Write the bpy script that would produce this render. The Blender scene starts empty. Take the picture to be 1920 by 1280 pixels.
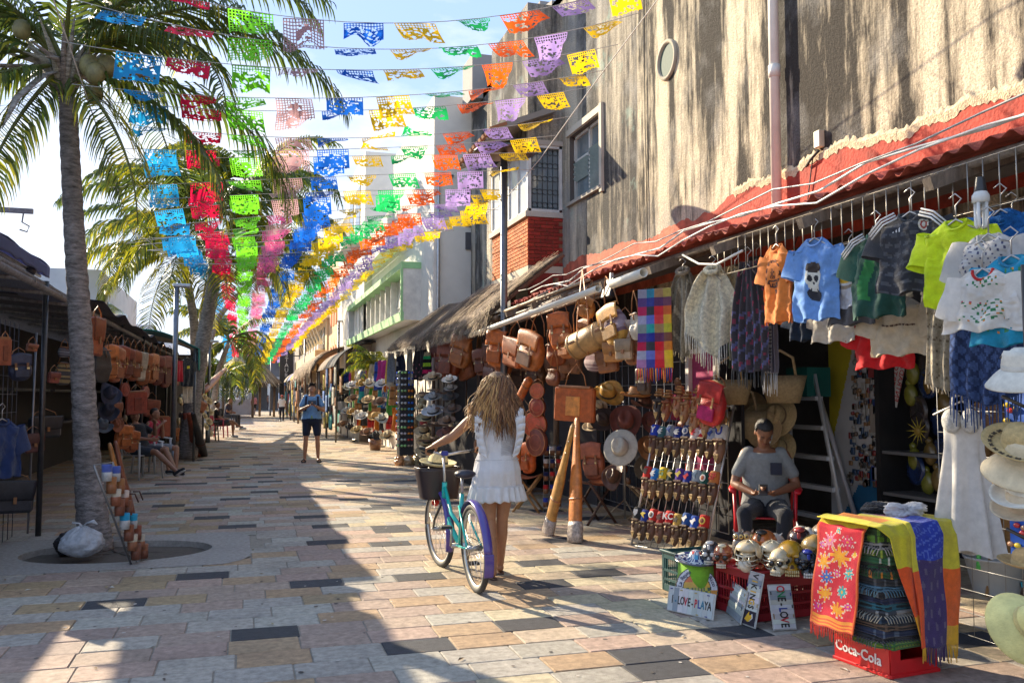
import bpy, math, random
from mathutils import Vector, Matrix, Euler
R=math.radians; PI=math.pi
S=bpy.context.scene
COL=S.collection
random.seed(7)

# ---------------------------------------------------------------- camera
FPX=1650.0; CAMH=1.5; YAW=R(17.0); PITCH=math.atan(102/FPX)
cd=bpy.data.cameras.new('camera'); cam=bpy.data.objects.new('camera',cd); COL.objects.link(cam)
cam.location=(0,0,CAMH); cam.rotation_euler=(R(90)+PITCH,0,-YAW)
cd.sensor_width=36; cd.lens=FPX/1920*36; cd.clip_start=.05; cd.clip_end=3000
S.camera=cam
# ---------------------------------------------------------------- daylight
SUN_EL=R(25.0); SUN_AZ=R(-29.0)      # azimuth from street direction (+Y), negative = to the left
W=bpy.data.worlds.new('World'); S.world=W; W.use_nodes=True
nt=W.node_tree; nt.nodes.clear()
def N(t,k,**kw):
    n=t.nodes.new(k)
    for a,b in kw.items(): setattr(n,a,b)
    return n
wo=N(nt,'ShaderNodeOutputWorld'); bg=N(nt,'ShaderNodeBackground'); bg.inputs['Strength'].default_value=.15
sk=N(nt,'ShaderNodeTexSky',sky_type='NISHITA',sun_disc=False)
sk.sun_elevation=SUN_EL; sk.sun_rotation=SUN_AZ; sk.air_density=1.0; sk.dust_density=1.2; sk.ozone_density=1.3
tc=N(nt,'ShaderNodeTexCoord'); mp=N(nt,'ShaderNodeMapping'); mp.inputs['Scale'].default_value=(1,1,2.6)
no=N(nt,'ShaderNodeTexNoise'); no.inputs['Scale'].default_value=2.3; no.inputs['Detail'].default_value=9; no.inputs['Roughness'].default_value=.6
cr=N(nt,'ShaderNodeValToRGB'); cr.color_ramp.elements[0].position=.59; cr.color_ramp.elements[1].position=.80
sx=N(nt,'ShaderNodeSeparateXYZ'); mr=N(nt,'ShaderNodeMapRange'); mr.inputs[1].default_value=.02; mr.inputs[2].default_value=.5; mr.inputs[3].default_value=1.0; mr.inputs[4].default_value=.0
ad=N(nt,'ShaderNodeMath',operation='MULTIPLY_ADD'); ad.inputs[1].default_value=.26
mx=N(nt,'ShaderNodeMixRGB'); mx.inputs[2].default_value=(3.6,3.7,3.85,1)
tint=N(nt,'ShaderNodeMixRGB',blend_type='MIX'); tint.inputs[0].default_value=.9; tint.inputs[2].default_value=(1.45,2.1,3.4,1)
L=nt.links.new
L(tc.outputs['Generated'],mp.inputs[0]); L(mp.outputs[0],no.inputs[0])
L(tc.outputs['Generated'],sx.inputs[0]); L(sx.outputs[2],mr.inputs[0])
L(mr.outputs[0],ad.inputs[0]); L(no.outputs[0],ad.inputs[2]); L(ad.outputs[0],cr.inputs[0])
L(sk.outputs[0],tint.inputs[1]); L(tint.outputs[0],mx.inputs[1]); L(cr.outputs[0],mx.inputs[0]); L(mx.outputs[0],bg.inputs[0]); L(bg.outputs[0],wo.inputs[0])
sd=bpy.data.lights.new('sun','SUN'); sun=bpy.data.objects.new('sun',sd); COL.objects.link(sun)
sd.energy=5.0; sd.angle=R(.5); sd.color=(1,.85,.62)
_d=Vector((math.sin(SUN_AZ)*math.cos(SUN_EL),math.cos(SUN_AZ)*math.cos(SUN_EL),math.sin(SUN_EL)))
sun.rotation_euler=_d.to_track_quat('Z','Y').to_euler(); sun.location=_d*60
vs=S.view_settings; vs.view_transform='Standard'; vs.look='None'; vs.gamma=1; vs.use_curve_mapping=False
vs.exposure=1.27

# ---------------------------------------------------------------- photo pixel -> point in the place
def ray(px,py):
    x=(px-960)/FPX; y=-(py-640)/FPX
    fw=math.cos(PITCH)-y*math.sin(PITCH); up=math.sin(PITCH)+y*math.cos(PITCH)
    return Vector((x*math.cos(YAW)+fw*math.sin(YAW), -x*math.sin(YAW)+fw*math.cos(YAW), up))
def onX(px,py,X): r=ray(px,py); t=X/r.x; return Vector((X,r.y*t,CAMH+r.z*t))
def onY(px,py,Y): r=ray(px,py); t=Y/r.y; return Vector((r.x*t,Y,CAMH+r.z*t))
def gr(px,py): r=ray(px,py); t=-CAMH/r.z; return Vector((r.x*t,r.y*t,0))

# ---------------------------------------------------------------- materials
_mats={}
def mat(name,col=None,rough=.7,var=.12,vs_=7.,bump=0.,bs=60.,metal=0.,trans=0.,spec=.5,grime=0.,coat=0.,obj=False,stretch=None,sheen=0.):
    if name in _mats: return _mats[name]
    m=bpy.data.materials.new(name); m.use_nodes=True; t=m.node_tree; t.nodes.clear(); L=t.links.new
    o=N(t,'ShaderNodeOutputMaterial'); b=N(t,'ShaderNodeBsdfPrincipled')
    b.inputs['Roughness'].default_value=rough; b.inputs['Metallic'].default_value=metal; b.inputs['Specular IOR Level'].default_value=spec
    if coat: b.inputs['Coat Weight'].default_value=coat; b.inputs['Coat Roughness'].default_value=.15
    if sheen: b.inputs['Sheen Weight'].default_value=sheen
    g=N(t,'ShaderNodeTexCoord') if obj else N(t,'ShaderNodeNewGeometry')
    pos=g.outputs['Object'] if obj else g.outputs['Position']
    if stretch:
        mp=N(t,'ShaderNodeMapping'); mp.inputs['Scale'].default_value=stretch; L(pos,mp.inputs[0]); pos=mp.outputs[0]
    n=N(t,'ShaderNodeTexNoise'); n.inputs['Scale'].default_value=vs_; n.inputs['Detail'].default_value=6; n.inputs['Roughness'].default_value=.65
    L(pos,n.inputs[0])
    r=N(t,'ShaderNodeMapRange'); r.inputs[1].default_value=.28; r.inputs[2].default_value=.72; r.inputs[3].default_value=1-var*1.6; r.inputs[4].default_value=1+var
    L(n.outputs[0],r.inputs[0])
    mu=N(t,'ShaderNodeVectorMath',operation='SCALE')
    if col is None:
        a=N(t,'ShaderNodeAttribute'); a.attribute_name='Col'; L(a.outputs['Color'],mu.inputs[0])
    else: mu.inputs[0].default_value=col[:3]
    L(r.outputs[0],mu.inputs['Scale']); src=mu.outputs[0]
    if grime:
        n2=N(t,'ShaderNodeTexNoise'); n2.inputs['Scale'].default_value=1.7; n2.inputs['Detail'].default_value=7; L(pos,n2.inputs[0])
        c2=N(t,'ShaderNodeMapRange'); c2.inputs[1].default_value=.5; c2.inputs[2].default_value=.72; c2.inputs[3].default_value=0; c2.inputs[4].default_value=grime; L(n2.outputs[0],c2.inputs[0])
        mg=N(t,'ShaderNodeMixRGB'); mg.inputs[2].default_value=(.07,.06,.05,1); L(c2.outputs[0],mg.inputs[0]); L(src,mg.inputs[1]); src=mg.outputs[0]
    L(src,b.inputs['Base Color'])
    if bump:
        nb=N(t,'ShaderNodeTexNoise'); nb.inputs['Scale'].default_value=bs; nb.inputs['Detail'].default_value=4; L(pos,nb.inputs[0])
        bm=N(t,'ShaderNodeBump'); bm.inputs['Strength'].default_value=min(1,bump); bm.inputs['Distance'].default_value=.01*max(1,bump); L(nb.outputs[0],bm.inputs['Height']); L(bm.outputs[0],b.inputs['Normal'])
    out=b.outputs[0]
    if trans:
        tr=N(t,'ShaderNodeBsdfTranslucent'); L(src,tr.inputs[0]); ms=N(t,'ShaderNodeMixShader'); ms.inputs[0].default_value=trans
        L(b.outputs[0],ms.inputs[1]); L(tr.outputs[0],ms.inputs[2]); out=ms.outputs[0]
    L(out,o.inputs[0]); _mats[name]=m; return m
cloth=mat('cloth',rough=.9,var=.14,vs_=22,bump=.5,bs=240,trans=.12,sheen=.2)
thin=mat('thin_cloth',rough=.85,var=.1,vs_=18,bump=.35,bs=300,trans=.3)
knit=mat('knit',rough=.95,var=.3,vs_=45,bump=1.,bs=170,trans=.15)
leather=mat('leather',rough=.42,var=.3,vs_=13,bump=.35,bs=120,spec=.5,grime=.35)
straw=mat('straw',rough=.8,var=.2,vs_=45,bump=.7,bs=230)
felt=mat('felt',rough=.85,var=.15,vs_=20,bump=.3,bs=200)
wood=mat('wood',rough=.6,var=.35,vs_=9,bump=.5,bs=60,stretch=(3,3,.8))
plastic=mat('plastic',rough=.35,var=.08,vs_=5,grime=.12)
ceramic=mat('ceramic',rough=.25,var=.12,vs_=30,coat=.5,bump=.15,bs=90)
metal=mat('metal',rough=.4,var=.15,vs_=12,metal=.8)
paintm=mat('paint',rough=.5,var=.12,vs_=6,grime=.2)
plaster=mat('plaster',rough=.9,var=.1,vs_=1.3,bump=.5,bs=45,grime=.25)
stone=mat('stone',rough=.85,var=.2,vs_=26,bump=.5,bs=130,grime=.12)
skin=mat('skin',rough=.5,var=.08,vs_=14,bump=.1,bs=150)
rubber=mat('rubber',rough=.75,var=.15,vs_=30,col=None)
hairm=mat('hair',rough=.42,var=.45,vs_=60,bump=.8,bs=190,stretch=(1,1,.22),spec=.6)
dark=mat('dark_cloth',rough=.95,var=.2,vs_=6)

# ---------------------------------------------------------------- mesh builder
class MB:
    def __init__(s,col=(.8,.8,.8)): s.v=[];s.f=[];s.c=[];s.s=[];s.col=col;s.M=None
    def c_(s,col): s.col=col; return s
    def add(s,vs,fs,sm=False,col=None,cols=None):
        b=len(s.v); M=s.M
        s.v+= [tuple(M@Vector(v)) for v in vs] if M is not None else [tuple(v) for v in vs]
        s.f+=[tuple(i+b for i in f) for f in fs]
        s.c+= cols if cols else [col or s.col]*len(fs); s.s+=[sm]*len(fs); return s
    def box(s,c,d,rot=None,col=None,bev=0):
        x,y,z=d[0]/2,d[1]/2,d[2]/2
        if bev:
            k=min(bev,x*.49,y*.49,z*.49); vs=[];
            for a,b,e in ((x,y-k,z-k),(x-k,y,z-k),(x-k,y-k,z)):
                for i in (-1,1):
                    for j in (-1,1):
                        for l in (-1,1): vs.append((a*i,b*j,e*l))
            fs=[(4,5,7,6),(0,2,3,1),(10,11,15,14)[::1],(8,12,13,9)[::1],(17,19,23,21)[::1],(16,20,22,18)[::1]]
            import itertools
            idx={}
            # hull via rule: build faces analytically
            def I(k_,i,j,l): return k_*8+(i*4+j*2+l)
            fs=[]
            fs.append((I(0,1,0,0),I(0,1,1,0),I(0,1,1,1),I(0,1,0,1))); fs.append((I(0,0,0,0),I(0,0,0,1),I(0,0,1,1),I(0,0,1,0)))
            fs.append((I(1,0,1,0),I(1,0,1,1),I(1,1,1,1),I(1,1,1,0))); fs.append((I(1,0,0,0),I(1,1,0,0),I(1,1,0,1),I(1,0,0,1)))
            fs.append((I(2,0,0,1),I(2,1,0,1),I(2,1,1,1),I(2,0,1,1))); fs.append((I(2,0,0,0),I(2,0,1,0),I(2,1,1,0),I(2,1,0,0)))
            for i in (0,1):
                for j in (0,1):
                    fs.append((I(0,i,j,0),I(0,i,j,1),I(1,i,j,1),I(1,i,j,0)))
                    fs.append((I(1,0,i,j),I(1,1,i,j),I(2,1,i,j),I(2,0,i,j)))
                    fs.append((I(0,i,0,j),I(0,i,1,j),I(2,i,1,j),I(2,i,0,j)))
                    for l in (0,1): fs.append((I(0,i,j,l),I(1,i,j,l),I(2,i,j,l)))
        else:
            vs=[(-x,-y,-z),(x,-y,-z),(x,y,-z),(-x,y,-z),(-x,-y,z),(x,-y,z),(x,y,z),(-x,y,z)]
            fs=[(3,2,1,0),(4,5,6,7),(0,1,5,4),(1,2,6,5),(2,3,7,6),(3,0,4,7)]
        c=Vector(c)
        if rot is not None:
            E_=Euler(rot).to_matrix() if not isinstance(rot,Matrix) else rot
            vs=[E_@Vector(v)+c for v in vs]
        else: vs=[Vector(v)+c for v in vs]
        return s.add(vs,fs,False,col)
    def tube(s,pts,r,n=8,col=None,caps=True,flat=1.0,up=None):
        pts=[Vector(p) for p in pts]; k=len(pts); rs=r if isinstance(r,(list,tuple)) else [r]*k
        vs=[];fs=[]; u=None
        for i,p in enumerate(pts):
            d=(pts[min(i+1,k-1)]-pts[max(i-1,0)]); 
            if d.length<1e-9: d=Vector((0,0,1))
            d.normalize()
            if u is None:
                a=Vector(up) if up is not None else (Vector((0,0,1)) if abs(d.z)<.9 else Vector((1,0,0)))
                u=(a-d*a.dot(d)).normalized()
            else:
                u=(u-d*u.dot(d)); u=u.normalized() if u.length>1e-6 else d.orthogonal().normalized()
            w=d.cross(u)
            for j in range(n):
                t=2*PI*j/n; vs.append(p+(w*math.cos(t)+u*math.sin(t)*flat)*rs[i])
        for i in range(k-1):
            for j in range(n):
                a=i*n+j;b=i*n+(j+1)%n; fs.append((a,b,b+n,a+n))
        if caps: fs.append(tuple(reversed(range(n)))); fs.append(tuple(range((k-1)*n,k*n)))
        return s.add(vs,fs,True,col)
    def lathe(s,prof,n=20,col=None,c=(0,0,0),cols=None,sx=1,sy=1,f=None):
        vs=[];fs=[];cc=[]
        for r,z in prof:
            for j in range(n):
                t=2*PI*j/n; q=(r*math.cos(t)*sx,r*math.sin(t)*sy,z)
                if f: q=f(q)
                vs.append((q[0]+c[0],q[1]+c[1],q[2]+c[2]))
        for i in range(len(prof)-1):
            for j in range(n):
                a=i*n+j;b=i*n+(j+1)%n; fs.append((a,b,b+n,a+n)); cc.append(cols[i] if cols else (col or s.col))
        return s.add(vs,fs,True,col,cc)
    def ell(s,c,r,rot=None,n=16,m=10,col=None,f=None):
        vs=[];fs=[];E_=Euler(rot).to_matrix() if rot is not None else None
        c=Vector(c)
        for i in range(m+1):
            a=PI*i/m
            for j in range(n):
                t=2*PI*j/n; v=Vector((math.sin(a)*math.cos(t)*r[0],math.sin(a)*math.sin(t)*r[1],math.cos(a)*r[2]))
                if f: v=Vector(f(v))
                if E_: v=E_@v
                vs.append(v+c)
        for i in range(m):
            for j in range(n):
                a=i*n+j;b=i*n+(j+1)%n
                fs.append((a,a+n,b+n,b))
        return s.add(vs,fs,True,col)
    def cap(s,p0,p1,r0,r1,n=12,col=None):
        p0=Vector(p0);p1=Vector(p1); d=p1-p0; L_=d.length or 1e-6; d=d/L_
        pts=[];rs=[]
        for a in (90,60,30): pts.append(p0-d*r0*math.sin(R(a))); rs.append(max(r0*math.cos(R(a)),r0*.05))
        for t in (0,.25,.5,.75,1): pts.append(p0+d*L_*t); rs.append(r0+(r1-r0)*t)
        for a in (30,60,90): pts.append(p1+d*r1*math.sin(R(a))); rs.append(max(r1*math.cos(R(a)),r1*.05))
        return s.tube(pts,rs,n,col)
    def sheet(s,nx,ny,f,colf=None,thick=0,sm=True,hole=None):
        """f(u,v)->point, colf(u,v)->colour"""
        P=[[Vector(f(i/nx,j/ny)) for i in range(nx+1)] for j in range(ny+1)]
        vs=[p for row in P for p in row]; fs=[];cc=[]
        for j in range(ny):
            for i in range(nx):
                if hole and hole(i,j): continue
                a=j*(nx+1)+i; fs.append((a,a+1,a+nx+2,a+nx+1)); cc.append(colf((i+.5)/nx,(j+.5)/ny) if colf else s.col)
        if thick:
            nv=len(vs)
            Nn=[]
            for j in range(ny+1):
                for i in range(nx+1):
                    du=P[j][min(i+1,nx)]-P[j][max(i-1,0)]; dv=P[min(j+1,ny)][i]-P[max(j-1,0)][i]
                    q=du.cross(dv); Nn.append(q.normalized() if q.length>1e-12 else Vector((0,0,1)))
            vs+= [vs[k]+Nn[k]*thick for k in range(nv)]
            fb=[tuple(k+nv for k in reversed(q)) for q in fs]; base=list(fs); fs=fs+fb; cc=cc+cc[:]
            # close the rim
            from collections import Counter
            ed={}
            for q,c_ in zip(base,cc):
                for k in range(4):
                    e=(q[k],q[(k+1)%4]); ed[e]=c_
            for (a,b),c_ in ed.items():
                if (b,a) not in ed: fs.append((b,a,a+nv,b+nv)); cc.append(c_)
        return s.add(vs,fs,sm,None,cc)
    def prism(s,poly,d,axis='Y',col=None,at=0.):
        """outline poly (a,b) extruded along axis from at to at+d"""
        n=len(poly)
        def P(a,b,t): return {'Y':(a,t,b),'X':(t,a,b),'Z':(a,b,t)}[axis]
        vs=[P(a,b,at) for a,b in poly]+[P(a,b,at+d) for a,b in poly]
        fs=[tuple(range(n)),tuple(reversed(range(n,2*n)))]+[(i,i+n,(i+1)%n+n,(i+1)%n) for i in range(n)]
        return s.add(vs,fs,False,col)
    def mesh(s,name):
        me=bpy.data.meshes.new(name); me.from_pydata(s.v,[],s.f)
        me.polygons.foreach_set('use_smooth',s.s)
        a=me.attributes.new('Col','FLOAT_COLOR','CORNER'); buf=[]
        for f_,c in zip(s.f,s.c):
            q=(c[0],c[1],c[2],1.0)
            for _ in f_: buf.extend(q)
        a.data.foreach_set('color',buf); me.update(); return me
    def build(s,name,m,parent=None,loc=None,rot=None,label=None,cat=None,group=None,kind=None,rec=True):
        me=s.mesh(name)
        if rec: fixn(me)
        me.materials.append(m); return link(name,me,parent,loc,rot,label,cat,group,kind)
import bmesh
def fixn(me):
    b=bmesh.new(); b.from_mesh(me); bmesh.ops.recalc_face_normals(b,faces=b.faces); b.to_mesh(me); b.free()
def tag(o,label=None,cat=None,group=None,kind=None):
    if label: o['label']=label
    if cat: o['category']=cat
    if group: o['group']=group
    if kind: o['kind']=kind
    return o
def link(name,data,parent=None,loc=None,rot=None,label=None,cat=None,group=None,kind=None):
    o=bpy.data.objects.new(name,data); COL.objects.link(o)
    if parent: o.parent=parent
    if loc is not None: o.location=loc
    if rot is not None: o.rotation_euler=rot
    return tag(o,label,cat,group,kind)
def thing(name,label,cat,loc=(0,0,0),rz=0,group=None,rot=None):
    o=link(name,None,None,loc,rot or (0,0,rz),label,cat,group); o.empty_display_size=.1; return o
def clone(o,parent=None,loc=None,rot=None,label=None,group=None,scale=None):
    kids=[c for c in list(KIDS.get(o.name,())) ] if False else list(o.children)
    c=o.copy(); COL.objects.link(c)
    if parent: c.parent=parent
    if loc is not None: c.location=loc
    if rot is not None: c.rotation_euler=rot
    if scale is not None: c.scale=(scale,)*3 if not hasattr(scale,'__len__') else scale
    if label: c['label']=label
    if group: c['group']=group
    for k in kids: clone(k,c)
    return c
ORD='first second third fourth fifth sixth seventh eighth ninth tenth eleventh twelfth thirteenth fourteenth fifteenth sixteenth seventeenth eighteenth nineteenth twentieth'.split()
ORD+=['twenty-'+w for w in ORD[:9]]+['thirtieth']+['thirty-'+w for w in ORD[:9]]+['fortieth']+['forty-'+w for w in ORD[:9]]+['fiftieth']+['fifty-'+w for w in ORD[:9]]+['sixtieth']+['sixty-'+w for w in ORD[:9]]+['seventieth']+['seventy-'+w for w in ORD[:9]]+['eightieth']+['eighty-'+w for w in ORD[:9]]+['ninetieth']
def jit(c,a=.1): k=1+random.uniform(-a,a); return tuple(max(0,min(1,x*k*(1+random.uniform(-a,a)*.3))) for x in c)
def text_mesh(txt,size,depth=.002,col=(.02,.02,.02),align='CENTER',bold=False):
    cu=bpy.data.curves.new('t','FONT'); cu.body=txt; cu.size=size; cu.align_x=align; cu.align_y='CENTER'; cu.extrude=depth/2
    cu.resolution_u=2
    if bold: cu.offset=size*.02
    o=bpy.data.objects.new('t',cu); COL.objects.link(o)
    dg=bpy.context.evaluated_depsgraph_get(); me=bpy.data.meshes.new_from_object(o.evaluated_get(dg))
    bpy.data.objects.remove(o); bpy.data.curves.remove(cu)
    me.materials.clear()
    a=me.attributes.new('Col','FLOAT_COLOR','CORNER')
    a.data.foreach_set('color',[x for _ in range(len(me.loops)) for x in (*col,1.0)])
    return me
def text_obj(txt,size,m,parent,loc,rot,col=(.02,.02,.02),depth=.003,name='lettering',bold=False,sc=None,align='CENTER'):
    me=text_mesh(txt,size,depth,col,align,bold); me.materials.append(m); o=link(name,me,parent,loc,rot)
    if sc: o.scale=sc
    return o
# ================================================================ ground and paving
g=MB((.16,.14,.12)); g.sheet(4,4,lambda u,v:(-600+1200*u,-200+1400*v,-.12)); g.build('ground',stone,kind='structure')
BX,BY=.42,.285
pave=link('pavement',None,kind='structure')
bed=MB((.30,.26,.21)); [bed.add([(a,c,-.007),(b,c,-.007),(b,d,-.007),(a,d,-.007)],[(0,1,2,3)]) for a,b,c,d in ((-9,-1.99,-6,120),(-.25,10,-6,120),(-1.99,-.25,-6,8.72),(-1.99,-.25,9.98,120))]; bed.build('joint_mortar',stone,pave)
DARK=[(211,1138),(380,1080),(497,1180),(785,1210),(596,1098),(1225,1232),(990,1168),(1165,1077),(1031,1100),(795,1085),(390,1015),(613,1013),(730,1017),(445,989),(622,988),(397,971),(584,968),(705,952),(377,954),(316,947),(645,938),(441,933),(578,931),(291,926),(496,922),(722,921),(459,912),(507,903),(650,908),(409,894),(499,886),(411,878),(493,871),(340,906),(759,900),(1105,1163),(620,1240)][:35]
rowdark={}
for p in DARK:
    q=gr(*p); rowdark.setdefault(int(math.floor((q.y-.06)/BY)),[]).append(q.x)
PC={'pink':(.44,.32,.245),'grey':(.42,.38,.32),'ochre':(.43,.30,.175),'dark':(.05,.05,.058),'beige':(.52,.42,.29),'rose':(.41,.30,.235)}
palm_pit=Vector((-1.12,9.35,0))
def inpit(x,y): return ((x-palm_pit.x)/1.10)**4+((y-palm_pit.y)/.84)**4<1
rp=random.Random(3); cells=[]
for r in range(-8,330):
    yc=r*BY+.06+BY/2
    xo=rp.random()*BX
    if r in rowdark: xo=(rowdark[r][0]-BX/2)%BX
    lo,hi=(-6.5,6.6)
    k0=int((lo-xo)/BX); k1=int((hi-xo)/BX)
    for k in range(k0,k1+1):
        x=xo+k*BX+BX/2
        if inpit(x,yc) or inpit(x-.2,yc) or inpit(x+.2,yc): continue
        isd=any(abs(x-d)<BX*.55 for d in rowdark.get(r,()))
        t=rp.random()
        if isd: c='dark'
        elif r not in rowdark and rp.random()<.075 and (yc>16 or x>1.5 or yc<3.4): c='dark'
        elif x>1.6+ (t-.5)*1.2: c='beige' if rp.random()<.5 else ('pink' if rp.random()<.45 else ('grey' if rp.random()<.5 else 'ochre'))
        else: c='pink' if t<.3 else 'rose' if t<.46 else 'grey' if t<.8 else 'ochre'
        cells.append((x,yc,c))
def pxsize(x,y):
    zc=y*math.cos(YAW)+x*math.sin(YAW)
    if zc<1: return -1
    xc=x*math.cos(YAW)-y*math.sin(YAW); px=960+FPX*xc/zc; py=742+FPX*1.5/zc
    if px<-60 or px>1980 or py>1310: return -1
    return 1/zc
vis=[(pxsize(c[0],c[1]),c) for c in cells]
vis=[q for q in vis if q[0]>0]; vis.sort(key=lambda q:-q[0])
pv={}
def paver_mesh(c,v):
    k=(c,v)
    if k not in pv:
        m=MB(jit(PC[c],.1)); m.box((0,0,-.02),(BX-.009,BY-.009,.04),bev=.004)
        me=m.mesh('paver'); fixn(me); me.materials.append(paver_mat); pv[k]=me
    return pv[k]
paver_mat=mat('paver',rough=.78,var=.26,vs_=19,bump=.9,bs=140,grime=.3)
near=vis[:298]
for _,(x,y,c) in near:
    o=link('paver',paver_mesh(c,rp.randrange(5)),pave,(x,y,rp.uniform(-.0015,.0025)),(rp.uniform(-.003,.003),rp.uniform(-.003,.003),rp.uniform(-.004,.004)))
far=MB()
for _,(x,y,c) in vis[298:]:
    d=rp.uniform(-.0015,.0025); far.col=jit(PC[c],.12)
    a,b=BX/2-.005,BY/2-.005
    far.add([(x-a,y-b,d),(x+a,y-b,d),(x+a,y+b,d),(x-a,y+b,d),(x-a-.003,y-b-.003,d-.012),(x+a+.003,y-b-.003,d-.012),(x+a+.003,y+b+.003,d-.012),(x-a-.003,y+b+.003,d-.012)],[(0,1,2,3),(4,5,1,0),(5,6,2,1),(6,7,3,2),(7,4,0,3)])
far.build('distant_pavers',paver_mat,pave,kind='stuff',rec=False)
gs=MB(); 
for i in range(420):
    y=3.2+11*rp.random()**1.6; x=rp.uniform(-2.2,4.0)
    if inpit(x,y): continue
    r_=rp.uniform(.006,.017); gs.col=rp.choice([(.10,.08,.07),(.16,.13,.11),(.55,.5,.44),(.08,.07,.06)]); n_=7
    gs.add([(x+r_*rp.uniform(.7,1.2)*math.cos(2*PI*k/n_),y+r_*rp.uniform(.7,1.2)*math.sin(2*PI*k/n_),.0045) for k in range(n_)],[tuple(range(n_))])
for i in range(90):
    y=3.4+14*rp.random(); x=rp.choice([rp.uniform(-2.4,-.2),rp.uniform(2.6,3.9),rp.uniform(-2,3.8)]); a=rp.uniform(0,6); l_=rp.uniform(.015,.035); w_=l_*.35; gs.col=rp.choice([(.30,.20,.09),(.42,.33,.16),(.6,.57,.5),(.20,.13,.07)])
    c_,s_=math.cos(a),math.sin(a); gs.add([(x-l_*c_,y-l_*s_,.006),(x-w_*s_,y+w_*c_,.013),(x+l_*c_,y+l_*s_,.007),(x+w_*s_,y-w_*c_,.009)],[(0,1,2,3)])
gs.build('gum_and_litter',stone,pave,kind='stuff',rec=False)
# concrete surround of the palm pit, with an oval hole
sl=MB((.34,.31,.28)); n=40; vs_o=[];
for ring in range(3):
    for i in range(n):
        t=2*PI*i/n; c_,s_=math.cos(t),math.sin(t)
        if ring==0:
            k=1.0/max(abs(c_)/1.22,abs(s_)/.98); k=min(k,1.4); vs_o.append((palm_pit.x+c_*k,palm_pit.y+s_*k,.004))
        else: vs_o.append((palm_pit.x+c_*.86,palm_pit.y+s_*.62,.004 if ring==1 else -.09))
fs_=[(r_*n+i,r_*n+(i+1)%n,(r_+1)*n+(i+1)%n,(r_+1)*n+i) for r_ in range(2) for i in range(n)]
sl.add(vs_o,fs_); sl.build('pit_surround',stone,pave)
so=MB((.09,.07,.055)); so.lathe([(0.001,-.02),(.5,-.035),(.9,-.06)],24,c=(palm_pit.x,palm_pit.y,0),sy=.72,f=lambda q:(q[0],q[1],q[2]+random.uniform(-.012,.012)))
so.build('soil',stone,kind='structure')

# ================================================================ stained stucco building, right side
def stucco(name,lt,dk,grey=0.,tint=None,thr=(.46,.62),fade=0):
    m=bpy.data.materials.new(name); m.use_nodes=True; t=m.node_tree; L=t.links.new; b=t.nodes['Principled BSDF']; b.inputs['Roughness'].default_value=.95
    g=N(t,'ShaderNodeNewGeometry')
    def noi(sc,det,st=None,rg=.6):
        mp=N(t,'ShaderNodeMapping'); mp.inputs['Scale'].default_value=st or (1,1,1); L(g.outputs['Position'],mp.inputs[0])
        n=N(t,'ShaderNodeTexNoise'); n.inputs['Scale'].default_value=sc; n.inputs['Detail'].default_value=det; n.inputs['Roughness'].default_value=rg; L(mp.outputs[0],n.inputs[0]); return n.outputs[0]
    def rng(i,a,b_,c=0,d=1):
        r=N(t,'ShaderNodeMapRange'); r.inputs[1].default_value=a;r.inputs[2].default_value=b_;r.inputs[3].default_value=c;r.inputs[4].default_value=d; L(i,r.inputs[0]); return r.outputs[0]
    streak=noi(1.9,9,(1,1,.06),.68); fine=noi(9,8,(1,1,.3),.7); grain=noi(55,3); blot=noi(1.1,5)
    big=noi(.42,3,(1,1,.35)); a0=N(t,'ShaderNodeMath',operation='MULTIPLY_ADD'); a0.inputs[1].default_value=.55; L(big,a0.inputs[0]); a0s=N(t,'ShaderNodeMath',operation='MULTIPLY_ADD'); a0s.inputs[1].default_value=1; L(streak,a0s.inputs[0]); a0s.inputs[2].default_value=-.275; L(a0s.outputs[0],a0.inputs[2])
    a=N(t,'ShaderNodeMath',operation='MULTIPLY_ADD'); a.inputs[1].default_value=.32; L(fine,a.inputs[0]); L(a0.outputs[0],a.inputs[2])
    a2=N(t,'ShaderNodeMath',operation='MULTIPLY_ADD'); a2.inputs[1].default_value=.10; L(grain,a2.inputs[0]); L(a.outputs[0],a2.inputs[2])
    k=rng(a2.outputs[0],thr[0]+.2,thr[1]+.2)
    mx=N(t,'ShaderNodeMixRGB'); mx.inputs[1].default_value=(*lt,1); mx.inputs[2].default_value=(*dk,1); L(k,mx.inputs[0])
    m2=N(t,'ShaderNodeMixRGB'); m2.inputs[2].default_value=(.34,.33,.31,1); L(rng(blot,.5,.66,0,.55+grey),m2.inputs[0]); L(mx.outputs[0],m2.inputs[1])
    m3=N(t,'ShaderNodeMixRGB',blend_type='MULTIPLY'); m3.inputs[0].default_value=1; L(m2.outputs[0],m3.inputs[1])
    cc=N(t,'ShaderNodeCombineColor'); v=rng(grain,.32,.68,.55,1.25)
    for q in range(3): L(v,cc.inputs[q])
    L(cc.outputs[0],m3.inputs[2]); last=m3.outputs[0]
    if tint:
        m4=N(t,'ShaderNodeMixRGB'); m4.inputs[2].default_value=(*tint,1); L(rng(noi(1.9,4),.6,.68,0,.45),m4.inputs[0]); L(last,m4.inputs[1]); last=m4.outputs[0]
    L(last,b.inputs['Base Color'])
    bm=N(t,'ShaderNodeBump'); bm.inputs['Strength'].default_value=.85; bm.inputs['Distance'].default_value=.035
    hb=noi(24,6,None,.75); L(hb,bm.inputs['Height']); L(bm.outputs[0],b.inputs['Normal']); return m
st_cream=stucco('stucco_cream',(.80,.68,.49),(.045,.037,.028),thr=(.44,.57))
st_grey=stucco('stucco_grey',(.66,.57,.43),(.06,.055,.05),.3,(.30,.45,.38),(.36,.54))  # greyer stains that also carry the far section's shadow in the colour
B=thing('stucco_building','tall stained stucco building with rain streaks above the red roofed stalls','building',(5,13.5,0))
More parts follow.
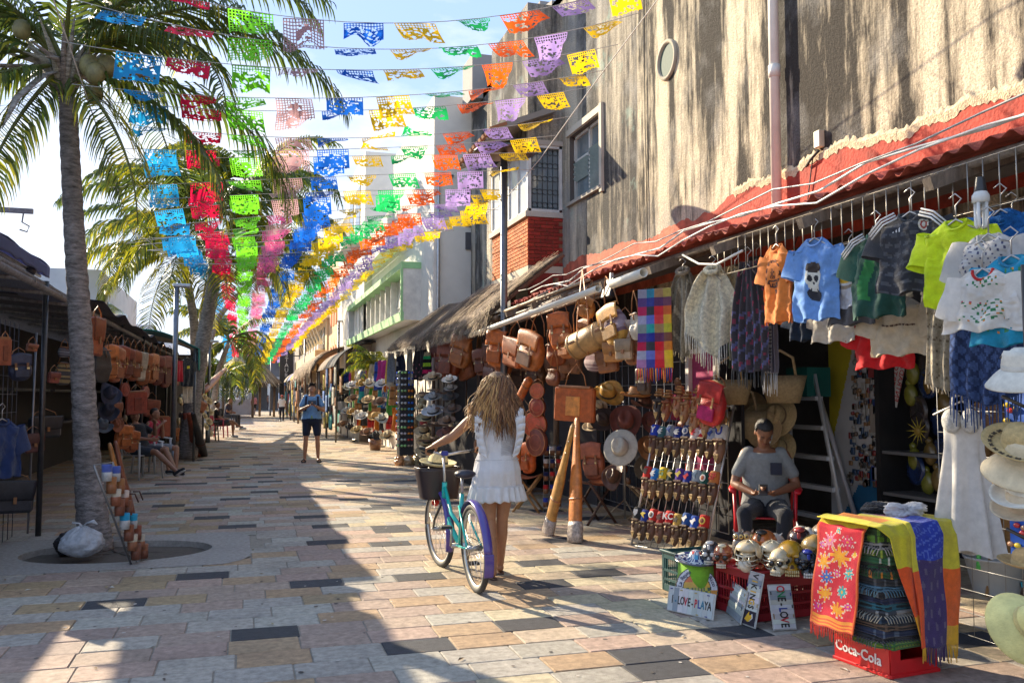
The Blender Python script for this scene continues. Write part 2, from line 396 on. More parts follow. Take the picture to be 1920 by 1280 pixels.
bl=Vector((5,13.5,0))
def wallrect(mb,y0,y1,z0,z1,ny=1,nz=1):
    mb.sheet(ny,nz,lambda u,v:(0,y0+(y1-y0)*u-bl.y,z0+(z1-z0)*v),sm=False)
WT=8.15
w=MB(); wallrect(w,-2,10.6,2.2,WT+.3,30,12); w.box((.2,4.3-bl.y,5.3),(.38,12.5,6.1)); w.build('wall',st_cream,B)
# window opening
wy0,wy1=onX(1128,300,5).y,onX(1068,300,5).y; wz0=(onX(1130,345,5).z+onX(1068,390,5).z)/2; wz1=(onX(1125,212,5).z+onX(1068,257,5).z)/2
w=MB()
wallrect(w,10.6,wy0,2.2,WT+.1); wallrect(w,wy0,wy1,2.2,wz0); wallrect(w,wy0,wy1,wz1,WT+.1); wallrect(w,wy1,19.6,2.2,WT+.1)
w.box((.3,15.1-bl.y,WT+.02),(.6,9,.16))
w.add([(0,19.6-bl.y,0),(4,19.6-bl.y,0),(4,19.6-bl.y,WT+.1),(0,19.6-bl.y,WT+.1)],[(0,1,2,3)])
w.build('wall',st_grey,B)
w=MB((.12,.10,.09))
for yy,dz in ((wy0,0),(wy1,0)): w.box((.16,yy-bl.y,(wz0+wz1)/2),(.3,.02,wz1-wz0))
w.box((.16,(wy0+wy1)/2-bl.y,wz1),(.3,wy1-wy0,.02)); w.box((.12,(wy0+wy1)/2-bl.y,wz0),(.36,wy1-wy0+.1,.05),col=(.4,.36,.3)); w.build('window_reveal',plaster,B)
glass=mat('glass',col=(.16,.2,.22),rough=.06,var=.05,spec=1.0)
slat=mat('louver_glass',col=(.30,.40,.40),rough=.12,var=.1,spec=.9)
wf=MB((.62,.60,.56))
H_=wz1-wz0; Wd=wy1-wy0; yc=(wy0+wy1)/2-bl.y
for yy in (wy0+.03,(wy0+wy1)/2,wy1-.03): wf.box((.10,yy-bl.y,(wz0+wz1)/2),(.05,.05,H_))
for zz in (wz0+.05,wz1-.03,wz0+H_*.62): wf.box((.10,yc,zz),(.05,Wd,.05))
wn=wf.build('window',paintm,B)
gm=MB(); gm.box((.12,yc,wz0+H_/2),(.01,Wd-.06,H_-.06)); gm.build('pane',glass,wn)
for k in range(11):
    z=wz0+.1+k*H_*.62/11.3
    if True:
        m_=MB(); m_.box((.07,(wy0*.75+wy1*.25)-bl.y,z),(.075,Wd*.45,.006),rot=(0,R(55),0)); m_.build('louver_slat',slat,wn)
for k in range(4):
    z=wz0+H_*.36+k*H_*.07; m_=MB(); m_.box((.07,(wy0*.25+wy1*.75)-bl.y,z),(.075,Wd*.45,.006),rot=(0,R(55),0)); m_.build('louver_slat',slat,wn)
fr=MB((.60,.53,.42))
for (a,b_,c,d) in ((wy0-.09,wy0,wz0-.08,wz1+.12),(wy0,wy1+.06,wz1,wz1+.1)): fr.box((-.02,(a+b_)/2-bl.y,(c+d)/2),(.05,b_-a,d-c))
fr.build('window_surround',plaster,B)
# red painted band with ragged edges
rb=MB(); rr=random.Random(5); nseg=220; vs=[];fs=[];cc=[]
ytop=3.75
for i in range(nseg+1):
    y=1.5+(13.45-1.5)*i/nseg
    tz=3.60+.05*math.sin(y*1.1)+.03*math.sin(y*4.1)+.015*math.sin(y*13)+rr.uniform(-.02,.02)
    vs+= [(-.006,y-bl.y,2.9),(-.006,y-bl.y,3.25),(-.006,y-bl.y,tz)]
for i in range(nseg):
    y=1.5+12*i/nseg; c=(.46,.055,.03) if y<8.6 else (.56,.13,.07)
    fs+=[(i*3,i*3+3,i*3+4,i*3+1),(i*3+1,i*3+4,i*3+5,i*3+2)]; cc+=[c,c]
rb.add(vs,fs,False,None,cc); redpaint=mat('red_paint',rough=.85,var=.34,vs_=5,bump=1.,bs=34,grime=.45); rb.build('red_painted_band',redpaint,B)
# roughcast pale edge above the band
cb=MB((.68,.55,.36)); vs=[];fs=[]
for i in range(nseg+1):
    y=1.5+(8.2-1.5)*i/nseg; tz=3.60+.05*math.sin(y*1.1)+.03*math.sin(y*4.1)+.015*math.sin(y*13)
    vs+=[(-.010,y-bl.y,tz-.02+rr.uniform(-.02,.02)),(-.014-rr.uniform(0,.006),y-bl.y,tz+.04),(-.002,y-bl.y,tz+.08+rr.uniform(-.02,.02))]
for i in range(nseg): fs+=[(i*3,i*3+3,i*3+4,i*3+1),(i*3+1,i*3+4,i*3+5,i*3+2)]
cb.add(vs,fs); cb.build('rough_render',mat('roughcast',rough=.95,var=.25,vs_=30,bump=1.5,bs=70),B)
# drain pipe, junction box, round vent, loose cables
pp=onX(1468,200,5); zb=onX(1475,403,5).z
m_=MB((.78,.74,.66)); m_.tube([(-.09,pp.y-bl.y,3.2),(-.09,pp.y-bl.y,8.4)],.05,12); m_.tube([(-.09,pp.y-bl.y,4.6),(-.09,pp.y-bl.y,4.72)],.058,12); m_.build('drainpipe',plastic,B)
q=onX(1541,262,5); m_=MB((.6,.52,.36)); m_.box((-.03,q.y-bl.y,q.z),(.06,.09,.16),bev=.008)
m_.build('junction_box',plastic,B)
m_=MB((.03,.03,.03)); m_.tube([(-.03,q.y-bl.y,q.z-.1),(-.05,q.y-bl.y+.1,q.z-.16),(-.03,q.y-bl.y+.2,q.z-.2)],.012,6); m_.tube([(-.03,q.y-bl.y+.1,q.z-.15),(-.02,q.y-bl.y+.22,q.z-.6),(-.03,q.y-bl.y+.5,q.z-1.05),(-.1,q.y+.1-bl.y,q.z-1.3)],.006,5)
q2=onX(1210,20,5); m_.tube([(-.02,q2.y-bl.y,8.2),(-.02,q2.y-bl.y,5.2),(-.02,q2.y-bl.y-.04,3.5)],.006,5)
m_.build('cable',rubber,B)
q=onX(1252,113,5); m_=MB((.42,.37,.28)); m_.lathe([(.20,.0),(.215,.03),(.25,.03),(.255,0)],24); o=m_.build('vent_ring',plaster,B,(-.004,q.y-bl.y,q.z),(0,R(-90),0))
m_=MB((.06,.10,.08)); m_.lathe([(.001,0),(.2,0)],24); m_.build('vent_grille',rubber,B,(-.006,q.y-bl.y,q.z),(0,R(-90),0))
# bay with brick base
bx=4.4; by0,by1=13.5,15.7; bz0,bz1,bzt=3.62,4.42,5.62
m_=MB((.62,.53,.40))
def bay_face(z0,z1,dx=0.,col=None):
    m_.box(((bx+5)/2-bl.x+.0-dx/2,(by0+by1)/2-bl.y,(z0+z1)/2),(5-bx+dx,by1-by0+dx,z1-z0),col=col)
bay_face(3.3,bz0,0,(.62,.53,.40)); bay_face(bz1,bz1+.09,.05,(.55,.50,.43)); bay_face(bzt,bzt+.08,.05,(.45,.40,.34))
m_.build('bay_moulding',plaster,B)
m_=MB(); bay_face(bzt+.08,8.0); m_.build('bay_upper_wall',st_grey,B)
m_=MB((.30,.035,.022)); m_.box(((bx+5)/2-bl.x,by0-bl.y-.008,3.28),(5-bx,.016,.44)); m_.build('red_painted_corner',redpaint,B)
core=MB((.30,.14,.08)); core.box(((bx+5)/2-bl.x+.012,(by0+by1)/2-bl.y,(bz0+bz1)/2),(5-bx,by1-by0-.02,bz1-bz0)); core.build('brick_mortar',plaster,B)
brm=mat('brick',rough=.85,var=.25,vs_=20,bump=.6,bs=90)
bmesh_={}
def brick_me(kind,v):
    if (kind,v) not in bmesh_:
        c=jit((.60,.17,.045) if kind=='f' else (.36,.035,.02),.22)  # front bricks coloured as sunlit, side bricks as shaded
        mm=MB(c); L_=.205 if v<6 else .1
        mm.box((0,0,0),((.014,L_,.052) if kind=='f' else (L_,.014,.052)),bev=.003); me=mm.mesh('brick'); fixn(me); me.materials.append(brm); bmesh_[(kind,v)]=me
    return bmesh_[(kind,v)]
nr=13; bh=(bz1-bz0)/nr
for r_ in range(nr):
    z=bz0+bh*(r_+.5); yy=by0+(.05 if r_%2 else .11)
    half=bool(r_%2)
    if half: link('brick',brick_me('f',7),B,(bx-bl.x+.002,by0+.055-bl.y,z)); yy=by0+.215
    else: yy=by0+.108
    while yy<by1-.08:
        link('brick',brick_me('f',rr.randrange(6)),B,(bx-bl.x+.002+rr.uniform(-.002,.002),yy-bl.y,z)); yy+=.215
    xx=bx+(.108 if not half else .05)
    if half: link('brick',brick_me('s',7),B,(bx+.055-bl.x,by0-bl.y-.002,z)); xx=bx+.215
    while xx<5-.05:
        link('brick',brick_me('s',rr.randrange(6)),B,(xx-bl.x,by0-bl.y-.002+rr.uniform(-.002,.002),z)); xx+=.215
# bay windows
wm=(.66,.65,.62)
m_=MB(wm); gz0,gz1=bz1+.09,bzt
for xx in (bx+.03,4.97): m_.box((xx-bl.x,by0-bl.y+.02,(gz0+gz1)/2),(.05,.05,gz1-gz0))
for zz in (gz0+.02,gz1-.02): m_.box(((bx+5)/2-bl.x,by0-bl.y+.02,zz),(5-bx,.05,.05))
wsd=m_.build('window',paintm,B)
m_=MB(); m_.box(((bx+5)/2-bl.x,by0-bl.y+.05,(gz0+gz1)/2),(.5,.01,gz1-gz0-.04)); m_.build('pane',glass,wsd)
m_=MB((.06,.06,.06))
for k in range(6):
    cx=bx+.08+.09*k; m_.tube([(cx-bl.x,by0-bl.y+.035,gz0),(cx-bl.x,by0-bl.y+.035,gz1)],.005,5)
    for j in range(5):
        zc=gz0+.12+j*.22; rad=.045; m_.tube([(cx+.045+rad*math.cos(a)-bl.x,by0-bl.y+.035,zc+rad*math.sin(a)) for a in [R(40*i) for i in range(9)]],.004,4)
m_.build('grille',metal,wsd)
m_=MB(wm); n=4
for k in range(n+1): m_.box((bx-bl.x+.02,by0+.03+(by1-by0-.06)*k/n-bl.y,(gz0+gz1)/2),(.05,.05,gz1-gz0))
for zz in (gz0+.02,gz1-.02): m_.box((bx-bl.x+.02,(by0+by1)/2-bl.y,zz),(.05,by1-by0,.05))
wfr=m_.build('window',paintm,B)
wg=mat('window_film',col=(.62,.66,.70),rough=.12,var=.08,vs_=3,spec=.9)
for k in range(n):
    m_=MB(); m_.box((bx-bl.x+.03,by0+.03+(by1-by0-.06)*(k+.5)/n-bl.y,(gz0+gz1)/2),(.008,(by1-by0)/n-.07,gz1-gz0-.05)); m_.build('pane',wg if k in(0,1,3) else glass,wfr)
m_=MB((.30,.27,.24))  # small tiled pent above bay + stepped roof pieces
m_.box((4.3-bl.x,14.6-bl.y,5.98),(1.1,2.6,.09),rot=(0,R(-22),0)); 
for k in range(12): m_.box((3.82-bl.x+.02,13.35+.21*k-bl.y,5.81),(.3,.12,.05),rot=(0,R(-22),0),col=(.34,.15,.07))
m_.build('tiled_canopy',plaster,B)
m_=MB((.33,.31,.29)); m_.box((.2,19.0-bl.y,8.6),(.9,.9,1.0)); m_.box((.3,18.0-bl.y,8.45),(.12,2.6,.12),rot=(R(20),0,0)); m_.box((.15,14.9-bl.y,8.4),(.2,.25,.55)); m_.box((.15,16.6-bl.y,8.35),(.2,.25,.45)); m_.box((.15,15.5-bl.y,8.6),(.14,2.6,.13),rot=(R(10),0,0)); m_.build('roof_tank',plaster,B)
# lower shop wall and floor behind the stalls
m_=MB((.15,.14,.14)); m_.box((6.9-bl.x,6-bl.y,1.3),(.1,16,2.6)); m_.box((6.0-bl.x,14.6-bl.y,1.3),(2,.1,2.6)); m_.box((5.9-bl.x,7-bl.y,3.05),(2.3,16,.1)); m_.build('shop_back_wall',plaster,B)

# ================================================================ white and other buildings down the street
def bld(name,label,loc): return thing(name,label,'building',loc)
def blk(mb,x0,x1,y0,y1,z0,z1,o,col=None): mb.box(((x0+x1)/2-o[0],(y0+y1)/2-o[1],(z0+z1)/2),(x1-x0,y1-y0,z1-z0),col=col)
whi=(.80,.76,.68); gry=(.60,.61,.64)
o=(4.15,20,0); b=bld('white_building','white rendered building with a green framed projecting window box','building' and o)
m_=MB(whi); blk(m_,4.15,9,19.75,25.5,0,8.5,o); blk(m_,4.15,9,25.5,34,0,6.0,o); blk(m_,3.7,4.15,23.3,34,5.6,5.85,o); blk(m_,4.0,4.15,25.5,34,6.0,6.9,o)
m_.build('wall',mat('white_render',rough=.9,var=.06,vs_=1.2,bump=.3,bs=40,grime=.12),b)
m_=MB((.36,.66,.30)); fz0,fz1=3.35,4.62
fx0=3.66
blk(m_,fx0,4.15,21.2,33,fz1,fz1+.16,o); 
blk(m_,fx0-.012,fx0+.06,21.2,33,fz0-.02,fz0+.2,o); blk(m_,fx0-.01,fx0+.04,21.2,21.3,fz0+.2,fz1,o)
m_.build('green_trim',paintm,b)
m_=MB(gry); blk(m_,fx0+.04,4.15,21.22,21.5,fz0,fz1,o,whi); blk(m_,fx0+.05,4.15,21.5,33,fz0,fz0+.1,o); blk(m_,fx0+.04,4.15,32.7,33,fz0,fz1,o); m_.build('window_box',paintm,b)
for k in range(9):
    y=24.0+k*1.0
    m_=MB((.82,.80,.76)); blk(m_,3.86,4.12,y,y+.1,fz0+.1,fz1,o); f=m_.build('mullion',paintm,b)
m_=MB(); blk(m_,4.08,4.14,21.9,32.6,fz0+.3,fz1-.05,o); m_.build('pane',glass,b)
m_=MB((.82,.80,.76)); blk(m_,4.0,4.06,22,32.6,fz0+.5,fz0+.55,o); blk(m_,4.02,4.12,21.5,24,fz0+.1,fz1,o); m_.build('window_rail',paintm,b)
for k in range(3):
    m_=MB((.10,.10,.11)); blk(m_,4.9+k*0,5.8,19.71,19.76,4.9+k*.55,5.3+k*.55,o); m_.build('vent_opening',paintm,b)
m_=MB((.5,.5,.5)); m_.tube([(4.25-o[0],19.7-o[1],0),(4.25-o[0],19.7-o[1],6.6),(4.6-o[0],19.7-o[1],6.6)],.035,8); m_.build('conduit',metal,b)
for k in range(3):
    m_=MB((.55,.58,.6)); blk(m_,4.12,4.17,27+k*2.2,28+k*2.2,.3,2.6,o); m_.build('door',paintm,b)
o=(3.9,30,0); b=bld('white_tower','pale grey sided white tower block rising behind the green framed window',o)
m_=MB(whi); blk(m_,3.9,9,30,36,0,9.9,o); m_.build('wall',mat('white_render'),b); m_=MB(whi); blk(m_,3.95,9,36,39,0,7.4,o); m_.build('rear_wing',mat('white_render'),b)
for k in range(2):
    m_=MB((.08,.08,.09)); blk(m_,3.87,3.92,31.2+k*2,32.5+k*2,7.4,9,o); m_.build('window',glass,b)
m_=MB((.7,.66,.6)); blk(m_,3.4,3.9,30.5,35.8,6.9,7.05,o)
for k in range(14): blk(m_,3.42,3.46,30.5+k*.4,30.54+k*.4,7.05,7.9,o)
blk(m_,3.42,3.46,30.5,35.8,7.9,7.95,o); m_.build('balcony',paintm,b)
o=(4.3,39,0); b=bld('orange_building','orange and cream hotel front with arched openings and a red gable',o)
m_=MB((.72,.48,.26)); blk(m_,4.3,10,39.2,47,0,8.6,o); blk(m_,4.1,4.3,39.2,40.4,0,9.1,o,(.66,.22,.07)); blk(m_,4.0,10,39.0,47.2,8.6,8.8,o,(.45,.12,.05)); m_.prism([(4.3-4.3,8.8),(9.5-4.3,8.8),(6.9-4.3,10.4)],7.8,'Y',(.62,.3,.16)); m_.build('wall',plaster,b)
for k in range(5):
  for fl in range(2):
    m_=MB((.70,.20,.05)); y=40.9+k*1.2; pts=[(y-39-.3,.8+3*fl+1.2),(y-39+.3,.8+3*fl+1.2)]+[(y-39+.3*math.cos(R(a)),4.0+2.6*fl-.3+.3*math.sin(R(a))) for a in range(0,181,30)]
    m_.prism(pts,.06,'X',at=-.04); m_.build('arched_window',paintm,b)
o=(3.75,47,0); b=bld('cream_balcony_building','cream two storey building with long balcony and grey louvred windows',o)
m_=MB((.72,.55,.33)); blk(m_,4.2,10,47.2,66,0,5.6,o); blk(m_,3.6,4.2,47.2,66,2.9,3.9,o,(.75,.56,.30)); blk(m_,3.3,4.6,47,66,5.6,5.8,o,(.78,.68,.5)); m_.build('wall',plaster,b)
for k in range(9):
    y=48.3+k*2
    m_=MB((.45,.47,.48)); blk(m_,4.14,4.21,y,y+1.1,4.0,5.2,o); m_.build('window',glass,b)
    m_=MB((.75,.72,.65)); m_.box((4.0-o[0],y+.55-o[1],4.15),(.3,.9,.28),bev=.03); m_.build('air_conditioner',plastic,b)
    m_=MB((.8,.72,.55)); m_.tube([(3.7-o[0],y+1.5-o[1],5.6),(4.2-o[0],y+1.5-o[1],4.3)],.05,6); m_.build('bracket',paintm,b)
o=(3.9,66,0); b=bld('stone_faced_building','narrow grey and brown stone faced building beyond the cream balcony',o)
m_=MB((.32,.28,.24)); blk(m_,3.9,10,66.2,72,0,6.4,o); m_.build('stone_wall',stone,b); m_=MB(); blk(m_,3.7,10,72,84,0,5.6,o,(.55,.50,.44)); m_.build('wall',stone,b)
for k in range(3):
    m_=MB(); blk(m_,3.64,3.7,73.5+k*3,75+k*3,3.2,5,o); m_.build('window',glass,b)
# end of the street
o=(0,96,0); b=bld('street_end_building','dark grey flat roofed building closing the far end of the street',o)
m_=MB((.13,.13,.14)); blk(m_,-2.0,12,96,104,3.2,7.6,o); blk(m_,-9,12,100,104,0,5,o); blk(m_,-2.5,12,95.6,96,3.1,3.5,o,(.4,.4,.4)); m_.build('wall',plaster,b)
for k in range(5):
    m_=MB((.66,.66,.64)); blk(m_,-2.3+k*1.6,-2.05+k*1.6,95.7,95.95,0,3.1,o); m_.build('column',plaster,b)
m_=MB((.30,.45,.07)); blk(m_,3.6,5.0,95.45,95.6,4.6,6.0,o); m_.build('green_sign',paintm,b)
text_obj('C',1.1,paintm,b,(4.3,-.58,5.3),(R(90),0,0),(.02,.02,.02),.02)
f=thing('white_railing','white metal railing gate across the far end of the street','fence',(-1.5,90,0))
m_=MB((.5,.5,.5)); 
for k in range(36): m_.tube([(-2.2+k*.13,0,0),(-2.2+k*.13,0,2.3)],.02,4)
m_.build('bars',metal,f,kind='stuff'); m_=MB((.5,.5,.5)); m_.box((.05,0,2.3),(4.6,.06,.06)); m_.box((.05,0,.2),(4.6,.06,.06)); m_.build('rail',metal,f)
# RESTAURANT sign
q=onY(537,690,66); s_=thing('restaurant_sign','tall black vertical sign with pale lettering over the far awnings','sign',(q.x,66,q.z))
hgt=108*64/FPX/1.0; m_=MB((.03,.03,.035)); m_.box((0,0,0),(.95,.2,hgt*.92)); m_.build('panel',paintm,s_)
for i,ch in enumerate('RESTAURANT'): text_obj(ch,.42,paintm,s_,(0,-.11,hgt*.92/2-.25-i*(hgt*.92-.4)/9.4),(R(90),0,0),(.75,.72,.68),.02)
m_=MB((.2,.2,.2)); m_.box((.9,0,.9),(1.0,.08,.08)); m_.box((.9,0,-.9),(1.0,.08,.08)); m_.build('bracket',metal,s_)
# left side white building + low blocks, shade thrower stays what the stalls are
o=(-7.5,24,0); b=bld('white_building','long white rendered building behind the left stalls with round roof spouts',o)
m_=MB((.72,.73,.76)); blk(m_,-16,-3.9,27,36,0,5.05,o); blk(m_,-16,-5.6,60,80,0,6.0,o); m_.build('wall',mat('white_render'),b)
for k in range(7):
    m_=MB((.25,.25,.27)); m_.ell((-4.6-1.05*k-o[0],26.95-o[1],4.55),(.13,.10,.12)); m_.build('roof_spout',plaster,b)
m_=MB((.25,.5,.78)); blk(m_,-4.6,-4.0,26.95,26.99,2.4,3.3,o); m_.build('blue_panel',paintm,b)
m_=MB((.35,.42,.42)); blk(m_,-3.93,-3.87,28.5,33,3.0,4.3,o); m_.build('window',glass,b)
# ================================================================ poles
def pole(px,py,Y,ztop,label,head,r=.055):
    q=onY(px,py,Y); t=thing('lamp_post',label,'lamp post',(q.x,Y,0))
    m_=MB((.17,.18,.2)); m_.tube([(0,0,0),(0,0,ztop)],r,12); m_.tube([(0,0,0),(0,0,.5)],r*1.5,12); m_.build('pole',metal,t)
    if head:
        m_=MB((.14,.12,.11)); m_.lathe([(.001,.06),(.12,.07),(.42,0.),(.44,-.03),(.36,-.05),(.001,-.04)],24,c=(0,0,ztop)); m_.build('lamp_head',metal,t)
    else:
        m_=MB((.5,.5,.5)); m_.box((.1,0,ztop),(.35,.1,.08),bev=.02); m_.build('lamp_head',metal,t)
    return t
pole(945,400,11.6,onY(935,283,11.6).z,'tall dark square lamp post with a round head beside the brick bay',True,.05)
pole(330,600,19.2,onY(330,535,19.2).z,'blue grey lamp post in front of the left palms fronds',False,.05)
pole(392,700,30,onY(392,640,30).z,'slim far lamp post just right of the leaning palm',False,.05)
pole(635,640,37,4.6,'slim lamp post beside the green framed window box',False,.05)
pole(571,700,55,5.0,'thin lamp post in front of the restaurant sign',False,.05)
pole(508,700,70,4.6,'thin lamp post at the far end near the railing',False,.05)

# ================================================================ palms
leafm=mat('palm_leaf',rough=.45,var=.3,vs_=2.5,trans=.5,spec=.6)
bark=mat('palm_bark',rough=.9,var=.5,vs_=11,bump=2.2,bs=34,stretch=(1,1,3),grime=.35)
def frond(L_,droop,elev,seed,wk=1.,n=46,col=(.09,.13,.02),leaf=.55,yel=.3,twist=0):
    r=random.Random(seed); pts=[]; p=Vector((0,0,0)); a=elev; ds=L_/20
    for i in range(21):
        pts.append(p.copy()); p=p+Vector((math.cos(a)*ds,math.sin(r.random())*0.0,math.sin(a)*ds)); a-=droop/20*(.5+1.1*i/20)
    m_=MB(); m_.tube([Vector(q) for q in pts],[.022*(1-i/22)+.004 for i in range(21)],5,(.22,.24,.07))
    for i in range(n):
        t=.12+.88*i/(n-1); f=t*20; k=min(int(f),19); P=pts[k].lerp(pts[k+1],f-k); T=(pts[k+1]-pts[k]).normalized()
        Ln=leaf*math.sin(PI*(.12+.80*t))**.6*r.uniform(.85,1.1)
        for sgn in (-1,1):
            side=Vector((0,sgn,0)); w_=.040*(1.15-.5*t)*wk
            d=(side*.85+T*.62+Vector((0,0,r.uniform(-.25,.12)))).normalized()
            up=Vector((0,0,1)); q0=P; q1=P+d*Ln*.5; d2=(d+Vector((0,0,-.75+r.uniform(-.35,.2)))).normalized(); q2=q1+d2*Ln*.32; q3=q2+(d2+Vector((0,0,-.9))).normalized()*Ln*.28
            wv=T.cross(d); wv=(T*.8+Vector((0,0,.35))).normalized()*w_*.5
            c=jit(col,.3); 
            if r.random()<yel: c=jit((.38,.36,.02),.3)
            m_.add([q0-wv*.6,q0+wv*.6,q1-wv,q1+wv,q2-wv*.7,q2+wv*.7,q3],[(0,1,3,2),(2,3,5,4),(4,5,6)],False,c)
    return m_
def palm(label,base,pts,rads,crown,fronds,cocos=(),wk=1.,rings=60,leafw=.55,n=46,bentcol=(.30,.27,.26)):
    t=thing('palm_tree',label,'palm tree',base)
    P=[Vector(p)-Vector(base) for p in pts]
    # smooth path
    path=[];rs=[]
    for i in range(rings+1):
        u=i/rings*(len(P)-1); k=min(int(u),len(P)-2); f=u-k; path.append(P[k].lerp(P[k+1],f)); rr_=rads[k]*(1-f)+rads[k+1]*f; rs.append(rr_*(1.02 if i%3 else .955)*random.uniform(.985,1.015))
    for _ in range(6): path=[path[0]]+[(path[i-1]+path[i]*2+path[i+1])/4 for i in range(1,rings)]+[path[-1]]
    m_=MB(bentcol); m_.tube(path,rs,16); m_.build('trunk',bark,t)
    C=Vector(crown)-Vector(base)
    for i,(az,el,L_,dr,ye) in enumerate(fronds):
        m_=frond(L_,R(dr),R(el),int(base[1]*10)+i,wk,n=n,yel=ye,leaf=leafw)
        m_.build('frond',leafm,t,C+Vector((0,0,.05)),(0,0,R(az)),rec=False)
    for i,(dx,dy,dz,r) in enumerate(cocos):
        m_=MB((.26,.24,.10)); m_.ell((0,0,0),(r,r,r*1.2)); m_.build('coconut',leather,t,C+Vector((dx,dy,dz)))
    return t,C
base=onX(178,1015,-1.35); 
c1=Vector((0,0,0))
Yp=9.6
def PY(px,py,Y=Yp): return onY(px,py,Y)
g0=gr(180,1025); Yp=g0.y
tpts=[(g0.x,Yp,-.05)]+[tuple(PY(*q,Yp)) for q in ((166,900),(158,760),(150,600),(140,450),(132,300),(127,185))]
cr1=PY(120,132,Yp)
fr1=[]
# azimuths: 0 = right (+x), 90 = away, 180 = left, 270 = toward the camera
for az,el,L_,dr,ye in [(0,35,2.7,100,.05),(12,8,2.5,95,.15),(-10,60,2.6,120,0),(172,30,2.2,95,.1),(200,10,2.0,80,.2),(150,55,2.3,110,0),(228,-20,2.0,60,.3),(240,-48,1.7,30,.45),(285,62,2.0,110,0),(96,55,2.6,120,.1),(70,25,2.6,100,.2),(120,15,2.4,95,.2),(318,-38,1.75,50,.55),(345,-14,2.1,78,.4),(188,68,2.2,120,0),(35,70,2.6,130,0),(60,78,2.4,150,.05),(215,45,2.2,95,.05),(325,25,2.0,110,.2),(-25,35,2.3,90,.15),(168,-5,2.2,70,.3),(355,62,2.7,110,.05),(180,45,2.3,80,.05)]: fr1.append((az,el,L_*1.2,dr,ye*.7))
T1,C1=palm('tall nearest palm with coconuts, its trunk standing in the oval pit',(g0.x,Yp,-.05),tpts,[.175,.13,.116,.108,.10,.093,.088],cr1,fr1,[(.27,-.2,.0,.10),(.42,-.18,.02,.10),(.34,-.3,-.1,.095),(-.34,-.25,.28,.085),(.3,-.1,-.25,.09)],rings=90,leafw=.56,n=64,wk=.8)
# fibre, boots and dry spathes round the crown of the first palm
rr=random.Random(9); m_=MB()
for i in range(26):
    a=rr.uniform(0,2*PI); d=Vector((math.cos(a),math.sin(a),0)); q=C1+d*.06
    m_.tube([q-Vector((0,0,.25)),q+d*.13+Vector((0,0,.05)),q+d*rr.uniform(.3,.6)+Vector((0,0,rr.uniform(-.1,.5)))],[.05,.035,.006],5,jit((.34,.31,.25),.2))
for a,dz in ((-20,-.1),(15,.25),(200,-.2),(250,-.9)):
    d=Vector((math.cos(R(a)),math.sin(R(a)),0)); m_.tube([C1,C1+d*.35+Vector((0,0,dz*.2)),C1+d*.75+Vector((0,0,dz*.6)),C1+d*.95+Vector((0,0,dz))],[.02,.05,.045,.004],6,(.42,.27,.11) if a==-20 else (.35,.32,.28),flat=.35)
m_.build('leaf_bases',bark,T1)
# second, leaning palm
Y2=22.5; b2=onY(352,800,Y2); b2.z=0
tp=[tuple(b2)]+[tuple(onY(*q,Y2)) for q in ((362,740),(380,640),(396,560),(404,500),(400,430))]
fr2=[(0,40,3.2,110,.25),(15,5,3.2,90,.35),(180,32,3.6,75,.2),(195,5,3.6,85,.55),(170,58,3.0,110,.1),(215,-15,3.2,70,.7),(240,-30,3.0,60,.75),(262,5,3.0,90,.5),(285,-35,2.8,50,.6),(310,0,3.0,90,.4),(335,-25,3.0,60,.5),(345,55,3.2,110,.1),(90,60,3.2,110,.2),(60,30,3.2,100,.2),(120,40,3.2,95,.2),(35,65,3.0,120,.1),(145,15,3.2,90,.4),(250,60,2.6,120,.1),(205,45,3.2,90,.15),(-20,20,3.6,75,.3)]  # high yellow shares put the backlight into the leaflet colour
palm('leaning palm rising behind the brown leather cases, fronds coloured yellow green as if backlit',tuple(b2),tp,[.24,.19,.17,.16,.15,.14],onY(398,405,Y2),fr2,rings=60,leafw=.85,n=60,wk=1.35)
Y3=26.5; b3=onY(362,800,Y3); b3.z=0
tp=[tuple(b3)]+[tuple(onY(*q,Y3)) for q in ((366,680),(364,600),(350,520),(340,485))]
fr3=[(a,e,3.2,d,y) for a,e,d,y in [(180,20,90,.7),(205,-10,80,.8),(165,50,110,.3),(230,10,95,.8),(250,-30,60,.8),(275,5,90,.7),(300,-20,70,.8),(320,30,100,.4),(350,10,95,.5),(20,40,100,.3),(60,30,100,.3),(110,45,100,.3),(145,25,90,.4),(190,60,110,.2)]]  # mostly yellow leaflets, coloured for sun shining through them
palm('slender palm between the leaning palm and the white building, fronds coloured yellow as if backlit',tuple(b3),tp,[.16,.13,.12,.11,.1],onY(338,478,Y3),fr3,rings=40,leafw=.8,n=52,wk=1.5)
for i,(px,py,Y,lab,sc) in enumerate([(430,640,40,'low dark palm behind the seated people and beneath the banners',3.0),(470,350,27,'tall palm hidden behind the pink and green banners',3.4),(520,480,38,'palm crown showing through the white and blue banners',3.2),(425,700,62,'dark round headed palm near the thatched hut',2.6)]):
    q=onY(px,py,Y); rr=random.Random(i+40)
    fl=[(rr.uniform(0,360),rr.uniform(-25,65),sc,rr.uniform(70,120),.25) for _ in range(17)]
    bq=onY([400,366,374,425][i],800,Y); palm(lab,(bq.x,Y,0),[(bq.x,Y,0),(bq.x,Y,q.z*.3),(bq.x*.8+q.x*.2,Y,q.z*.65),(q.x,Y,q.z)],[.16,.13,.11,.09],q,fl,rings=30,leafw=.75,n=34,wk=2.2)

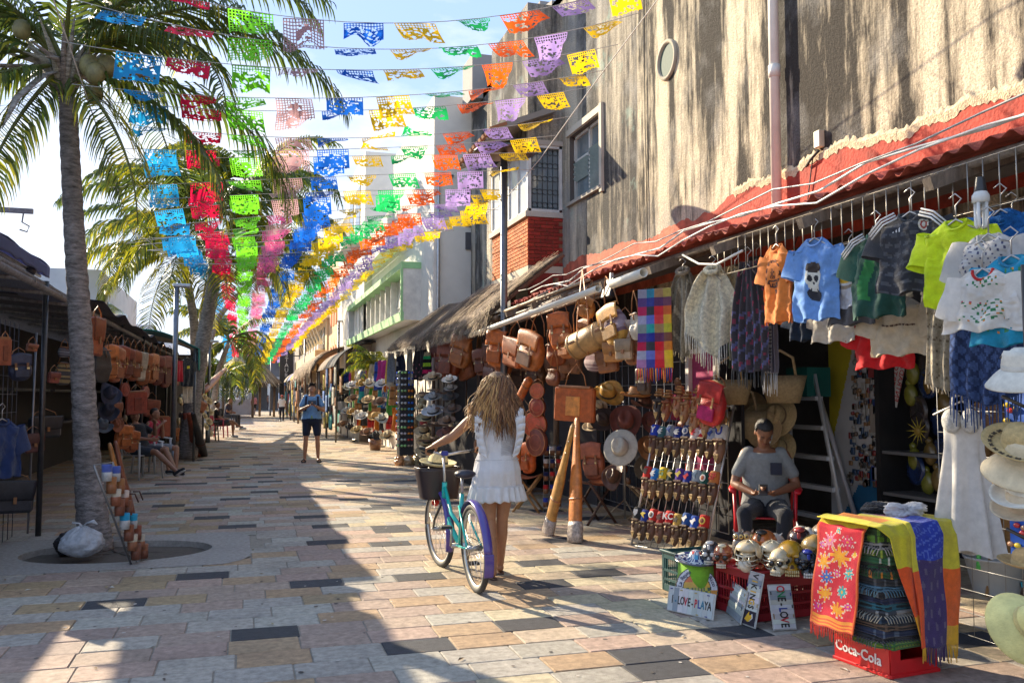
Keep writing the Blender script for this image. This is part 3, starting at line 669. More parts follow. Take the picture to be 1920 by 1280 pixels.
# ================================================================ papel picado garlands
flagcols=[('sky blue',(.02,.36,.80)),('crimson',(.80,.01,.07)),('lime',(.20,.74,.03)),('pink white',(.50,.30,.33)),('royal blue',(.01,.13,.66)),('yellow',(.90,.60,.01)),('green',(.02,.55,.14)),('orange',(.92,.14,.01)),('lavender',(.38,.27,.62)),('golden yellow',(.92,.62,.01))]
fm=[mat('paper_'+n.replace(' ','_'),col=c,rough=.6,var=.2,vs_=2.2,trans=.55,spec=.4) for n,c in flagcols]
fm_pink=mat('paper_magenta',col=(.78,.12,.33),rough=.5,var=.08,trans=.55)
def flag_mesh(seed,lat):
    r=random.Random(seed); nx,ny=40,27; Wf,Hf=.40,.265
    ang0=r.choice([-.3,-.6,-.8,-.95,-1.05,-1.15,-.85,.05,-1.0]); bend=r.uniform(-.7,.5); rip=r.uniform(.01,.03); ph=r.uniform(0,6); tw=r.uniform(-.5,.5); drop=r.uniform(-.5,.5)
    fold=r.random()<.35; fc=r.choice([0,1])
    holes=set()
    # lattice
    for j in range(1,ny-1):
        for i in range(1,nx-1):
            if lat:
                if i%3 and j%3: holes.add((i,j))
            else:
                if (i*7+j*13+seed)%1==0 and j<8 and i%3 and j%3: holes.add((i,j))
    # central figure: solid blob with organic cutouts
    fx,fy,fw,fh=nx/2,ny*.56,nx*(.2 if lat else .42),ny*.36
    for j in range(1,ny-1):
        for i in range(1,nx-1):
            dx,dy=(i-fx)/fw,(j-fy)/fh
            if dx*dx+dy*dy<1: holes.discard((i,j))
    for _ in range(16 if lat else 44):
        cx,cy=fx+r.uniform(-1,1)*fw,fy+r.uniform(-1,1)*fh; ra,rb_=r.uniform(.6,2.4),r.uniform(.6,1.6)
        for j in range(int(cy-3),int(cy+4)):
            for i in range(int(cx-3),int(cx+4)):
                if 0<i<nx-1 and 0<j<ny-1 and ((i-cx)/ra)**2+((j-cy)/rb_)**2<1: holes.add((i,j))
    # scalloped lower edge
    for i in range(nx):
        d=int(1.9*abs(math.sin(PI*i/5)))
        for j in range(ny-d,ny): holes.add((i,j))
    def f(u,v):
        a=ang0+bend*v+tw*(u-.5); x=(u-.5)*Wf; L_=v*Hf
        z=-L_*math.cos(a)-.02*math.sin(PI*u)*0; y=L_*math.sin(a)+rip*math.sin(u*9+ph)*v*2
        if fold:
            k=abs(u-fc); s_=max(0,.45-k)/.45; z=z*(1-s_*.75*v); y+=s_*v*.08; x+=(.5-u)*s_*v*.25*Wf
        x+=drop*v*.06; z+=rip*math.cos(u*7+ph)*v*.9
        return (x,y,z)
    m_=MB(); m_.sheet(nx,ny,f,hole=lambda i,j:(i,j) in holes); return m_.mesh('flag')
fme=[flag_mesh(s,False) for s in range(14)]; fml=[flag_mesh(100+s,True) for s in range(8)]
for me in fme+fml: me.materials.append(fm[0])
def interp(tab,y):
    for (a,b),(c,d) in zip(tab,tab[1:]):
        if y<=c: return b+(d-b)*max(0,min(1,(y-a)/(c-a)))
    return tab[-1][1]
ZL=[(7,4.75),(8.3,4.55),(11.8,3.98),(13,3.75),(16,4.1),(20,4.35),(26,4.9),(36,5.3),(50,5.2),(80,4.3)]
ZM=[(7,4.75),(8.3,4.62),(11.8,4.22),(13,4.1),(16,4.35),(20,4.55),(26,4.6),(36,4.8),(50,4.6),(80,4.1)]
ZR=[(7,5.3),(8.3,5.1),(11.8,4.42),(13,4.35),(16,4.6),(20,4.95),(26,5.0),(36,5.1),(50,5.2),(80,4.6)]
ys=[7.25,7.75,8.3,8.85,9.3,9.8,10.25,10.75,11.25,11.75,12.2,12.7,13.1]
y=13.7
while y<74: ys.append(y); y+=.74+ .018*(y-13)
rg=random.Random(11); cord=(.55,.55,.52)
for gi,Y in enumerate(ys):
    if Y<13.5: lab='%s garland of cut paper flags overhead counted from the front'%ORD[gi]
    else: lab='%s cut paper garland counted from the front down the street'%ORD[gi]
    zl,zm,zr=interp(ZL,Y),interp(ZM,Y),interp(ZR,Y)
    jz=rg.uniform(-.06,.06)
    xl,xr=-1.6,3.75; A=-.95;Bx=3.3
    def zat(x):
        t=(x-A)/(Bx-A); return zl*(1-t)*(1-2*t)+zm*4*t*(1-t)+zr*t*(2*t-1)+jz
    skew=rg.uniform(-.25,.25); bow=rg.uniform(-.2,.2)
    def yat(x): t=(x-A)/(Bx-A); return skew*(t-.5)+bow*4*t*(1-t)
    t_=thing('paper_garland',lab,'bunting',(0,Y,0),0,'garlands of cut paper flags strung across the street')
    m_=MB(cord); m_.tube([(xl+(xr-xl)*i/18,yat(xl+(xr-xl)*i/18),zat(xl+(xr-xl)*i/18)) for i in range(19)],.0035 if Y<14 else .006,4); m_.build('cord',cloth,t_,rec=False)
    for k in range(10):
        x=A+k*.472+rg.uniform(-.035,.035); 
        lat=(k==3) or (k in(2,4) and rg.random()<.2)
        me=rg.choice(fml if lat else fme)
        sl_=math.atan2(zat(x+.2)-zat(x-.2),.4)
        o=link('flag',me,t_,(x,yat(x),zat(x)-.003),(rg.uniform(-.25,.25),-sl_,rg.uniform(-.12,.12)))
        s_=rg.uniform(.80,.95)*(1+.006*max(0,Y-13)); o.scale=(s_,s_*(-1 if rg.random()<.08 else 1),s_)
        o.material_slots[0].link='OBJECT'; o.material_slots[0].material=fm_pink if (k==3 and 12.5<Y and rg.random()<.55) else fm[k]
# ropes that carry the garlands along both sides
for nm,side,X,tab in (('right',1,3.75,ZR),('left',-1,-1.5,ZL)):
    m_=MB((.75,.74,.7)); pts=[(X,yy,interp(tab,yy)+(.08 if side>0 else -.0)) for yy in [5,7,9,11,13,15,18,22,28,36,48,60,74]]
    m_.tube(pts,.006,5); m_.build('support_rope',cloth,label='long white rope carrying the %s ends of the paper garlands'%nm,cat='rope',rec=False)
# ================================================================ makers of goods
def zc(p): return p.y*math.cos(YAW)+p.x*math.sin(YAW)
def px2m(n,p): return n/FPX*zc(p)
def hanger(t,w=.40,col=(.5,.48,.46),z=0.):
    m_=MB(col); m_.tube([(-w/2,0,z-.1),(0,0,z-.02),(w/2,0,z-.1)],.006,5)
    m_.tube([(0,0,z-.02),(0,0,z+.05),(.03,0,z+.08),(.0,0,z+.11),(-.03,0,z+.09)],.004,5); m_.build('hanger',metal,t)
def shirt(label,loc,rz,w,h,col,prints=None,stripes=None,sleeve=None,pattern=None,seed=0,hang=True,group='shirts hanging under the red roof',cat='shirt',collar=None,name='t_shirt',tilt=0.,m=None,vneck=False,flare=0.,sl_len=.26):
    r=random.Random(seed); t=thing(name,label,cat,loc,rz,group); t.rotation_euler=(0,tilt,rz)
    ph=r.uniform(0,6); sc=sleeve or col; m=m or cloth
    sh=w*.5
    def hw(v):
        if v<.12: return w*(.17+.33*(v/.12)**.8)
        return w*(.5+flare*(v-.12)-.02*math.sin(v*5))
    def Y(x,v,side):
        from mathutils import noise as nz_
        wr_=.022*nz_.noise(Vector((x*16+seed*3,v*5,side*.4)))*(.3+v)+.008*nz_.noise(Vector((x*34,v*24+seed,2)))
        return wr_+Y0(x,v,side)
    def Y0(x,v,side):
        d=.008+.022*min(1,v*4)*(1-.3*v); f=.014*math.sin(x/w*15+ph+v*2)*(.25+v)+.007*math.sin(v*11+x/w*6+ph)
        e=max(0,1-(abs(x)/max(hw(v),1e-4))**2)**.5
        return -side*(d*e)+f
    def zz(v,x): 
        base=-.02-h*v
        if v<.13: base=-.02-h*v-max(0,abs(x)-w*.15)*.32
        return base-(.34*.3*w*0)
    def F(side):
        def f(u,v):
            x=(2*u-1)*hw(v); z=zz(v,x)
            if side>0 and v<.14: z-= .05*max(0,1-(abs(x)/(w*.17))**2)*(1.6 if vneck else 1)*(1-v/.14)
            return (x,Y(x,v,side),z-.01*math.sin(u*14+ph)*v)
        return f
    b=MB(col)
    cf=(lambda u,v: pattern(u,v)) if pattern else None
    b.sheet(34,40,F(1),cf); b.sheet(34,40,F(-1),cf); bo=b.build('body',m,t,rec=False)
    for sg in (-1,1):
        s_=MB(sc); p0=Vector((sg*w*.41,0,-.02-h*.15)); p1=Vector((sg*(w*.5+sl_len*.10),.0,-.02-h*.15-sl_len*.86))
        pts=[p0.lerp(p1,k/6)+Vector((0,.004*math.sin(k*2+ph),0)) for k in range(7)]
        s_.tube(pts,[.085*w/.4+.006*k*(.4) for k in range(7)],14,caps=False,flat=1,up=(0,1,0))
        # flatten
        s_.v=[(x+.012*mnoise(x*20,z*12,seed),y*.24+.012*mnoise(x*22,z*14,seed+2),z+.008*mnoise(x*18,y*9,seed+5)) for x,y,z in s_.v]
        if stripes:
            pass
        so_=s_.build('sleeve',m,t,rec=False)
        if stripes:
            q=MB(stripes)
            for k in (-1,0,1):
                a=Vector((sg*w*.17,-.028,-.045)); bb=Vector((sg*(w*.5+sl_len*.12),-.04,-.02-h*.17-sl_len*.25))
                off=Vector((sg*.5,0,1)).normalized()*(.017*k+.012); q.tube([a+off,a.lerp(bb,.5)+off+Vector((0,-.006,.022)),bb+off],.0052,5)
            q.build('stripe',cloth,so_)
    cm=MB(collar or jit(col,.2)); cm.tube([(w*.17*math.cos(a),-.02*max(0,math.sin(a))*1-.0,-.025-(.075 if vneck else .05)*max(0,math.sin(a))) for a in [PI*k/10 for k in range(11)]],.007,6); cm.build('collar',m,t)
    for (x0,x1,v0,v1,pf,nm) in (prints or []):
        p=MB(); nxx,nyy=26,30
        g_=[[pf((i+.5)/nxx,(j+.5)/nyy) for i in range(nxx)] for j in range(nyy)]
        def f(u,v):
            vv=v0+(v1-v0)*v; x=(x0+(x1-x0)*u)*w; a=F(1)((x/hw(vv)+1)/2,vv); return (a[0],a[1]-.0035,a[2])
        p.sheet(nxx,nyy,f,lambda u,v:g_[min(nyy-1,int(v*nyy))][min(nxx-1,int(u*nxx))] or (0,0,0),hole=lambda i,j:g_[j][i] is None)
        p.build(nm,cloth,t,rec=False)
    if hang: hanger(t,w*.8)
    return t
from mathutils import noise as _nz
def mnoise(a,b,c): return _nz.noise(Vector((a,b,c)))
def hang(name,label,cat,loc,rz,wt,wb,h,col=None,colf=None,folds=7,amp=.02,fringe=None,fl=.08,m=None,group=None,seed=0,nx=40,ny=40,tilt=0.,sag=0.,zig=0.,part='fabric',hangr=False,thick=.004,shape=None):
    r=random.Random(seed); ph=r.uniform(0,6); t=thing(name,label,cat,loc,rz,group); t.rotation_euler=(0,tilt,rz)
    def f(u,v):
        W_=(wt+(wb-wt)*v) if shape is None else shape(v)
        x=(u-.5)*W_; y=.5*amp*mnoise(u*7,v*4,seed)+amp*(.35+.9*v)*math.sin(u*folds*2*PI+ph+.8*math.sin(v*2.5))+.4*amp*math.sin(u*folds*4.7+v*5+ph)
        z=-h*v - sag*math.sin(PI*u)*(1-v) - zig*v*(1-abs(2*u-1))
        return (x,y,z)
    b=MB(col or (.5,.5,.5)); b.sheet(nx,ny,f,colf,thick=thick); b.build(part,m or cloth,t,rec=False)
    if fringe:
        fr=MB(fringe if not callable(fringe) else (1,1,1)); n=int(max(8,(wb)/.012))
        for k in range(n):
            u=(k+.5)/n; p=Vector(f(u,1)); d=Vector((r.uniform(-.008,.008),r.uniform(-.008,.008),-fl*r.uniform(.75,1.1)))
            if callable(fringe): fr.col=fringe(u)
            fr.tube([p+Vector((0,0,.004)),p+d*.5+Vector((r.uniform(-.003,.003),0,0)),p+d],[.0035,.0035,.0025],4)
        fr.build('fringe',m or cloth,t,rec=False,kind='stuff')
    if hangr: hanger(t,min(wt,.42),z=.0)
    return t
# ---- bags (local: hangs from z=0 at the strap loop, body below; front = -y)
def bag(kind,label,loc,rz,w,h,col,strap=.25,tilt=0.,group='leather bags hanging at the stall front',c2=None,roll=0.,pat=None):
    t=thing({'backpack':'backpack','satchel':'satchel','bucket':'bucket_bag','tote':'tote_bag','duffel':'duffel_bag','round':'round_bag','sack':'drawstring_bag'}[kind],label,'bag',loc,0,group); t.rotation_euler=(roll,tilt+random.uniform(-.10,.10),rz+random.uniform(-.25,.25))
    col=jit(col,.2); c2=c2 or tuple(x*.72 for x in col); m_=MB(col); d=w*.42
    if kind in('backpack','bucket','sack'):
        def f(v):
            x,y,z=v; k=(z/h+.5); s=1.0-.26*max(0,k-.45)/.55 if kind!='bucket' else 1-.35*max(0,k-.3)/.7
            sx=(abs(x)/(w/2))**.62*math.copysign(1,x)*w/2*.88; sy=(abs(y)/(d/2))**.6*math.copysign(1,y)*d/2*.92
            return (sx*s,sy*s+.008*math.sin(z*40),z if abs(z)<h*.46 else z*.97)
        m_.ell((0,0,-strap-h/2),(w/2,d/2,h/2),n=28,m=18,f=f)
        if pat:
            m_.c=[pat((sum(m_.v[i][2] for i in q)/len(q)+strap+h)/h) for q in m_.f]
        bo=m_.build('body',leather if not pat else cloth,t)
        z0=-strap
        if kind!='sack':
            m_=MB(jit(col,.08)); m_.sheet(12,10,lambda u,v:((u-.5)*w*.86*(1-.06*v),-(d*.5*math.sin(min(1,.35+v*1.0)*PI/2))*1.04-.006,z0+.012-h*.42*v*v-.015*abs(2*u-1)+ .01*math.cos((u-.5)*3)),thick=.008); m_.build('flap',leather,t,rec=False)
            m_=MB(c2); m_.box((0,-d*.5-.012,z0-h*.70),(w*.55,.035,h*.32),bev=.012); pk=m_.build('pocket',leather,t)
            for sx in (-.22,.22):
                m_=MB((.30,.13,.05)); m_.box((sx*w,-d*.5-.03,z0-h*.44),(.022,.008,h*.26)); bs_=m_.build('buckle_strap',leather,t)
                m_=MB((.75,.6,.3)); m_.box((sx*w,-d*.5-.036,z0-h*.52),(.024,.006,.018)); m_.build('buckle',metal,bs_)
            m_=MB((.16,.06,.03)); m_.tube([((u-.5)*w*.78,-(d*.5)*1.02-.012,z0-.006-h*.38-.015*abs(2*u-1)) for u in [k/8 for k in range(9)]],.0025,4); m_.build('stitching',leather,t)
        else:
            m_=MB((.30,.13,.05)); m_.tube([(w*.36*math.cos(a),d*.38*math.sin(a)-.01,z0-h*.1) for a in [2*PI*k/14 for k in range(15)]],.007,5); m_.tube([(0,-d*.5,z0-h*.1),(.02,-d*.55,z0-h*.3)],.006,5); m_.build('drawstring',leather,t)
    elif kind=='satchel':
        m_.box((0,0,-strap-h/2),(w,d*.8,h),bev=min(w,h)*.13); m_.build('body',leather,t)
        m_=MB(jit(c2,.1)); m_.sheet(12,10,lambda u,v:((u-.5)*w*1.02*(1-.12*v*v),-(d*.42)-.004-.02*math.sin(v*PI)*.5,-strap+.004-h*.62*v-.0*u),thick=.01); m_.build('flap',leather,t,rec=False)
        m_=MB((.30,.13,.05)); m_.box((0,-d*.45-.012,-strap-h*.6),(.03,.01,h*.2)); m_.build('buckle_strap',leather,t)
    elif kind=='tote':
        m_.box((0,0,-strap-h/2),(w,d*.35,h),bev=.02); m_.build('body',leather,t)
        m_=MB(c2); m_.box((0,-d*.175-.006,-strap-h*.55),(w*.36,.012,h*.56),bev=.005); m_.build('pocket',leather,t)
        m_=MB((.32,.14,.06)); m_.box((0,0,-strap+.004),(w*.8,d*.37,.03),bev=.008); m_.build('top_edge',leather,t)
    elif kind=='duffel':
        m_.tube([(-w/2,0,-strap-h/2),(-w/2+.01,0,-strap-h/2),(w/2-.01,0,-strap-h/2),(w/2,0,-strap-h/2)],[h*.42,h*.5,h*.5,h*.42],22); m_.build('body',leather,t)
        m_=MB(c2)
        for x in (-.46,-.2,.2,.46): m_.tube([(x*w-.012,0,-strap-h/2),(x*w+.012,0,-strap-h/2)],h*.515,22)
        m_.build('band',leather,t)
        m_=MB((.30,.13,.05)); m_.box((-.33*w,-h*.5,-strap-h*.45),(.12*w,.02,.03),bev=.004); m_.build('buckle_strap',leather,t); m_=MB((.30,.13,.05)); m_.box((.33*w,-h*.5,-strap-h*.45),(.12*w,.02,.03),bev=.004); m_.build('buckle_strap',leather,t)
    else: # round
        m_.tube([(0,d*.25,-strap-h/2),(0,d*.2,-strap-h/2),(0,-d*.2,-strap-h/2),(0,-d*.25,-strap-h/2)],[w*.46,w*.5,w*.5,w*.46],28); m_.build('body',leather,t)
        m_=MB(c2); m_.tube([(w*.5*math.cos(a),-d*.22,-strap-h/2+w*.5*math.sin(a)) for a in [2*PI*k/20 for k in range(21)]],.006,5); m_.tube([(w*.3*math.cos(a),-d*.255,-strap-h/2+w*.3*math.sin(a)) for a in [2*PI*k/20 for k in range(21)]],.003,4); m_.build('stitching',leather,t)
    # straps
    m_=MB((.45,.20,.08) if kind!='tote' else (.50,.22,.09)); s=.28*w if kind in('backpack','bucket','tote','sack') else .42*w
    y0=0 if kind!='backpack' else d*.2
    m_.tube([(-s,y0,-strap-.02),(-s*.75,y0*.5,-strap*.5),(0,0,0),(s*.75,y0*.5,-strap*.5),(s,y0,-strap-.02)],.0085,6,flat=.5); m_.build('strap',leather,t)
    return t
# ---- hats (local: brim plane at z=0, crown up)
def hat(label,loc,rot,s=1.,col=(.6,.45,.22),band=(.05,.04,.03),brim=.18,kind='fedora',m=None,group='hats on show at the stalls',up=.02,name='hat',seed=0,dent=.02,holes=False):
    t=thing(name,label,'hat',loc,0,group,rot=rot); t.scale=(s,s,s); m=m or straw
    cr,ch=.088,.115
    if kind=='round': prof=[(cr,0),(cr*.99,.04),(cr*.93,.075),(cr*.75,.103),(cr*.42,.12),(.001,.126)]
    elif kind=='cowboy': prof=[(cr,0),(cr*.97,.05),(cr*.88,.1),(cr*.72,.125),(cr*.4,.112),(.001,.10)]; 
    else: prof=[(cr,0),(cr*.97,.04),(cr*.9,.085),(cr*.76,.108),(cr*.45,.112),(.001,.100)]
    def fc(q):
        x,y,z=q
        if kind!='round' and z>.07: x*=1-.22*max(0,-y/cr)-.05; z-=dent*max(0,1-(x/.035)**2)*(1 if z>.09 else 0)
        return (x,y*1.13,z)
    m_=MB(col); m_.lathe(prof,28,f=fc); m_.build('crown',m,t,rec=False)
    def fb(q):
        x,y,z=q; r_=math.hypot(x,y); k=max(0,(r_-cr)/(brim-cr))
        if kind=='cowboy': z+= .075*k*k*(abs(x)/max(r_,1e-6))**2-.02*k*(abs(y)/max(r_,1e-6))**2; x*=1-.1*k
        elif kind=='bell': z-= .09*k**1.3
        else: z+= up*k*k*2-.012*k
        return (x,y*1.08,z)
    n_=6; pb=[(cr*1.0+(brim-cr)*i/n_,0) for i in range(n_+1)]+[(cr+(brim-cr)*i/n_,-.006) for i in range(n_,-1,-1)]
    m_=MB(jit(col,.05)); 
    cols=[col if not(holes and i%2 and i<7 and 0) else col for i in range(len(pb)-1)]
    m_.lathe(pb,34,f=fb,cols=cols)
    if holes:
        hb=MB((.10,.07,.04))
        for k in range(22):
            a=2*PI*k/22; rr_=cr+(brim-cr)*.55
            for s2 in (-1,1):
                q=Vector(fb((rr_*math.cos(a),rr_*math.sin(a),.003))); hb.box(q,(.03,.010,.002),rot=(0,0,a+PI/2+s2*.6))
        hb.build('weave_holes',straw,t)
    m_.build('brim',m,t,rec=False)
    if band:
        m_=MB(band); m_.lathe([(cr*1.015,.001),(cr*1.005,.028),(cr*.96,.03)],28,f=lambda q:(q[0],q[1]*1.13,q[2])); m_.build('band',cloth,t,rec=False)
    return t
def wire_grid(mb,P0,U,V,nu,nv,r=.004,c=(.6,.6,.58)):
    P0=Vector(P0);U=Vector(U);V=Vector(V); mb.col=c
    for i in range(nu+1): a=P0+U*(i/nu); mb.tube([a,a+V],r,4)
    for j in range(nv+1): a=P0+V*(j/nv); mb.tube([a,a+U],r,4)
def ellprint(parts):
    """parts: (cx,cy,rx,ry,col or None-cut) painted in order in unit square, v down"""
    def pf(u,v):
        c=None
        for q in parts:
            if len(q)==6: # rect
                x0,y0,x1,y1,_,cc=q
                if x0<=u<=x1 and y0<=v<=y1: c=cc
            else:
                cx,cy,rx,ry,cc=q
                if ((u-cx)/rx)**2+((v-cy)/ry)**2<1: c=cc
        return c
    return pf
# ================================================================ red corrugated roof and its frame
rr=random.Random(21)
RT=thing('stall_roof','long red corrugated stall roof with a worn wavy front edge','roof',(3.4,6.5,2.7))
def roofz(x): return 2.77+(x-3.55)*.29
y=1.2; k=0
while y<11.6:
    L_=rr.uniform(.98,1.02); y1=min(y+L_,11.7); m_=MB(jit((.40,.07,.045),.2)); x0=3.54+rr.uniform(-.02,.04); dz=.012*(k%2)+.004
    m_.sheet(42,8,lambda u,v:(x0+(5.0-x0)*v-3.4, y+(y1-y)*u-6.5, roofz(x0+(5.0-x0)*v)+.02*math.sin(u*2*PI*7)+dz-2.7+(.012*math.sin(u*23+k) if v<.1 else 0)),thick=-.004)
    m_.build('roof_sheet',redpaint,RT,rec=False); y=y1-.02; k+=1
m_=MB((.20,.15,.11))
for yy in [1.5+1.1*i for i in range(10)]: m_.box((4.2-3.4,yy-6.5,roofz(4.2)-2.7-.07),(1.7,.06,.07),rot=(0,-math.atan(.36),0))
m_.build('rafter',wood,RT)
m_=MB((.24,.19,.15)); 
for x,z in ((3.66,2.72),(4.3,2.93)): m_.tube([(x-3.4,-5.2,z-2.7),(x-3.4,0,z-2.7+.01),(x-3.4,5.1,z-2.7)],.03,7)
m_.build('beam',wood,RT)
# weathered poles and planks stacked on the far end of the roof
m_=MB((.42,.36,.28))
for i in range(9):
    a=onX(rr.uniform(905,960),rr.uniform(592,610),3.42+.05*i); b=onX(rr.uniform(1060,1150),rr.uniform(520,556),3.42+.05*i); m_.col=jit((.38,.30,.22),.3); m_.tube([a-Vector((3.4,6.5,2.7)),b-Vector((3.4,6.5,2.7))],.018,6)
m_.build('pole_bundle',wood,RT)
for (a,b,X,r_,lab) in (((884,628),(1122,541),3.28,.035,'long white plastic pipe slung below the far roof edge'),((1148,533),(1207,511),3.3,.042,'short white open ended pipe piece before the plaid scarf')):
    A=onX(*a,X);Bq=onX(*b,X); m_=MB((.72,.68,.58)); n=14
    m_.lathe([(r_,0),(r_,(Bq-A).length),(r_*.86,(Bq-A).length),(r_*.86,.0),(r_,0)],n); q=(Bq-A).to_track_quat('Z','Y').to_euler(); m_.build('pipe',plastic,loc=A,rot=q,label=lab,cat='pipe')
# electrical cables along the eave
for i,(z,lab) in enumerate(((2.80,'white power cable running along the red roof edge'),(2.76,'second thinner white cable sagging along the roof edge'),(2.84,'grey cable looping over the roof edge above the jerseys'))):
    m_=MB((.72,.70,.66) if i<2 else (.30,.30,.30)); pts=[(3.51-.02*i,1.6+.45*j,.05+z+.03*math.sin(j*1.3+i*2)-(.05 if j%5==2 else 0)) for j in range(20+i)]
    m_.tube(pts,.008-.001*i,6); m_.build('cable',plastic,label=lab,cat='cable')
m_=MB((.7,.68,.62)); a=onX(1280,478,3.4);b=onX(1392,470,3.4); m_.tube([a,a.lerp(b,.3)-Vector((0,0,.08)),a.lerp(b,.6)-Vector((0,0,.09)),b],.009,6); m_.build('cable',plastic,label='white loop of cable hanging above the cream poncho',cat='cable')
# wire rails the clothes hang from
t=thing('wire_rail','white wire grid rail under the roof that the shirts hang from','rail',(3.56,3.5,2.54))
m_=MB(); wire_grid(m_,(0,2.6,-.10),(0,-5.0,0),(0,0,.26),50,1,.0045,(.42,.38,.32)); m_.build('wire',metal,t,kind='stuff')
t=thing('wire_rail','second wire rail deeper under the roof behind the jerseys','rail',(4.2,4.5,2.5))
m_=MB(); wire_grid(m_,(0,3,-.10),(0,-5.6,0),(0,0,.22),40,1,.0045,(.42,.38,.32)); m_.build('wire',metal,t,kind='stuff')
# speaker box
q=onX(1143,541,3.45); t=thing('floodlight','square black floodlight clamped under the far roof edge','lamp',q,0)
m_=MB((.02,.02,.025)); m_.box((0,0,0),(.06,.22,.2),rot=(0,R(15),0),bev=.01); m_.build('housing',plastic,t); m_=MB((.7,.7,.7)); m_.box((0,-.05,.12),(.03,.03,.06)); m_.build('bracket',metal,t)
# ================================================================ thatched awning
TH=thing('thatched_awning','brown palm thatch awning over the hat stalls before the white building','awning',(3.3,16,2.6))
m_=MB()
tx0,tx1=3.25,4.35
def thz(x,y): return 2.62+(x-tx0)*.80+.05*math.sin(y*1.7)
for i in range(4200):
    y=rr.uniform(11.7,20.8); a=rr.uniform(0,1)**.8; x=tx1-(tx1-tx0)*a+.0; L_=rr.uniform(.35,.7); m_.col=jit(rr.choice([(.30,.20,.12),(.22,.15,.10),(.40,.29,.18),(.15,.10,.07)]),.25)
    z=thz(x,y)+rr.uniform(0,.07); dy=rr.uniform(-.06,.06); w_=rr.uniform(.006,.016)
    x2=x-L_*.78; z2=z-L_*.64-(.10*rr.random() if x2<tx0 else 0)
    if x2<tx0-.12: x2=tx0-.12*rr.random(); z2=max(z2,2.35)
    m_.add([(x-3.3,y-16-w_,z-2.6),(x-3.3,y-16+w_,z-2.6),(x2-3.3,y-16+dy+w_*.5,z2-2.6),(x2-3.3,y-16+dy-w_*.5,z2-2.6)],[(0,1,2,3)])
m_.build('straw_thatch',straw,TH,kind='stuff',rec=False)
m_=MB((.16,.11,.08)); m_.sheet(6,20,lambda u,v:(tx0+(tx1-tx0)*u-3.3,11.75+9*v-16,thz(tx0+(tx1-tx0)*u,11.75+9*v)-2.6),thick=-.06); m_.build('under_thatch',straw,TH)
m_=MB((.20,.13,.08))
for yy in (11.9,14,16.2,18.4,20.6): m_=MB((.20,.13,.08)); m_.tube([(1.0,yy-16,-2.6),(1.0,yy-16,.6)],.045,8); m_.build('post',wood,TH)
m_=MB((.20,.13,.08))
m_.tube([(.05,-4.3,-.02),(.05,4.7,-.02)],.04,7); m_.build('beam',wood,TH)
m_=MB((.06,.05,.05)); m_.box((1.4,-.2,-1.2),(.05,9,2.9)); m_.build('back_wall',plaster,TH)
t=thing('thatched_awning','far brown thatched canopy in front of the cream balcony building','awning',(3.2,40,2.6)); m_=MB()
for i in range(2600):
    y=rr.uniform(36,50); a=rr.random(); an=a*1.45; x=.9-1.5*math.sin(an); z=3.55-1.15*(1-math.cos(an)); m_.col=jit(rr.choice([(.34,.22,.13),(.24,.16,.10),(.42,.30,.18)]),.2); w_=.03
    m_.add([(x,y-40-w_,z-2.6),(x,y-40+w_,z-2.6),(x-.4*math.cos(an),y-40+.1,z-2.6-.42*math.sin(an)-.05)],[(0,1,2)])
m_.build('straw_thatch',straw,t,kind='stuff',rec=False)
m_=MB((.20,.13,.08)); m_.sheet(6,8,lambda u,v:(.9-1.45*math.sin(u*1.4),-4+14*v,3.5-1.15*(1-math.cos(u*1.4))-2.6),thick=.05); 
for yy in (-3.5,0,4,9): m_.tube([(-.3,yy,-2.6),(-.3,yy,.2)],.05,7)
m_.build('frame',wood,t)

# ================================================================ bags along the front
G='leather bags hanging at the right stall front'
TAN=(.42,.135,.028); ORA=(.50,.125,.02); BRN=(.25,.07,.022); MAR=(.18,.03,.022); RED=(.38,.08,.022); GOLD=(.52,.24,.05)
def hb(kind,px,top,w,h,col,lab,X=3.42,strap=30,tilt=0.,rz=-62,c2=None,pat=None,roll=0.):
    p=onX(px,top-strap,X); s=zc(p)/FPX; return bag(kind,lab,p,R(rz),w*s*1.32,h*s*1.14,col,strap*s,R(tilt),G,c2,roll,pat)
hb('satchel',822,646,32,28,MAR,'small dark maroon satchel at the far end of the hanging bags',strap=18)
hb('satchel',818,675,38,30,MAR,'wide maroon satchel hanging lowest at the far end',strap=45,X=3.5)
hb('bucket',847,642,44,60,RED,'tall red brown bucket bag beside the maroon satchels',strap=30,X=3.45)
hb('backpack',880,632,42,54,TAN,'tan backpack with round pocket hanging tilted after the bucket bag',strap=28,tilt=14)
hb('satchel',921,640,28,56,BRN,'narrow dark brown bag hanging left of the lamp post',strap=30,X=3.6)
hb('backpack',941,620,42,62,ORA,'glossy orange backpack with buckled pocket right behind the lamp post',strap=28,tilt=6)
hb('satchel',970,634,40,48,ORA,'orange satchel overlapping the buckled backpack by the lamp post',strap=32,tilt=16,X=3.36)
hb('backpack',1012,624,56,66,TAN,'large tan backpack with dark square pocket above the tube shaped case',strap=42,tilt=18,X=3.38,c2=(.15,.06,.03))
hb('backpack',1047,588,40,62,ORA,'upright honey orange backpack hung close under the pipe',strap=34,X=3.45,rz=-40)
hb('duffel',1088,616,74,44,(.45,.27,.09),'olive tan cylinder duffel bag slung horizontally among the bags',strap=70,tilt=-14,X=3.33)
hb('bucket',1136,578,54,66,GOLD,'gold and lilac woven shoulder bag hanging above the duffel bag',strap=60,tilt=-12,X=3.4,pat=lambda k:(.60,.33,.06) if k<.25 or k>.8 else ((.42,.32,.36) if int(k*22)%3 else (.2,.12,.16)))
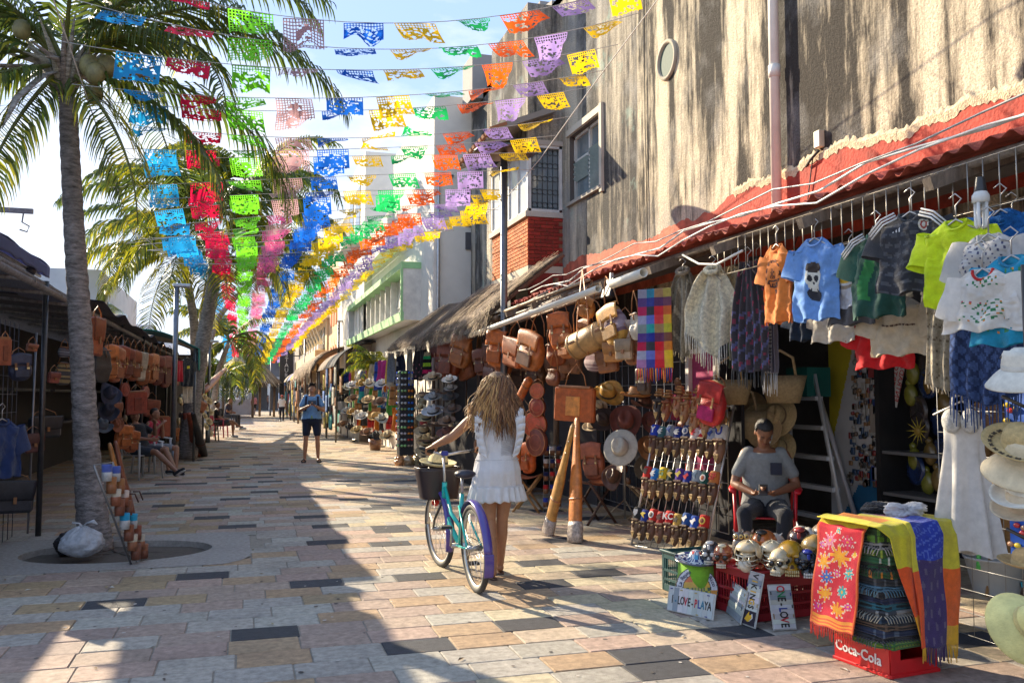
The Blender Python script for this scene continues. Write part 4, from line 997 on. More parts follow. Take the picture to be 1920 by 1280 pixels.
hb('sack',1116,652,38,40,(.40,.28,.28),'small lilac striped woven bag beneath the duffel bag',strap=40,pat=lambda k:(.46,.34,.34) if int(k*16)%2 else (.24,.13,.15),X=3.55)
hb('satchel',1150,642,30,32,GOLD,'little golden purse hanging right of the woven bag',strap=40,X=3.5)
hb('satchel',1172,600,30,32,(.5,.36,.28),'pale canvas satchel with striped flap near the plaid scarf',strap=24,X=3.5)
hb('satchel',1170,636,26,34,(.52,.34,.2),'sandy small purse below the pale canvas satchel',strap=30,X=3.46)
hb('sack',1188,585,24,48,(.62,.52,.40),'cream sack bag hanging next to the plaid scarf',strap=40,X=3.5)
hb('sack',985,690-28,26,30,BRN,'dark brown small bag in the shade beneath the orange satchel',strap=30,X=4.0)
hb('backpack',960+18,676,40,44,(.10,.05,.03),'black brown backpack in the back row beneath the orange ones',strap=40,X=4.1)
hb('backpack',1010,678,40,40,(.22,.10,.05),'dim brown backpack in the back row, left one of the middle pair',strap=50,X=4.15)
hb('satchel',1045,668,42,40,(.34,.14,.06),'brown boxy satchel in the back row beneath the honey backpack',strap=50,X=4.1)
hb('satchel',1075,664,34,32,(.38,.20,.10),'small tan purse with flap in the back row left of the duffel',strap=50,X=4.0)
hb('tote',1081,726,66,56,ORA,'big flat orange leather tote bag with square pocket on long straps',strap=44,X=3.55,rz=-50,c2=(.75,.29,.06))

for i,(px,top,w_,h_,kd,c,nm) in enumerate(((800,662,28,30,'sack',(.30,.07,.03),'rusty drawstring bag at the very start of the hanging row'),(862,668,30,40,'satchel',(.34,.10,.03),'russet satchel between the bucket bag and the tan backpack'),(900,655,30,44,'bucket',(.24,.07,.03),'chocolate bucket bag left of the lamp post'),(955,660,32,40,'bucket',(.46,.14,.03),'caramel bucket bag low beside the lamp post'),(990,626,36,46,'backpack',(.50,.16,.03),'caramel backpack tucked between the two orange ones'),(1030,640,34,44,'sack',(.34,.10,.03),'russet sack right of the large tan backpack'),(1062,628,38,40,'bucket',(.50,.15,.03),'caramel bucket bag beneath the honey backpack'),(1100,600,34,40,'backpack',(.42,.14,.03),'tan backpack half behind the cylinder duffel'),(1110,560,34,34,'bucket',(.55,.24,.05),'golden bucket bag highest near the floodlight'),(1160,610,30,36,'backpack',(.50,.22,.07),'straw coloured small backpack left of the canvas satchel'),(1135,660,34,34,'satchel',(.36,.12,.04),'russet purse below the striped woven bag'),(1190,640,24,40,'bucket',(.40,.16,.06),'dusty brown pouch close to the plaid scarf'),(925,690,26,30,'satchel',(.20,.06,.03),'dark chocolate purse lowest left of the lamp post'),(1040,690,30,30,'sack',(.26,.08,.03),'chocolate sack low above the orange tote'),(1206,690,26,44,'bucket',(.10,.05,.03),'black brown pouch hanging over the orange leather hat'))):
    hb(kd,px,top,w_,h_,c,nm,X=3.6 if i%2 else 3.5,strap=34,tilt=random.uniform(-16,16),rz=random.uniform(-75,-40))
m_=MB(TAN); a=onX(1092,505,3.35); 
t=thing('leather_strap','pair of long tan leather straps hanging from the roof end board','strap',a)
m_.tube([(0,0,0),(-.02,.1,-.5),(0,.2,-.95)],.018,6,flat=.3); m_.tube([(0,0,0),(.02,-.1,-.5),(0,-.14,-.9)],.018,6,flat=.3); m_.build('strap',leather,t)
for px,py,r_,c,l in ((1009,731,11,(.48,.11,.045),'smallest round leather bag, top of the vertical string'),(1007,761,13,(.40,.07,.035),'second round leather bag down the vertical string'),(1003,793,18,(.45,.08,.035),'third and reddest round leather bag down the string'),(1005,826,19,(.20,.06,.04),'dark lowest round leather bag down the string')):
    hb('round',px,py-r_,r_*2,r_*2,c,l,X=3.5,strap=10,rz=-52,c2=(.50,.20,.08))
a=onX(962,770,3.4);b=onX(992,712,3.4); m_=MB(ORA); m_.tube([a,a.lerp(b,.05),a.lerp(b,.95),b],[.045,.055,.055,.045],14); t=thing('tube_case','slanting tan leather tube case hanging left of the round bags','case',a); m_.v=[tuple(Vector(v)-a) for v in m_.v]; m_.build('tube',leather,t)
m_=MB((.25,.1,.05)); 
for k in (.15,.5,.85): c_=(b-a)*k; dd=(b-a).normalized()*.012; m_.tube([c_-dd,c_+dd],.058,14)
m_.build('band',leather,t)
q=onX(968,830,3.3); t=thing('guitar_case','long orange leather case hanging just behind the woman','case',q); m_=MB(ORA); m_.tube([(0,0,.5),(0,0,.2),(0,0,0),(0,0,-.25),(0,0,-.4)],[.04,.07,.10,.09,.03],14,flat=.6); m_.build('body',leather,t); m_=MB(BRN); m_.tube([(0,-.02,.2),(.0,-.05,0),(0,-.02,-.3)],.012,5); m_.build('seam',leather,t)
# folding stools
def xstool(label,loc,rz,h=.48,w=.36,col=(.45,.24,.09),seat=(.33,.09,.035)):
    t=thing('folding_stool',label,'stool',loc,rz,'folding wooden stools'); 
    for sy in (-1,1):
        for s in (-1,1):
            m_=MB(jit(col,.15)); m_.tube([(-s*w/2,sy*w*.36+s*.02,0),(s*w/2,sy*w*.36+s*.02,h)],.016,7); m_.build('leg',wood,t)
    m_=MB(seat); m_.sheet(10,4,lambda u,v:((u-.5)*w*1.02,(v-.5)*w*.9,h-.05*math.sin(PI*u)),thick=.012); m_.build('seat',leather,t)
    m_=MB(col); 
    for s in(-1,1): m_.tube([(s*w/2,-w*.45,h),(s*w/2,w*.45,h)],.014,6)
    m_.build('top_rail',wood,t); return t
q=gr(990,958); q.z=0; xstool('folding stool with yellow wood legs right behind the woman',q,R(-30)); 
def seated_bag(label,p,w,h,col,rz): return bag('backpack',label,Vector((p.x,p.y,p.z+h+.03)),R(rz),w,h,col,.0,0,'backpacks standing on the folding stools')
seated_bag('bright orange backpack standing on the stool behind the woman',q+Vector((0,0,.45)),.30,.40,(.58,.13,.03),-60)
q=gr(1112,980); xstool('dark folding stool behind the upright leather cases',q,R(20),.5,.42,(.10,.05,.03))
seated_bag('pinkish tan backpack on the dark folding stool',q+Vector((0,0,.47)),.32,.44,(.50,.16,.07),-40)
q=gr(1215,978); xstool('third folding stool beneath the hat stand, pale legs',q,R(-10),.42,.4,(.36,.24,.13),(.2,.09,.05))
q=gr(945,930); xstool('folding stool half hidden behind the woman legs',q,R(10),.44,.36)
# two upright leather machete cases with wrapped feet
for (bot,top,rr_,lab,c) in ((gr(1026,1003),(1075,795),.085,'left leaning ochre leather gun case with wrapped foot',(.52,.25,.05)),(gr(1078,1016),(1082,783),.105,'right upright orange leather gun case with studs',(.60,.20,.04))):
    tp=onX(*top,bot.x+ .12); t=thing('leather_case',lab,'case',bot,0,'leather gun cases leaning by the stall'); D=tp-bot
    m_=MB(c); m_.tube([D*k for k in (.0,.04,.3,.5,.62,.8,.97,1.0)],[rr_*.85,rr_,rr_,rr_*.92,rr_*.68,rr_*.5,rr_*.45,rr_*.3],18,flat=.6); m_.build('body',leather,t)
    m_=MB((.40,.14,.04)); m_.tube([D*.33,D*.345],rr_*1.04,18,flat=.62); m_.tube([D*.36+Vector((0,-rr_*.62,0)),D*.28+Vector((0,-rr_*.66,0))],.014,6); m_.build('strap',leather,t)
    m_=MB((.75,.7,.6)); 
    for k in (.27,.37,.46,.75,.85): m_.ell(D*k+Vector((-.02,-rr_*.60*(1 if k<.5 else .55),0)),(.008,.008,.008),n=6,m=4)
    m_.build('stud',metal,t)
    m_=MB((.62,.54,.48)); m_.tube([D*-.005,D*.05,D*.12,D*.16],[rr_*1.1,rr_*1.14,rr_*1.1,rr_*1.02],14,flat=.66); wr=m_.build('wrapped_foot',mat('clear_wrap',rough=.2,var=.4,vs_=30,bump=1,bs=40,trans=.3),t)
# mug rack small
t=thing('mug_rack','small wire rack of coloured leather mugs left of the gun cases','rack',gr(1035,960)); rzk=R(-55)
m_=MB(); wire_grid(m_,(-.12,0,0),(.26,.05,0),(.1,.25,.85),3,6,.004,(.4,.4,.4)); m_.build('frame',metal,t)
def mug(label,loc,col,c2,s=1.,rot=(0,0,0),group='leather wrapped mugs on the wire racks'):
    u=thing('mug',label,'mug',loc,0,group,rot=rot); m_=MB(c2); m_.lathe([(.001,0),(.03*s,0),(.033*s,.05*s),(.03*s,.06*s)],12); m_.build('holder',leather,u)
    m_=MB(col); m_.lathe([(.031*s,.055*s),(.032*s,.10*s),(.026*s,.104*s),(.001,.1*s)],12); m_.build('band',cloth,u)
mc=[('blue',(.02,.05,.4)),('red',(.6,.02,.02)),('navy',(.01,.02,.12)),('white',(.7,.7,.7))]
for j in range(5):
    for i in range(3):
        n_,c=mc[(i*3+j)%4]; f_=.18+.19*j
        mug('%s topped mug, %s from the left in the %s tier of the little rack'%(n_,ORD[i],ORD[j]),gr(1035,960)+Vector((-.10+.09*i+.1*f_,-.03+.25*f_,.85*f_-.08)),c,(.25,.12,.06),1.1)

# ================================================================ dark grid wall and hat stand behind the bags
t=thing('wire_grid_panel','black backed wire grid wall at the rear of the bag stall','rack',(4.75,9.6,0))
m_=MB(); wire_grid(m_,(0,-1.6,.1),(0,3.4,0),(0,0,2.3),17,9,.005,(.50,.50,.50)); m_.build('wire',metal,t,kind='stuff')
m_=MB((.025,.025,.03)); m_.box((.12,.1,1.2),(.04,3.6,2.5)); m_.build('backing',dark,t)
for i in range(24):
    yy=8.2+rr.random()*2.9; z=.4+rr.random()*1.4; c=jit(rr.choice([BRN,(.05,.04,.03),(.25,.12,.05)]),.2)
    m_=MB(c); m_.ell((0,0,0),(.03,.07,.05)); m_.build('purse',leather,loc=(4.68,yy,z),label='small %s leather purse clipped to the black grid wall, %s toward the street end'%(('brown','black','tan')[i%3],ORD[i]),cat='purse',group='small purses clipped to the grid wall')
p=gr(1172,975); t=thing('hat_stand','slim white pole hat stand with folding feet amid the cowboy hats','stand',p); H_=1.45
m_=MB((.55,.53,.5)); m_.tube([(0,0,.02),(0,0,H_)],.014,8); m_.build('pole',metal,t)
for k in range(3):
    a=R(40+120*k); m_=MB((.5,.38,.25)); m_.tube([(0,0,.25),(.28*math.cos(a),.28*math.sin(a),0)],.009,6); m_.build('foot',metal,t)
HG='cowboy and fedora hats round the white pole stand'
def ph(px,py,w,lab,col,X,rot,kind='cowboy',m=None,band=(.08,.05,.03),brim=.18,grp=HG,up=.02,holes=False,dy=0.):
    q=onX(px,py,X); s=px2m(w,q)/(brim*2); return hat(lab,q,tuple(R(a) for a in rot),s,col,band,brim,kind,m or felt,grp,up,holes=holes)
ph(1140,738,60,'golden tan cowboy hat tipped toward the street, top left of the stand',(.55,.30,.06),4.0,(35,-30,10),m=leather)
ph(1192,742,58,'orange leather hat with stitched band, top right of the stand',(.52,.22,.06),4.15,(5,0,10),kind='fedora',m=leather)
ph(1208,760,54,'dark brown hat half hidden below the orange leather hat',(.13,.05,.03),4.3,(5,0,0))
ph(1124,762,30,'small cream straw hat below the golden hat',(.6,.45,.25),4.05,(40,-20,0),'fedora')
ph(1132,788,50,'black hat with tan crown on the left side of the stand',(.05,.035,.03),4.0,(40,-40,0),'fedora')
ph(1110,800,36,'cream hat with upturned brim at far left of the stand',(.62,.48,.30),4.05,(20,-20,0),'fedora')
ph(1174,790,66,'wide chestnut brown cowboy hat in the middle of the stand',(.16,.045,.03),4.0,(62,0,-30))
ph(1222,790,40,'reddish hat hanging right of the chestnut cowboy hat',(.15,.05,.04),4.3,(70,0,-30))
ph(1163,838,66,'large pale grey felt hat facing out on the stand',(.46,.43,.36),3.85,(70,0,-40),'fedora',up=.0,band=(.36,.33,.28))
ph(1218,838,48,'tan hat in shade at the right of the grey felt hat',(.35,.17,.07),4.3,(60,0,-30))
ph(1152,893,50,'dark brown leather hat lowest on the stand',(.13,.06,.035),3.95,(65,0,-60),m=leather)
ph(1212,878,46,'olive grey hat hanging low at the right of the stand',(.12,.10,.07),4.3,(70,0,-30),'fedora')

# ================================================================ plaid scarf, ponchos and shawls
q=onX(1227,541,3.42); s=zc(q)/FPX
cols_=[(.30,.28,.40),(.02,.10,.20),(.03,.03,.22),(.03,.25,.30),(.20,.14,.12),(.03,.02,.22),(.6,.02,.05),(.55,.06,.05)]
def plaid(u,v):
    a=int(u*4); b=int(v*9); warm=(a>=2)
    T=[((.30,.29,.38),(.03,.24,.36),(.36,.20,.10),(.42,.32,.07)),((.10,.05,.20),(.03,.04,.26),(.10,.03,.12),(.16,.05,.10)),((.50,.02,.10),(.035,.04,.05),(.62,.02,.03),(.62,.12,.02)),((.38,.36,.52),(.12,.16,.55),(.66,.05,.06),(.75,.40,.03)),((.25,.30,.28),(.02,.36,.34),(.38,.24,.10),(.50,.46,.03)),((.10,.04,.24),(.02,.03,.30),(.14,.03,.10),(.22,.07,.04)),((.52,.01,.06),(.04,.04,.05),(.70,.01,.02),(.70,.22,.02)),((.40,.40,.52),(.14,.17,.55),(.70,.05,.06),(.85,.55,.02)),((.45,.2,.4),(.05,.05,.3),(.7,.02,.03),(.8,.5,.03))]
    return T[b][a]
hang('plaid_scarf','bright red, blue and orange plaid scarf with orange tassels','scarf',q,R(-50),66*s,74*s,150*s,colf=plaid,folds=2,amp=.012,fringe=lambda u:[(.7,.02,.02),(.85,.3,.02),(.03,.04,.4)][int(u*37)%3],fl=.12,nx=32,ny=45)
def poncho(label,px,top,bot,w0,w1,col,colf,X,fr,m,seed,zig=.15,neck=True,amp=.03,fl=.07,folds=5,rz=-52):
    w1*=1.3
    q=onX(px,top,X); s=zc(q)/FPX; h=(bot-top)*s
    t=hang('poncho',label,'poncho',q,R(rz),w0*s,w1*s,h-zig,col,colf,folds,amp,fr,fl,m,'ponchos and shawls hanging under the roof',seed,44,44,zig=zig,shape=lambda v:(w0+(w1-w0)*min(1,v*1.6)**.7)*s,hangr=True)
    if neck:
        m_=MB(jit(col,.15)); m_.tube([(w0*s*.40*math.cos(a),-.035*math.sin(a),.0-.03*math.sin(a)) for a in [2*PI*k/16 for k in range(17)]],.022,7); m_.build('collar',m,t)
    return t
poncho('brown and grey striped hooded poncho with button front',1280,508,672,26,62,(.30,.25,.19),lambda u,v:(.42,.37,.28) if (int((v*1.0+abs(u-.5)*.9)*13)%4==0 or int((abs(u-.5))*15)%4==0) else (.22,.185,.14),3.62,(.5,.44,.3),knit,3,fl=.05)
poncho('shaggy cream white poncho with long fringe',1336,505,672,34,84,(.80,.74,.56),None,3.55,(.80,.76,.66),knit,5,zig=.22,amp=.045,fl=.16,folds=3)
poncho('beige crochet edged shawl right of the cream poncho',1378,500,640,18,34,(.66,.56,.36),None,3.75,(.62,.5,.3),knit,6,zig=.1,neck=False)
poncho('black flowered fringe shawl left of the orange t shirt',1402,490,700,30,56,(.06,.055,.07),lambda u,v:(.40,.06,.12) if (math.sin(u*31+v*9)*math.sin(v*37+u*5)>.72) else ((.16,.17,.36) if math.sin(u*23+v*40)>.7 and v>.45 else (.07,.065,.08)),3.66,(.05,.05,.05),cloth,7,zig=.02,neck=False,fl=.12)
poncho('grey sheer shawl with white fringe hanging by the orange t shirt',1440,560,700,20,24,(.34,.32,.38),lambda u,v:(.75,.73,.72) if abs(u-.5)<.2 and int(v*40)%2 else (.26,.24,.30),3.8,(.8,.8,.8),thin,8,zig=.0,neck=False,fl=.16)
poncho('dim grey cardigan between the black shawl and the orange shirt',1418,480,640,26,34,(.14,.135,.14),None,3.95,None,knit,9,zig=.0,neck=False)
poncho('dark green shawl tip behind the cream poncho',1382,600,690,26,24,(.02,.05,.02),None,4.0,None,cloth,10,zig=.0,neck=False)
# ================================================================ shirts on the rail
SK=(.75,.74,.66); BK=(.03,.03,.04)
skull=ellprint([(.5,.38,.34,.28,SK),(.5,.62,.22,.16,SK),(.36,.42,.10,.08,BK),(.64,.42,.10,.08,BK),(.5,.54,.04,.04,BK),(.5,.72,.16,.03,BK),(.5,.14,.36,.13,(.05,.035,.03)),(.5,.82,.3,.16,BK),(.5,.70,.14,.035,SK)])
def sp(px,top,w,h,X): X=X-.19; q=onX(px,top,X); s=zc(q)/FPX; return q,s
def SH(label,px,top,wd,ht,col,X=3.72,rz=-72,**k):
    q,s=sp(px,top,wd,ht,X); return shirt(label,q,R(rz-6),wd*.72,ht*s,col,sl_len=.2,**k)
SH('orange t shirt with round black print at the left end of the shirts',1455,452,.40,150,(.80,.24,.04),seed=1,rz=-78,prints=[(-.28,.28,.2,.75,lambda u,v:(.08,.03,.02) if (.75<math.hypot((u-.5)*2,(v-.3)*3)<.95 and math.sin(math.atan2(v-.3,u-.5)*14)>0) or (.25<u<.75 and .48<v<.62 and (u<.3 or u>.7 or v<.51 or v>.59)) or (.4<u<.6 and .2<v<.42 and math.sin(u*90)*math.sin(v*60)>0) or (.45<u<.58 and .68<v<.76) else None,'print')])
SH('light blue t shirt with bearded skull print',1527,440,.46,156,(.16,.34,.72),seed=2,rz=-66,prints=[(-.2,.24,.3,.78,skull,'print')],X=3.68)
SH('two tone taupe and grey t shirt with beer bottles print',1592,462,.48,142,(.36,.29,.22),seed=3,rz=-66,sleeve=(.08,.08,.09),pattern=lambda u,v:(.36,.29,.22) if u>.35 and v<.55 else (.085,.085,.095),X=3.80,prints=[(-.25,.25,.25,.5,ellprint([(.2,.25,.07,.25,(.85,.8,.7)),(.45,.22,.07,.25,(.85,.8,.7)),(.7,.25,.07,.25,(.85,.8,.7)),(0,.45,1,.75,0,(.80,.50,.04)),(0,.78,1,.9,0,(.7,.7,.7))]),'print'),(-.22,.24,.52,.78,ellprint([(0,0,1,1,0,(.62,.62,.66))]),'print_panel')])
tc_=bpy.context.scene.objects
SH('dark green striped shoulder jersey left of the black jersey',1643,430,.46,160,(.012,.085,.06),seed=4,rz=-64,stripes=(.8,.8,.8),X=3.70,pattern=lambda u,v:(.03,.22,.06) if abs(u-.35-.1*math.sin(v*7))<.10 and .25<v<.8 else (.012,.075,.055))
def jerseyp(u,v): 
    k=math.sin(v*52)+.6*math.sin(u*40+3*math.sin(v*17)); return (.035,.037,.048) if k<.5 else (.085,.09,.105)
SH('black quilted pattern football jersey with three white shoulder stripes',1706,390,.50,154,(.035,.037,.045),seed=5,rz=-62,stripes=(.85,.85,.85),pattern=jerseyp,X=3.62,prints=[(.14,.30,.10,.26,ellprint([(.5,.5,.48,.48,(.75,.72,.65)),(.5,.5,.3,.34,(.45,.07,.05)),(.5,.5,.16,.2,(.7,.68,.6))]),'crest'),(-.24,-.10,.17,.24,lambda u,v:(.8,.8,.8) if v>.9-.85*u and (int(u*5.9)%2==0) else None,'emblem')])
SH('lime yellow t shirt with a skull in a red beret',1792,404,.44,166,(.62,.80,.01),seed=6,rz=-60,X=3.6,collar=(.55,.72,.01),prints=[(.02,.36,.28,.70,ellprint([(.5,.55,.3,.28,SK),(.5,.85,.22,.14,SK),(.62,.48,.11,.09,(.02,.05,.03)),(.36,.5,.1,.08,(.02,.05,.03)),(.5,.82,.16,.025,BK),(.5,.96,.06,.05,(.6,.4,.02)),(.5,.18,.38,.2,(.55,.02,.02)),(.5,.30,.32,.03,(.2,.02,.02))]),'print')])
SH('white short top with silver blue flowers left of the turquoise blouse',1853,430,.40,110,(.62,.60,.58),seed=7,rz=-62,X=3.58,name='blouse',cat='blouse',pattern=lambda u,v:(.10,.11,.20) if math.sin(u*47+v*20)*math.sin(v*43-u*9)>.62 and v>.1 else (.66,.64,.62),vneck=True,m=thin)
flo=lambda base:(lambda u,v:((.75,.28,.05) if math.sin(u*61)*math.sin(v*47)>.8 else (.5,.05,.12) if math.sin(u*53+2)*math.sin(v*59+1)>.82 else (.05,.25,.10)) if (abs(u-.5)<.28 and (.12<v<.30 or .52<v<.85) and math.sin(u*61)*math.sin(v*47)+math.sin(u*53+2)*math.sin(v*59+1)>.55) else base)
SH('small white embroidered child blouse with red neckline',1842,495,.36,118,(.82,.78,.72),seed=8,rz=-58,X=3.42,name='blouse',cat='blouse',pattern=flo((.82,.78,.72)),collar=(.6,.03,.03),m=thin,flare=.22)
SH('turquoise blouse with embroidered flowers at the right edge',1896,470,.40,170,(.01,.30,.50),seed=9,rz=-55,X=3.5,name='blouse',cat='blouse',pattern=flo((.01,.30,.50)),collar=(.01,.22,.4),flare=.15)
SH('deep blue crochet top highest at the right edge',1876,385,.38,90,(.01,.13,.42),seed=10,rz=-60,X=3.75,name='blouse',cat='blouse',m=knit,vneck=True)
SH('royal blue ruffled blouse behind the crochet top',1898,400,.38,110,(.01,.05,.35),seed=17,rz=-60,X=3.95,name='blouse',cat='blouse',vneck=True)
SH('white cotton shirt with button placket in the lower row',1560,545,.46,92,(.66,.63,.56),seed=11,rz=-66,X=4.05,hang=False,prints=[(-.02,.02,.1,.9,lambda u,v:(.12,.1,.08) if int(v*12)%3==0 else None,'button')])
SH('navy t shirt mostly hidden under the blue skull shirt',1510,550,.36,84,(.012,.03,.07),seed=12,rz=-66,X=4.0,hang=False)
SH('bright red t shirt lowest in the second row',1655,575,.56,110,(.66,.01,.015),seed=13,rz=-62,X=4.2,hang=False)
SH('cream linen shirt with small dark embroidery over the red one',1683,550,.50,110,(.60,.50,.36),seed=14,rz=-62,X=3.95,hang=False,prints=[(-.25,.3,.42,.56,lambda u,v:(.10,.05,.04) if abs(v-.5-.15*math.sin(u*9))<.12*abs(math.sin(u*25)) else None,'embroidery')])
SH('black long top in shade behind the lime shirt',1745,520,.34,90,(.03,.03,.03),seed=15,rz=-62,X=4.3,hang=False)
q,s=sp(1775,560,0,0,3.85); hang('lace_shawl','narrow cream lace shawl with scalloped tiers under the lime shirt','shawl',q,R(-60),.20,.24,160*s,(.56,.47,.34),lambda u,v:(.28,.22,.15) if int(v*28)%4==0 and int(u*30+v*40)%3==0 else (.58,.50,.37),4,.02,(.55,.47,.35),.03,knit,seed=2,zig=.04)
q,s=sp(1848,612,0,0,3.7); hang('crochet_shawl','denim blue crochet shawl with pointed fringed hem','shawl',q,R(-60),.34,.36,120*s,(.07,.12,.30),lambda u,v:(.035,.06,.16) if (int(u*24+v*20)%4==0 or int(u*24-v*20)%4==0) else (.08,.14,.34),5,.02,(.07,.12,.30),.15,knit,seed=4,zig=.08)
# white long dress on the grid
def gown(name,label,cat,loc,rz,w0,w1,w2,h,col,group=None,m=None,amp=.02,n=8,seed=0,straps=True,bw=.30):
    t=thing(name,label,cat,loc,rz,group); r=random.Random(seed); ph=r.uniform(0,6)
    def f(u,v):
        a=2*PI*u; wv=w0+(w1-w0)*(v/.22) if v<.22 else w1+(w2-w1)*((v-.22)/.78); d=wv*.34
        k=amp*(v**1.2)*math.sin(a*n+ph)
        return ((wv/2+k)*math.cos(a),(d/2+k*.7)*math.sin(a),-.12-h*v+.02*math.sin(a*3)*v)
    m_=MB(col); m_.sheet(64,36,f); m_.build('skirt',m or thin,t,rec=False)
    if straps:
        m_=MB(jit(col,.05))
        for s in(-1,1):
            m_.ell((s*w0*.24,-.04,-.13),(w0*.26,.05,.07)); m_.tube([(s*w0*.25,-.05,-.09),(s*.04,-.02,0),(0,0,.02)],.008,5)
        m_.build('bodice',knit,t)
        hanger(t,.3)
    return t
q,s=sp(1803,745,0,0,4.05); gown('dress','long white halter dress with lace bodice hanging on the wire grid','dress',q,R(-55),.20,.20,.34,.74,(.70,.68,.65),seed=3,n=7,amp=.038)
t=thing('wire_grid_panel','white wire grid panel behind the long white dress','rack',(4.25,4.9,0)); m_=MB(); wire_grid(m_,(0,-1.15,.05),(0,.85,0),(0,0,1.9),7,14,.003,(.35,.35,.35)); m_.build('wire',metal,t,kind='stuff')
# light bulb and holder
q=onX(1838,348,3.4); t=thing('light_bulb','spiral white energy saving bulb hanging near the crochet top','light bulb',q)
m_=MB((.03,.03,.03)); m_.lathe([(.02,.04),(.026,0),(.03,-.03)],14); m_.build('socket',plastic,t)
m_=MB((.8,.79,.76)); m_.lathe([(.028,-.03),(.04,-.05),(.04,-.08),(.03,-.085)],16)
for k in range(4): 
    a=R(90*k+20); x,y_=.026*math.cos(a),.026*math.sin(a); m_.tube([(x,y_,-.08),(x,y_,-.19),(x*.6,y_*.6,-.205)],.009,7)
m_.build('tube',mat('bulb',col=(.8,.8,.77),rough=.2,trans=.2),t)
# ================================================================ shop interior: mural, magnets, ladder, dark shelf
t=thing('mural_panel','tall painted panel of yellow, grey and blue covered in magnets','panel',(6.4,8.3,0))
A=onX(1556,970,6.3); y0=onX(1556,800,6.3).y; y1=onX(1668,800,6.3).y
def muralc(u,v):
    # u 0..1 left->right in view, v 0..1 down
    if u+v*.95<.62: return (.60,.50,.03)
    if v>.52+.5*(1-u): return (.015,.17,.36)
    return (.62,.62,.63)
m_=MB(); m_.sheet(60,90,lambda u,v:(-.1,(y0+(y1-y0)*u)-8.3,2.5-2.5*v),muralc,thick=.02,sm=False); m_.build('board',plaster,t)
rm=random.Random(4)
for k in range(290):
    v=.22+.56*rm.random(); u=.18+.72*rm.random()
    if u+v*.95<.62 or u<.5-.3*(v-.2): continue
    c=rm.choice([(.03,.03,.03),(.5,.48,.45),(.16,.12,.09),(.35,.2,.1),(.05,.1,.2),(.4,.38,.36),(.3,.05,.05)])
    m_=MB(c); sx,sz=rm.uniform(.03,.06),rm.uniform(.04,.08)
    if k%3: m_.box((0,0,0),(.02,sx,sz),bev=.004)
    else: m_.lathe([(.001,.012),(sx*.5,.01),(sx*.52,-.01)],10)
    m_.build('magnet',ceramic,t,(-.125,(y0+(y1-y0)*u)-8.3,2.5-2.5*v),(0,R(-90) if not k%3 else 0,0))
for u,v,w_,h_,c in ((.80,.30,.10,.12,(.3,.05,.05)),(.84,.50,.16,.30,(.35,.31,.27)),(.84,.45,.06,.12,(.03,.05,.2)),(.84,.72,.14,.13,(.6,.6,.6)),(.78,.72,.05,.15,(.05,.1,.4))):
    m_=MB(c); m_.box((0,0,0),(.015,w_,h_)); m_.build('card',plaster,t,(-.14,(y0+(y1-y0)*u)-8.3,2.5-2.5*v))
text_obj('MAMBA\nHERE',.055,paintm,t,(-.152,(y0+(y1-y0)*.84)-8.3,2.5-2.5*.57),(R(90),0,R(-90)),(.7,.7,.66))
q=onX(1682,715,6.2); s_=thing('small_sign','slanting white sign with red words on the dark door','sign',q,0)
m_=MB((.6,.58,.55)); m_.box((0,0,0),(.01,.13,.5),rot=(R(18),0,0)); m_.build('panel',paintm,s_)
text_obj('ENTRADA\nAMERTO',.085,paintm,s_,(-.008,0,0),(0,0,0),(.5,.02,.02)).rotation_euler=Matrix(((0,0,-1),(-math.sin(R(18)),-math.cos(R(18)),0),(math.cos(R(18)),-math.sin(R(18)),0))).to_euler()
# dark souvenir shelf right of the panel
t=thing('souvenir_shelf','dark cabinet of round carvings, flowers and a skull behind the white dress','shelf',(6.3,6.9,0))
ya,yb=onX(1692,800,6.3).y,onX(1850,800,6.3).y
m_=MB((.012,.012,.014)); m_.box((.15,(ya+yb)/2-6.9,1.25),(.1,abs(ya-yb)+1.2,2.5)); m_.box((-.1,ya-6.9,1.25),(.4,.06,2.5)); 
for z in (.55,.95,): m_.box((-.1,(ya+yb)/2-6.9,z),(.35,abs(ya-yb),.03),col=(.15,.15,.15))
m_.build('cabinet',plaster,t)
for k in range(16):
    px=[1742,1742,1708,1770,1725,1765,1712,1745,1728,1768,1715,1745,1762,1720,1740,1760][k]; py=[680,718,740,760,770,790,700,850,800,850,860,720,690,880,905,900][k]
    p=onX(px,py,6.2); kind=k%4
    lab_=['round dark carved disc','dark blue painted plate','yellow green carved parrot','black and gold mask'][kind]+' on the dark shelf, '+['upper','middle','lower','bottom'][k//4]+' part'
    if k>=7 and kind==0: lab_='brown carved gourd on the dark shelf, '+['upper','middle','lower','bottom'][k//4]+' part'
    m_=MB(((.06,.05,.05),(.02,.04,.12),(.20,.20,.03),(.2,.13,.04))[kind]); 
    if kind<2: m_.lathe([(.001,.02),(.11,.02),(.14,.035),(.15,.0)],20); m_.build('souvenir',ceramic,loc=p,rot=(0,R(-90),R(-15)),label=lab_,cat='souvenir')
    else: m_.ell((0,0,0),(.05,.08,.11)); m_.ell((0,.02,.12),(.03,.04,.04)); m_.build('souvenir',ceramic,loc=p,label=lab_,cat='souvenir')
p=onX(1722,808,6.0); t=thing('metal_sunflower','yellow metal sunflower on the dark shelf above the blue skull','flower',p,0); 
for k in range(12): m_=MB((.45,.36,.03)); a=2*PI*k/12; m_.add([(0,.03*math.cos(a+.25),.03*math.sin(a+.25)),(-.02,.14*math.cos(a),.14*math.sin(a)),(0,.03*math.cos(a-.25),.03*math.sin(a-.25))],[(0,1,2)]); m_.build('petal',paintm,t)
m_=MB((.3,.2,.03)); m_.ell((-.01,0,0),(.02,.04,.04)); m_.build('centre',paintm,t)
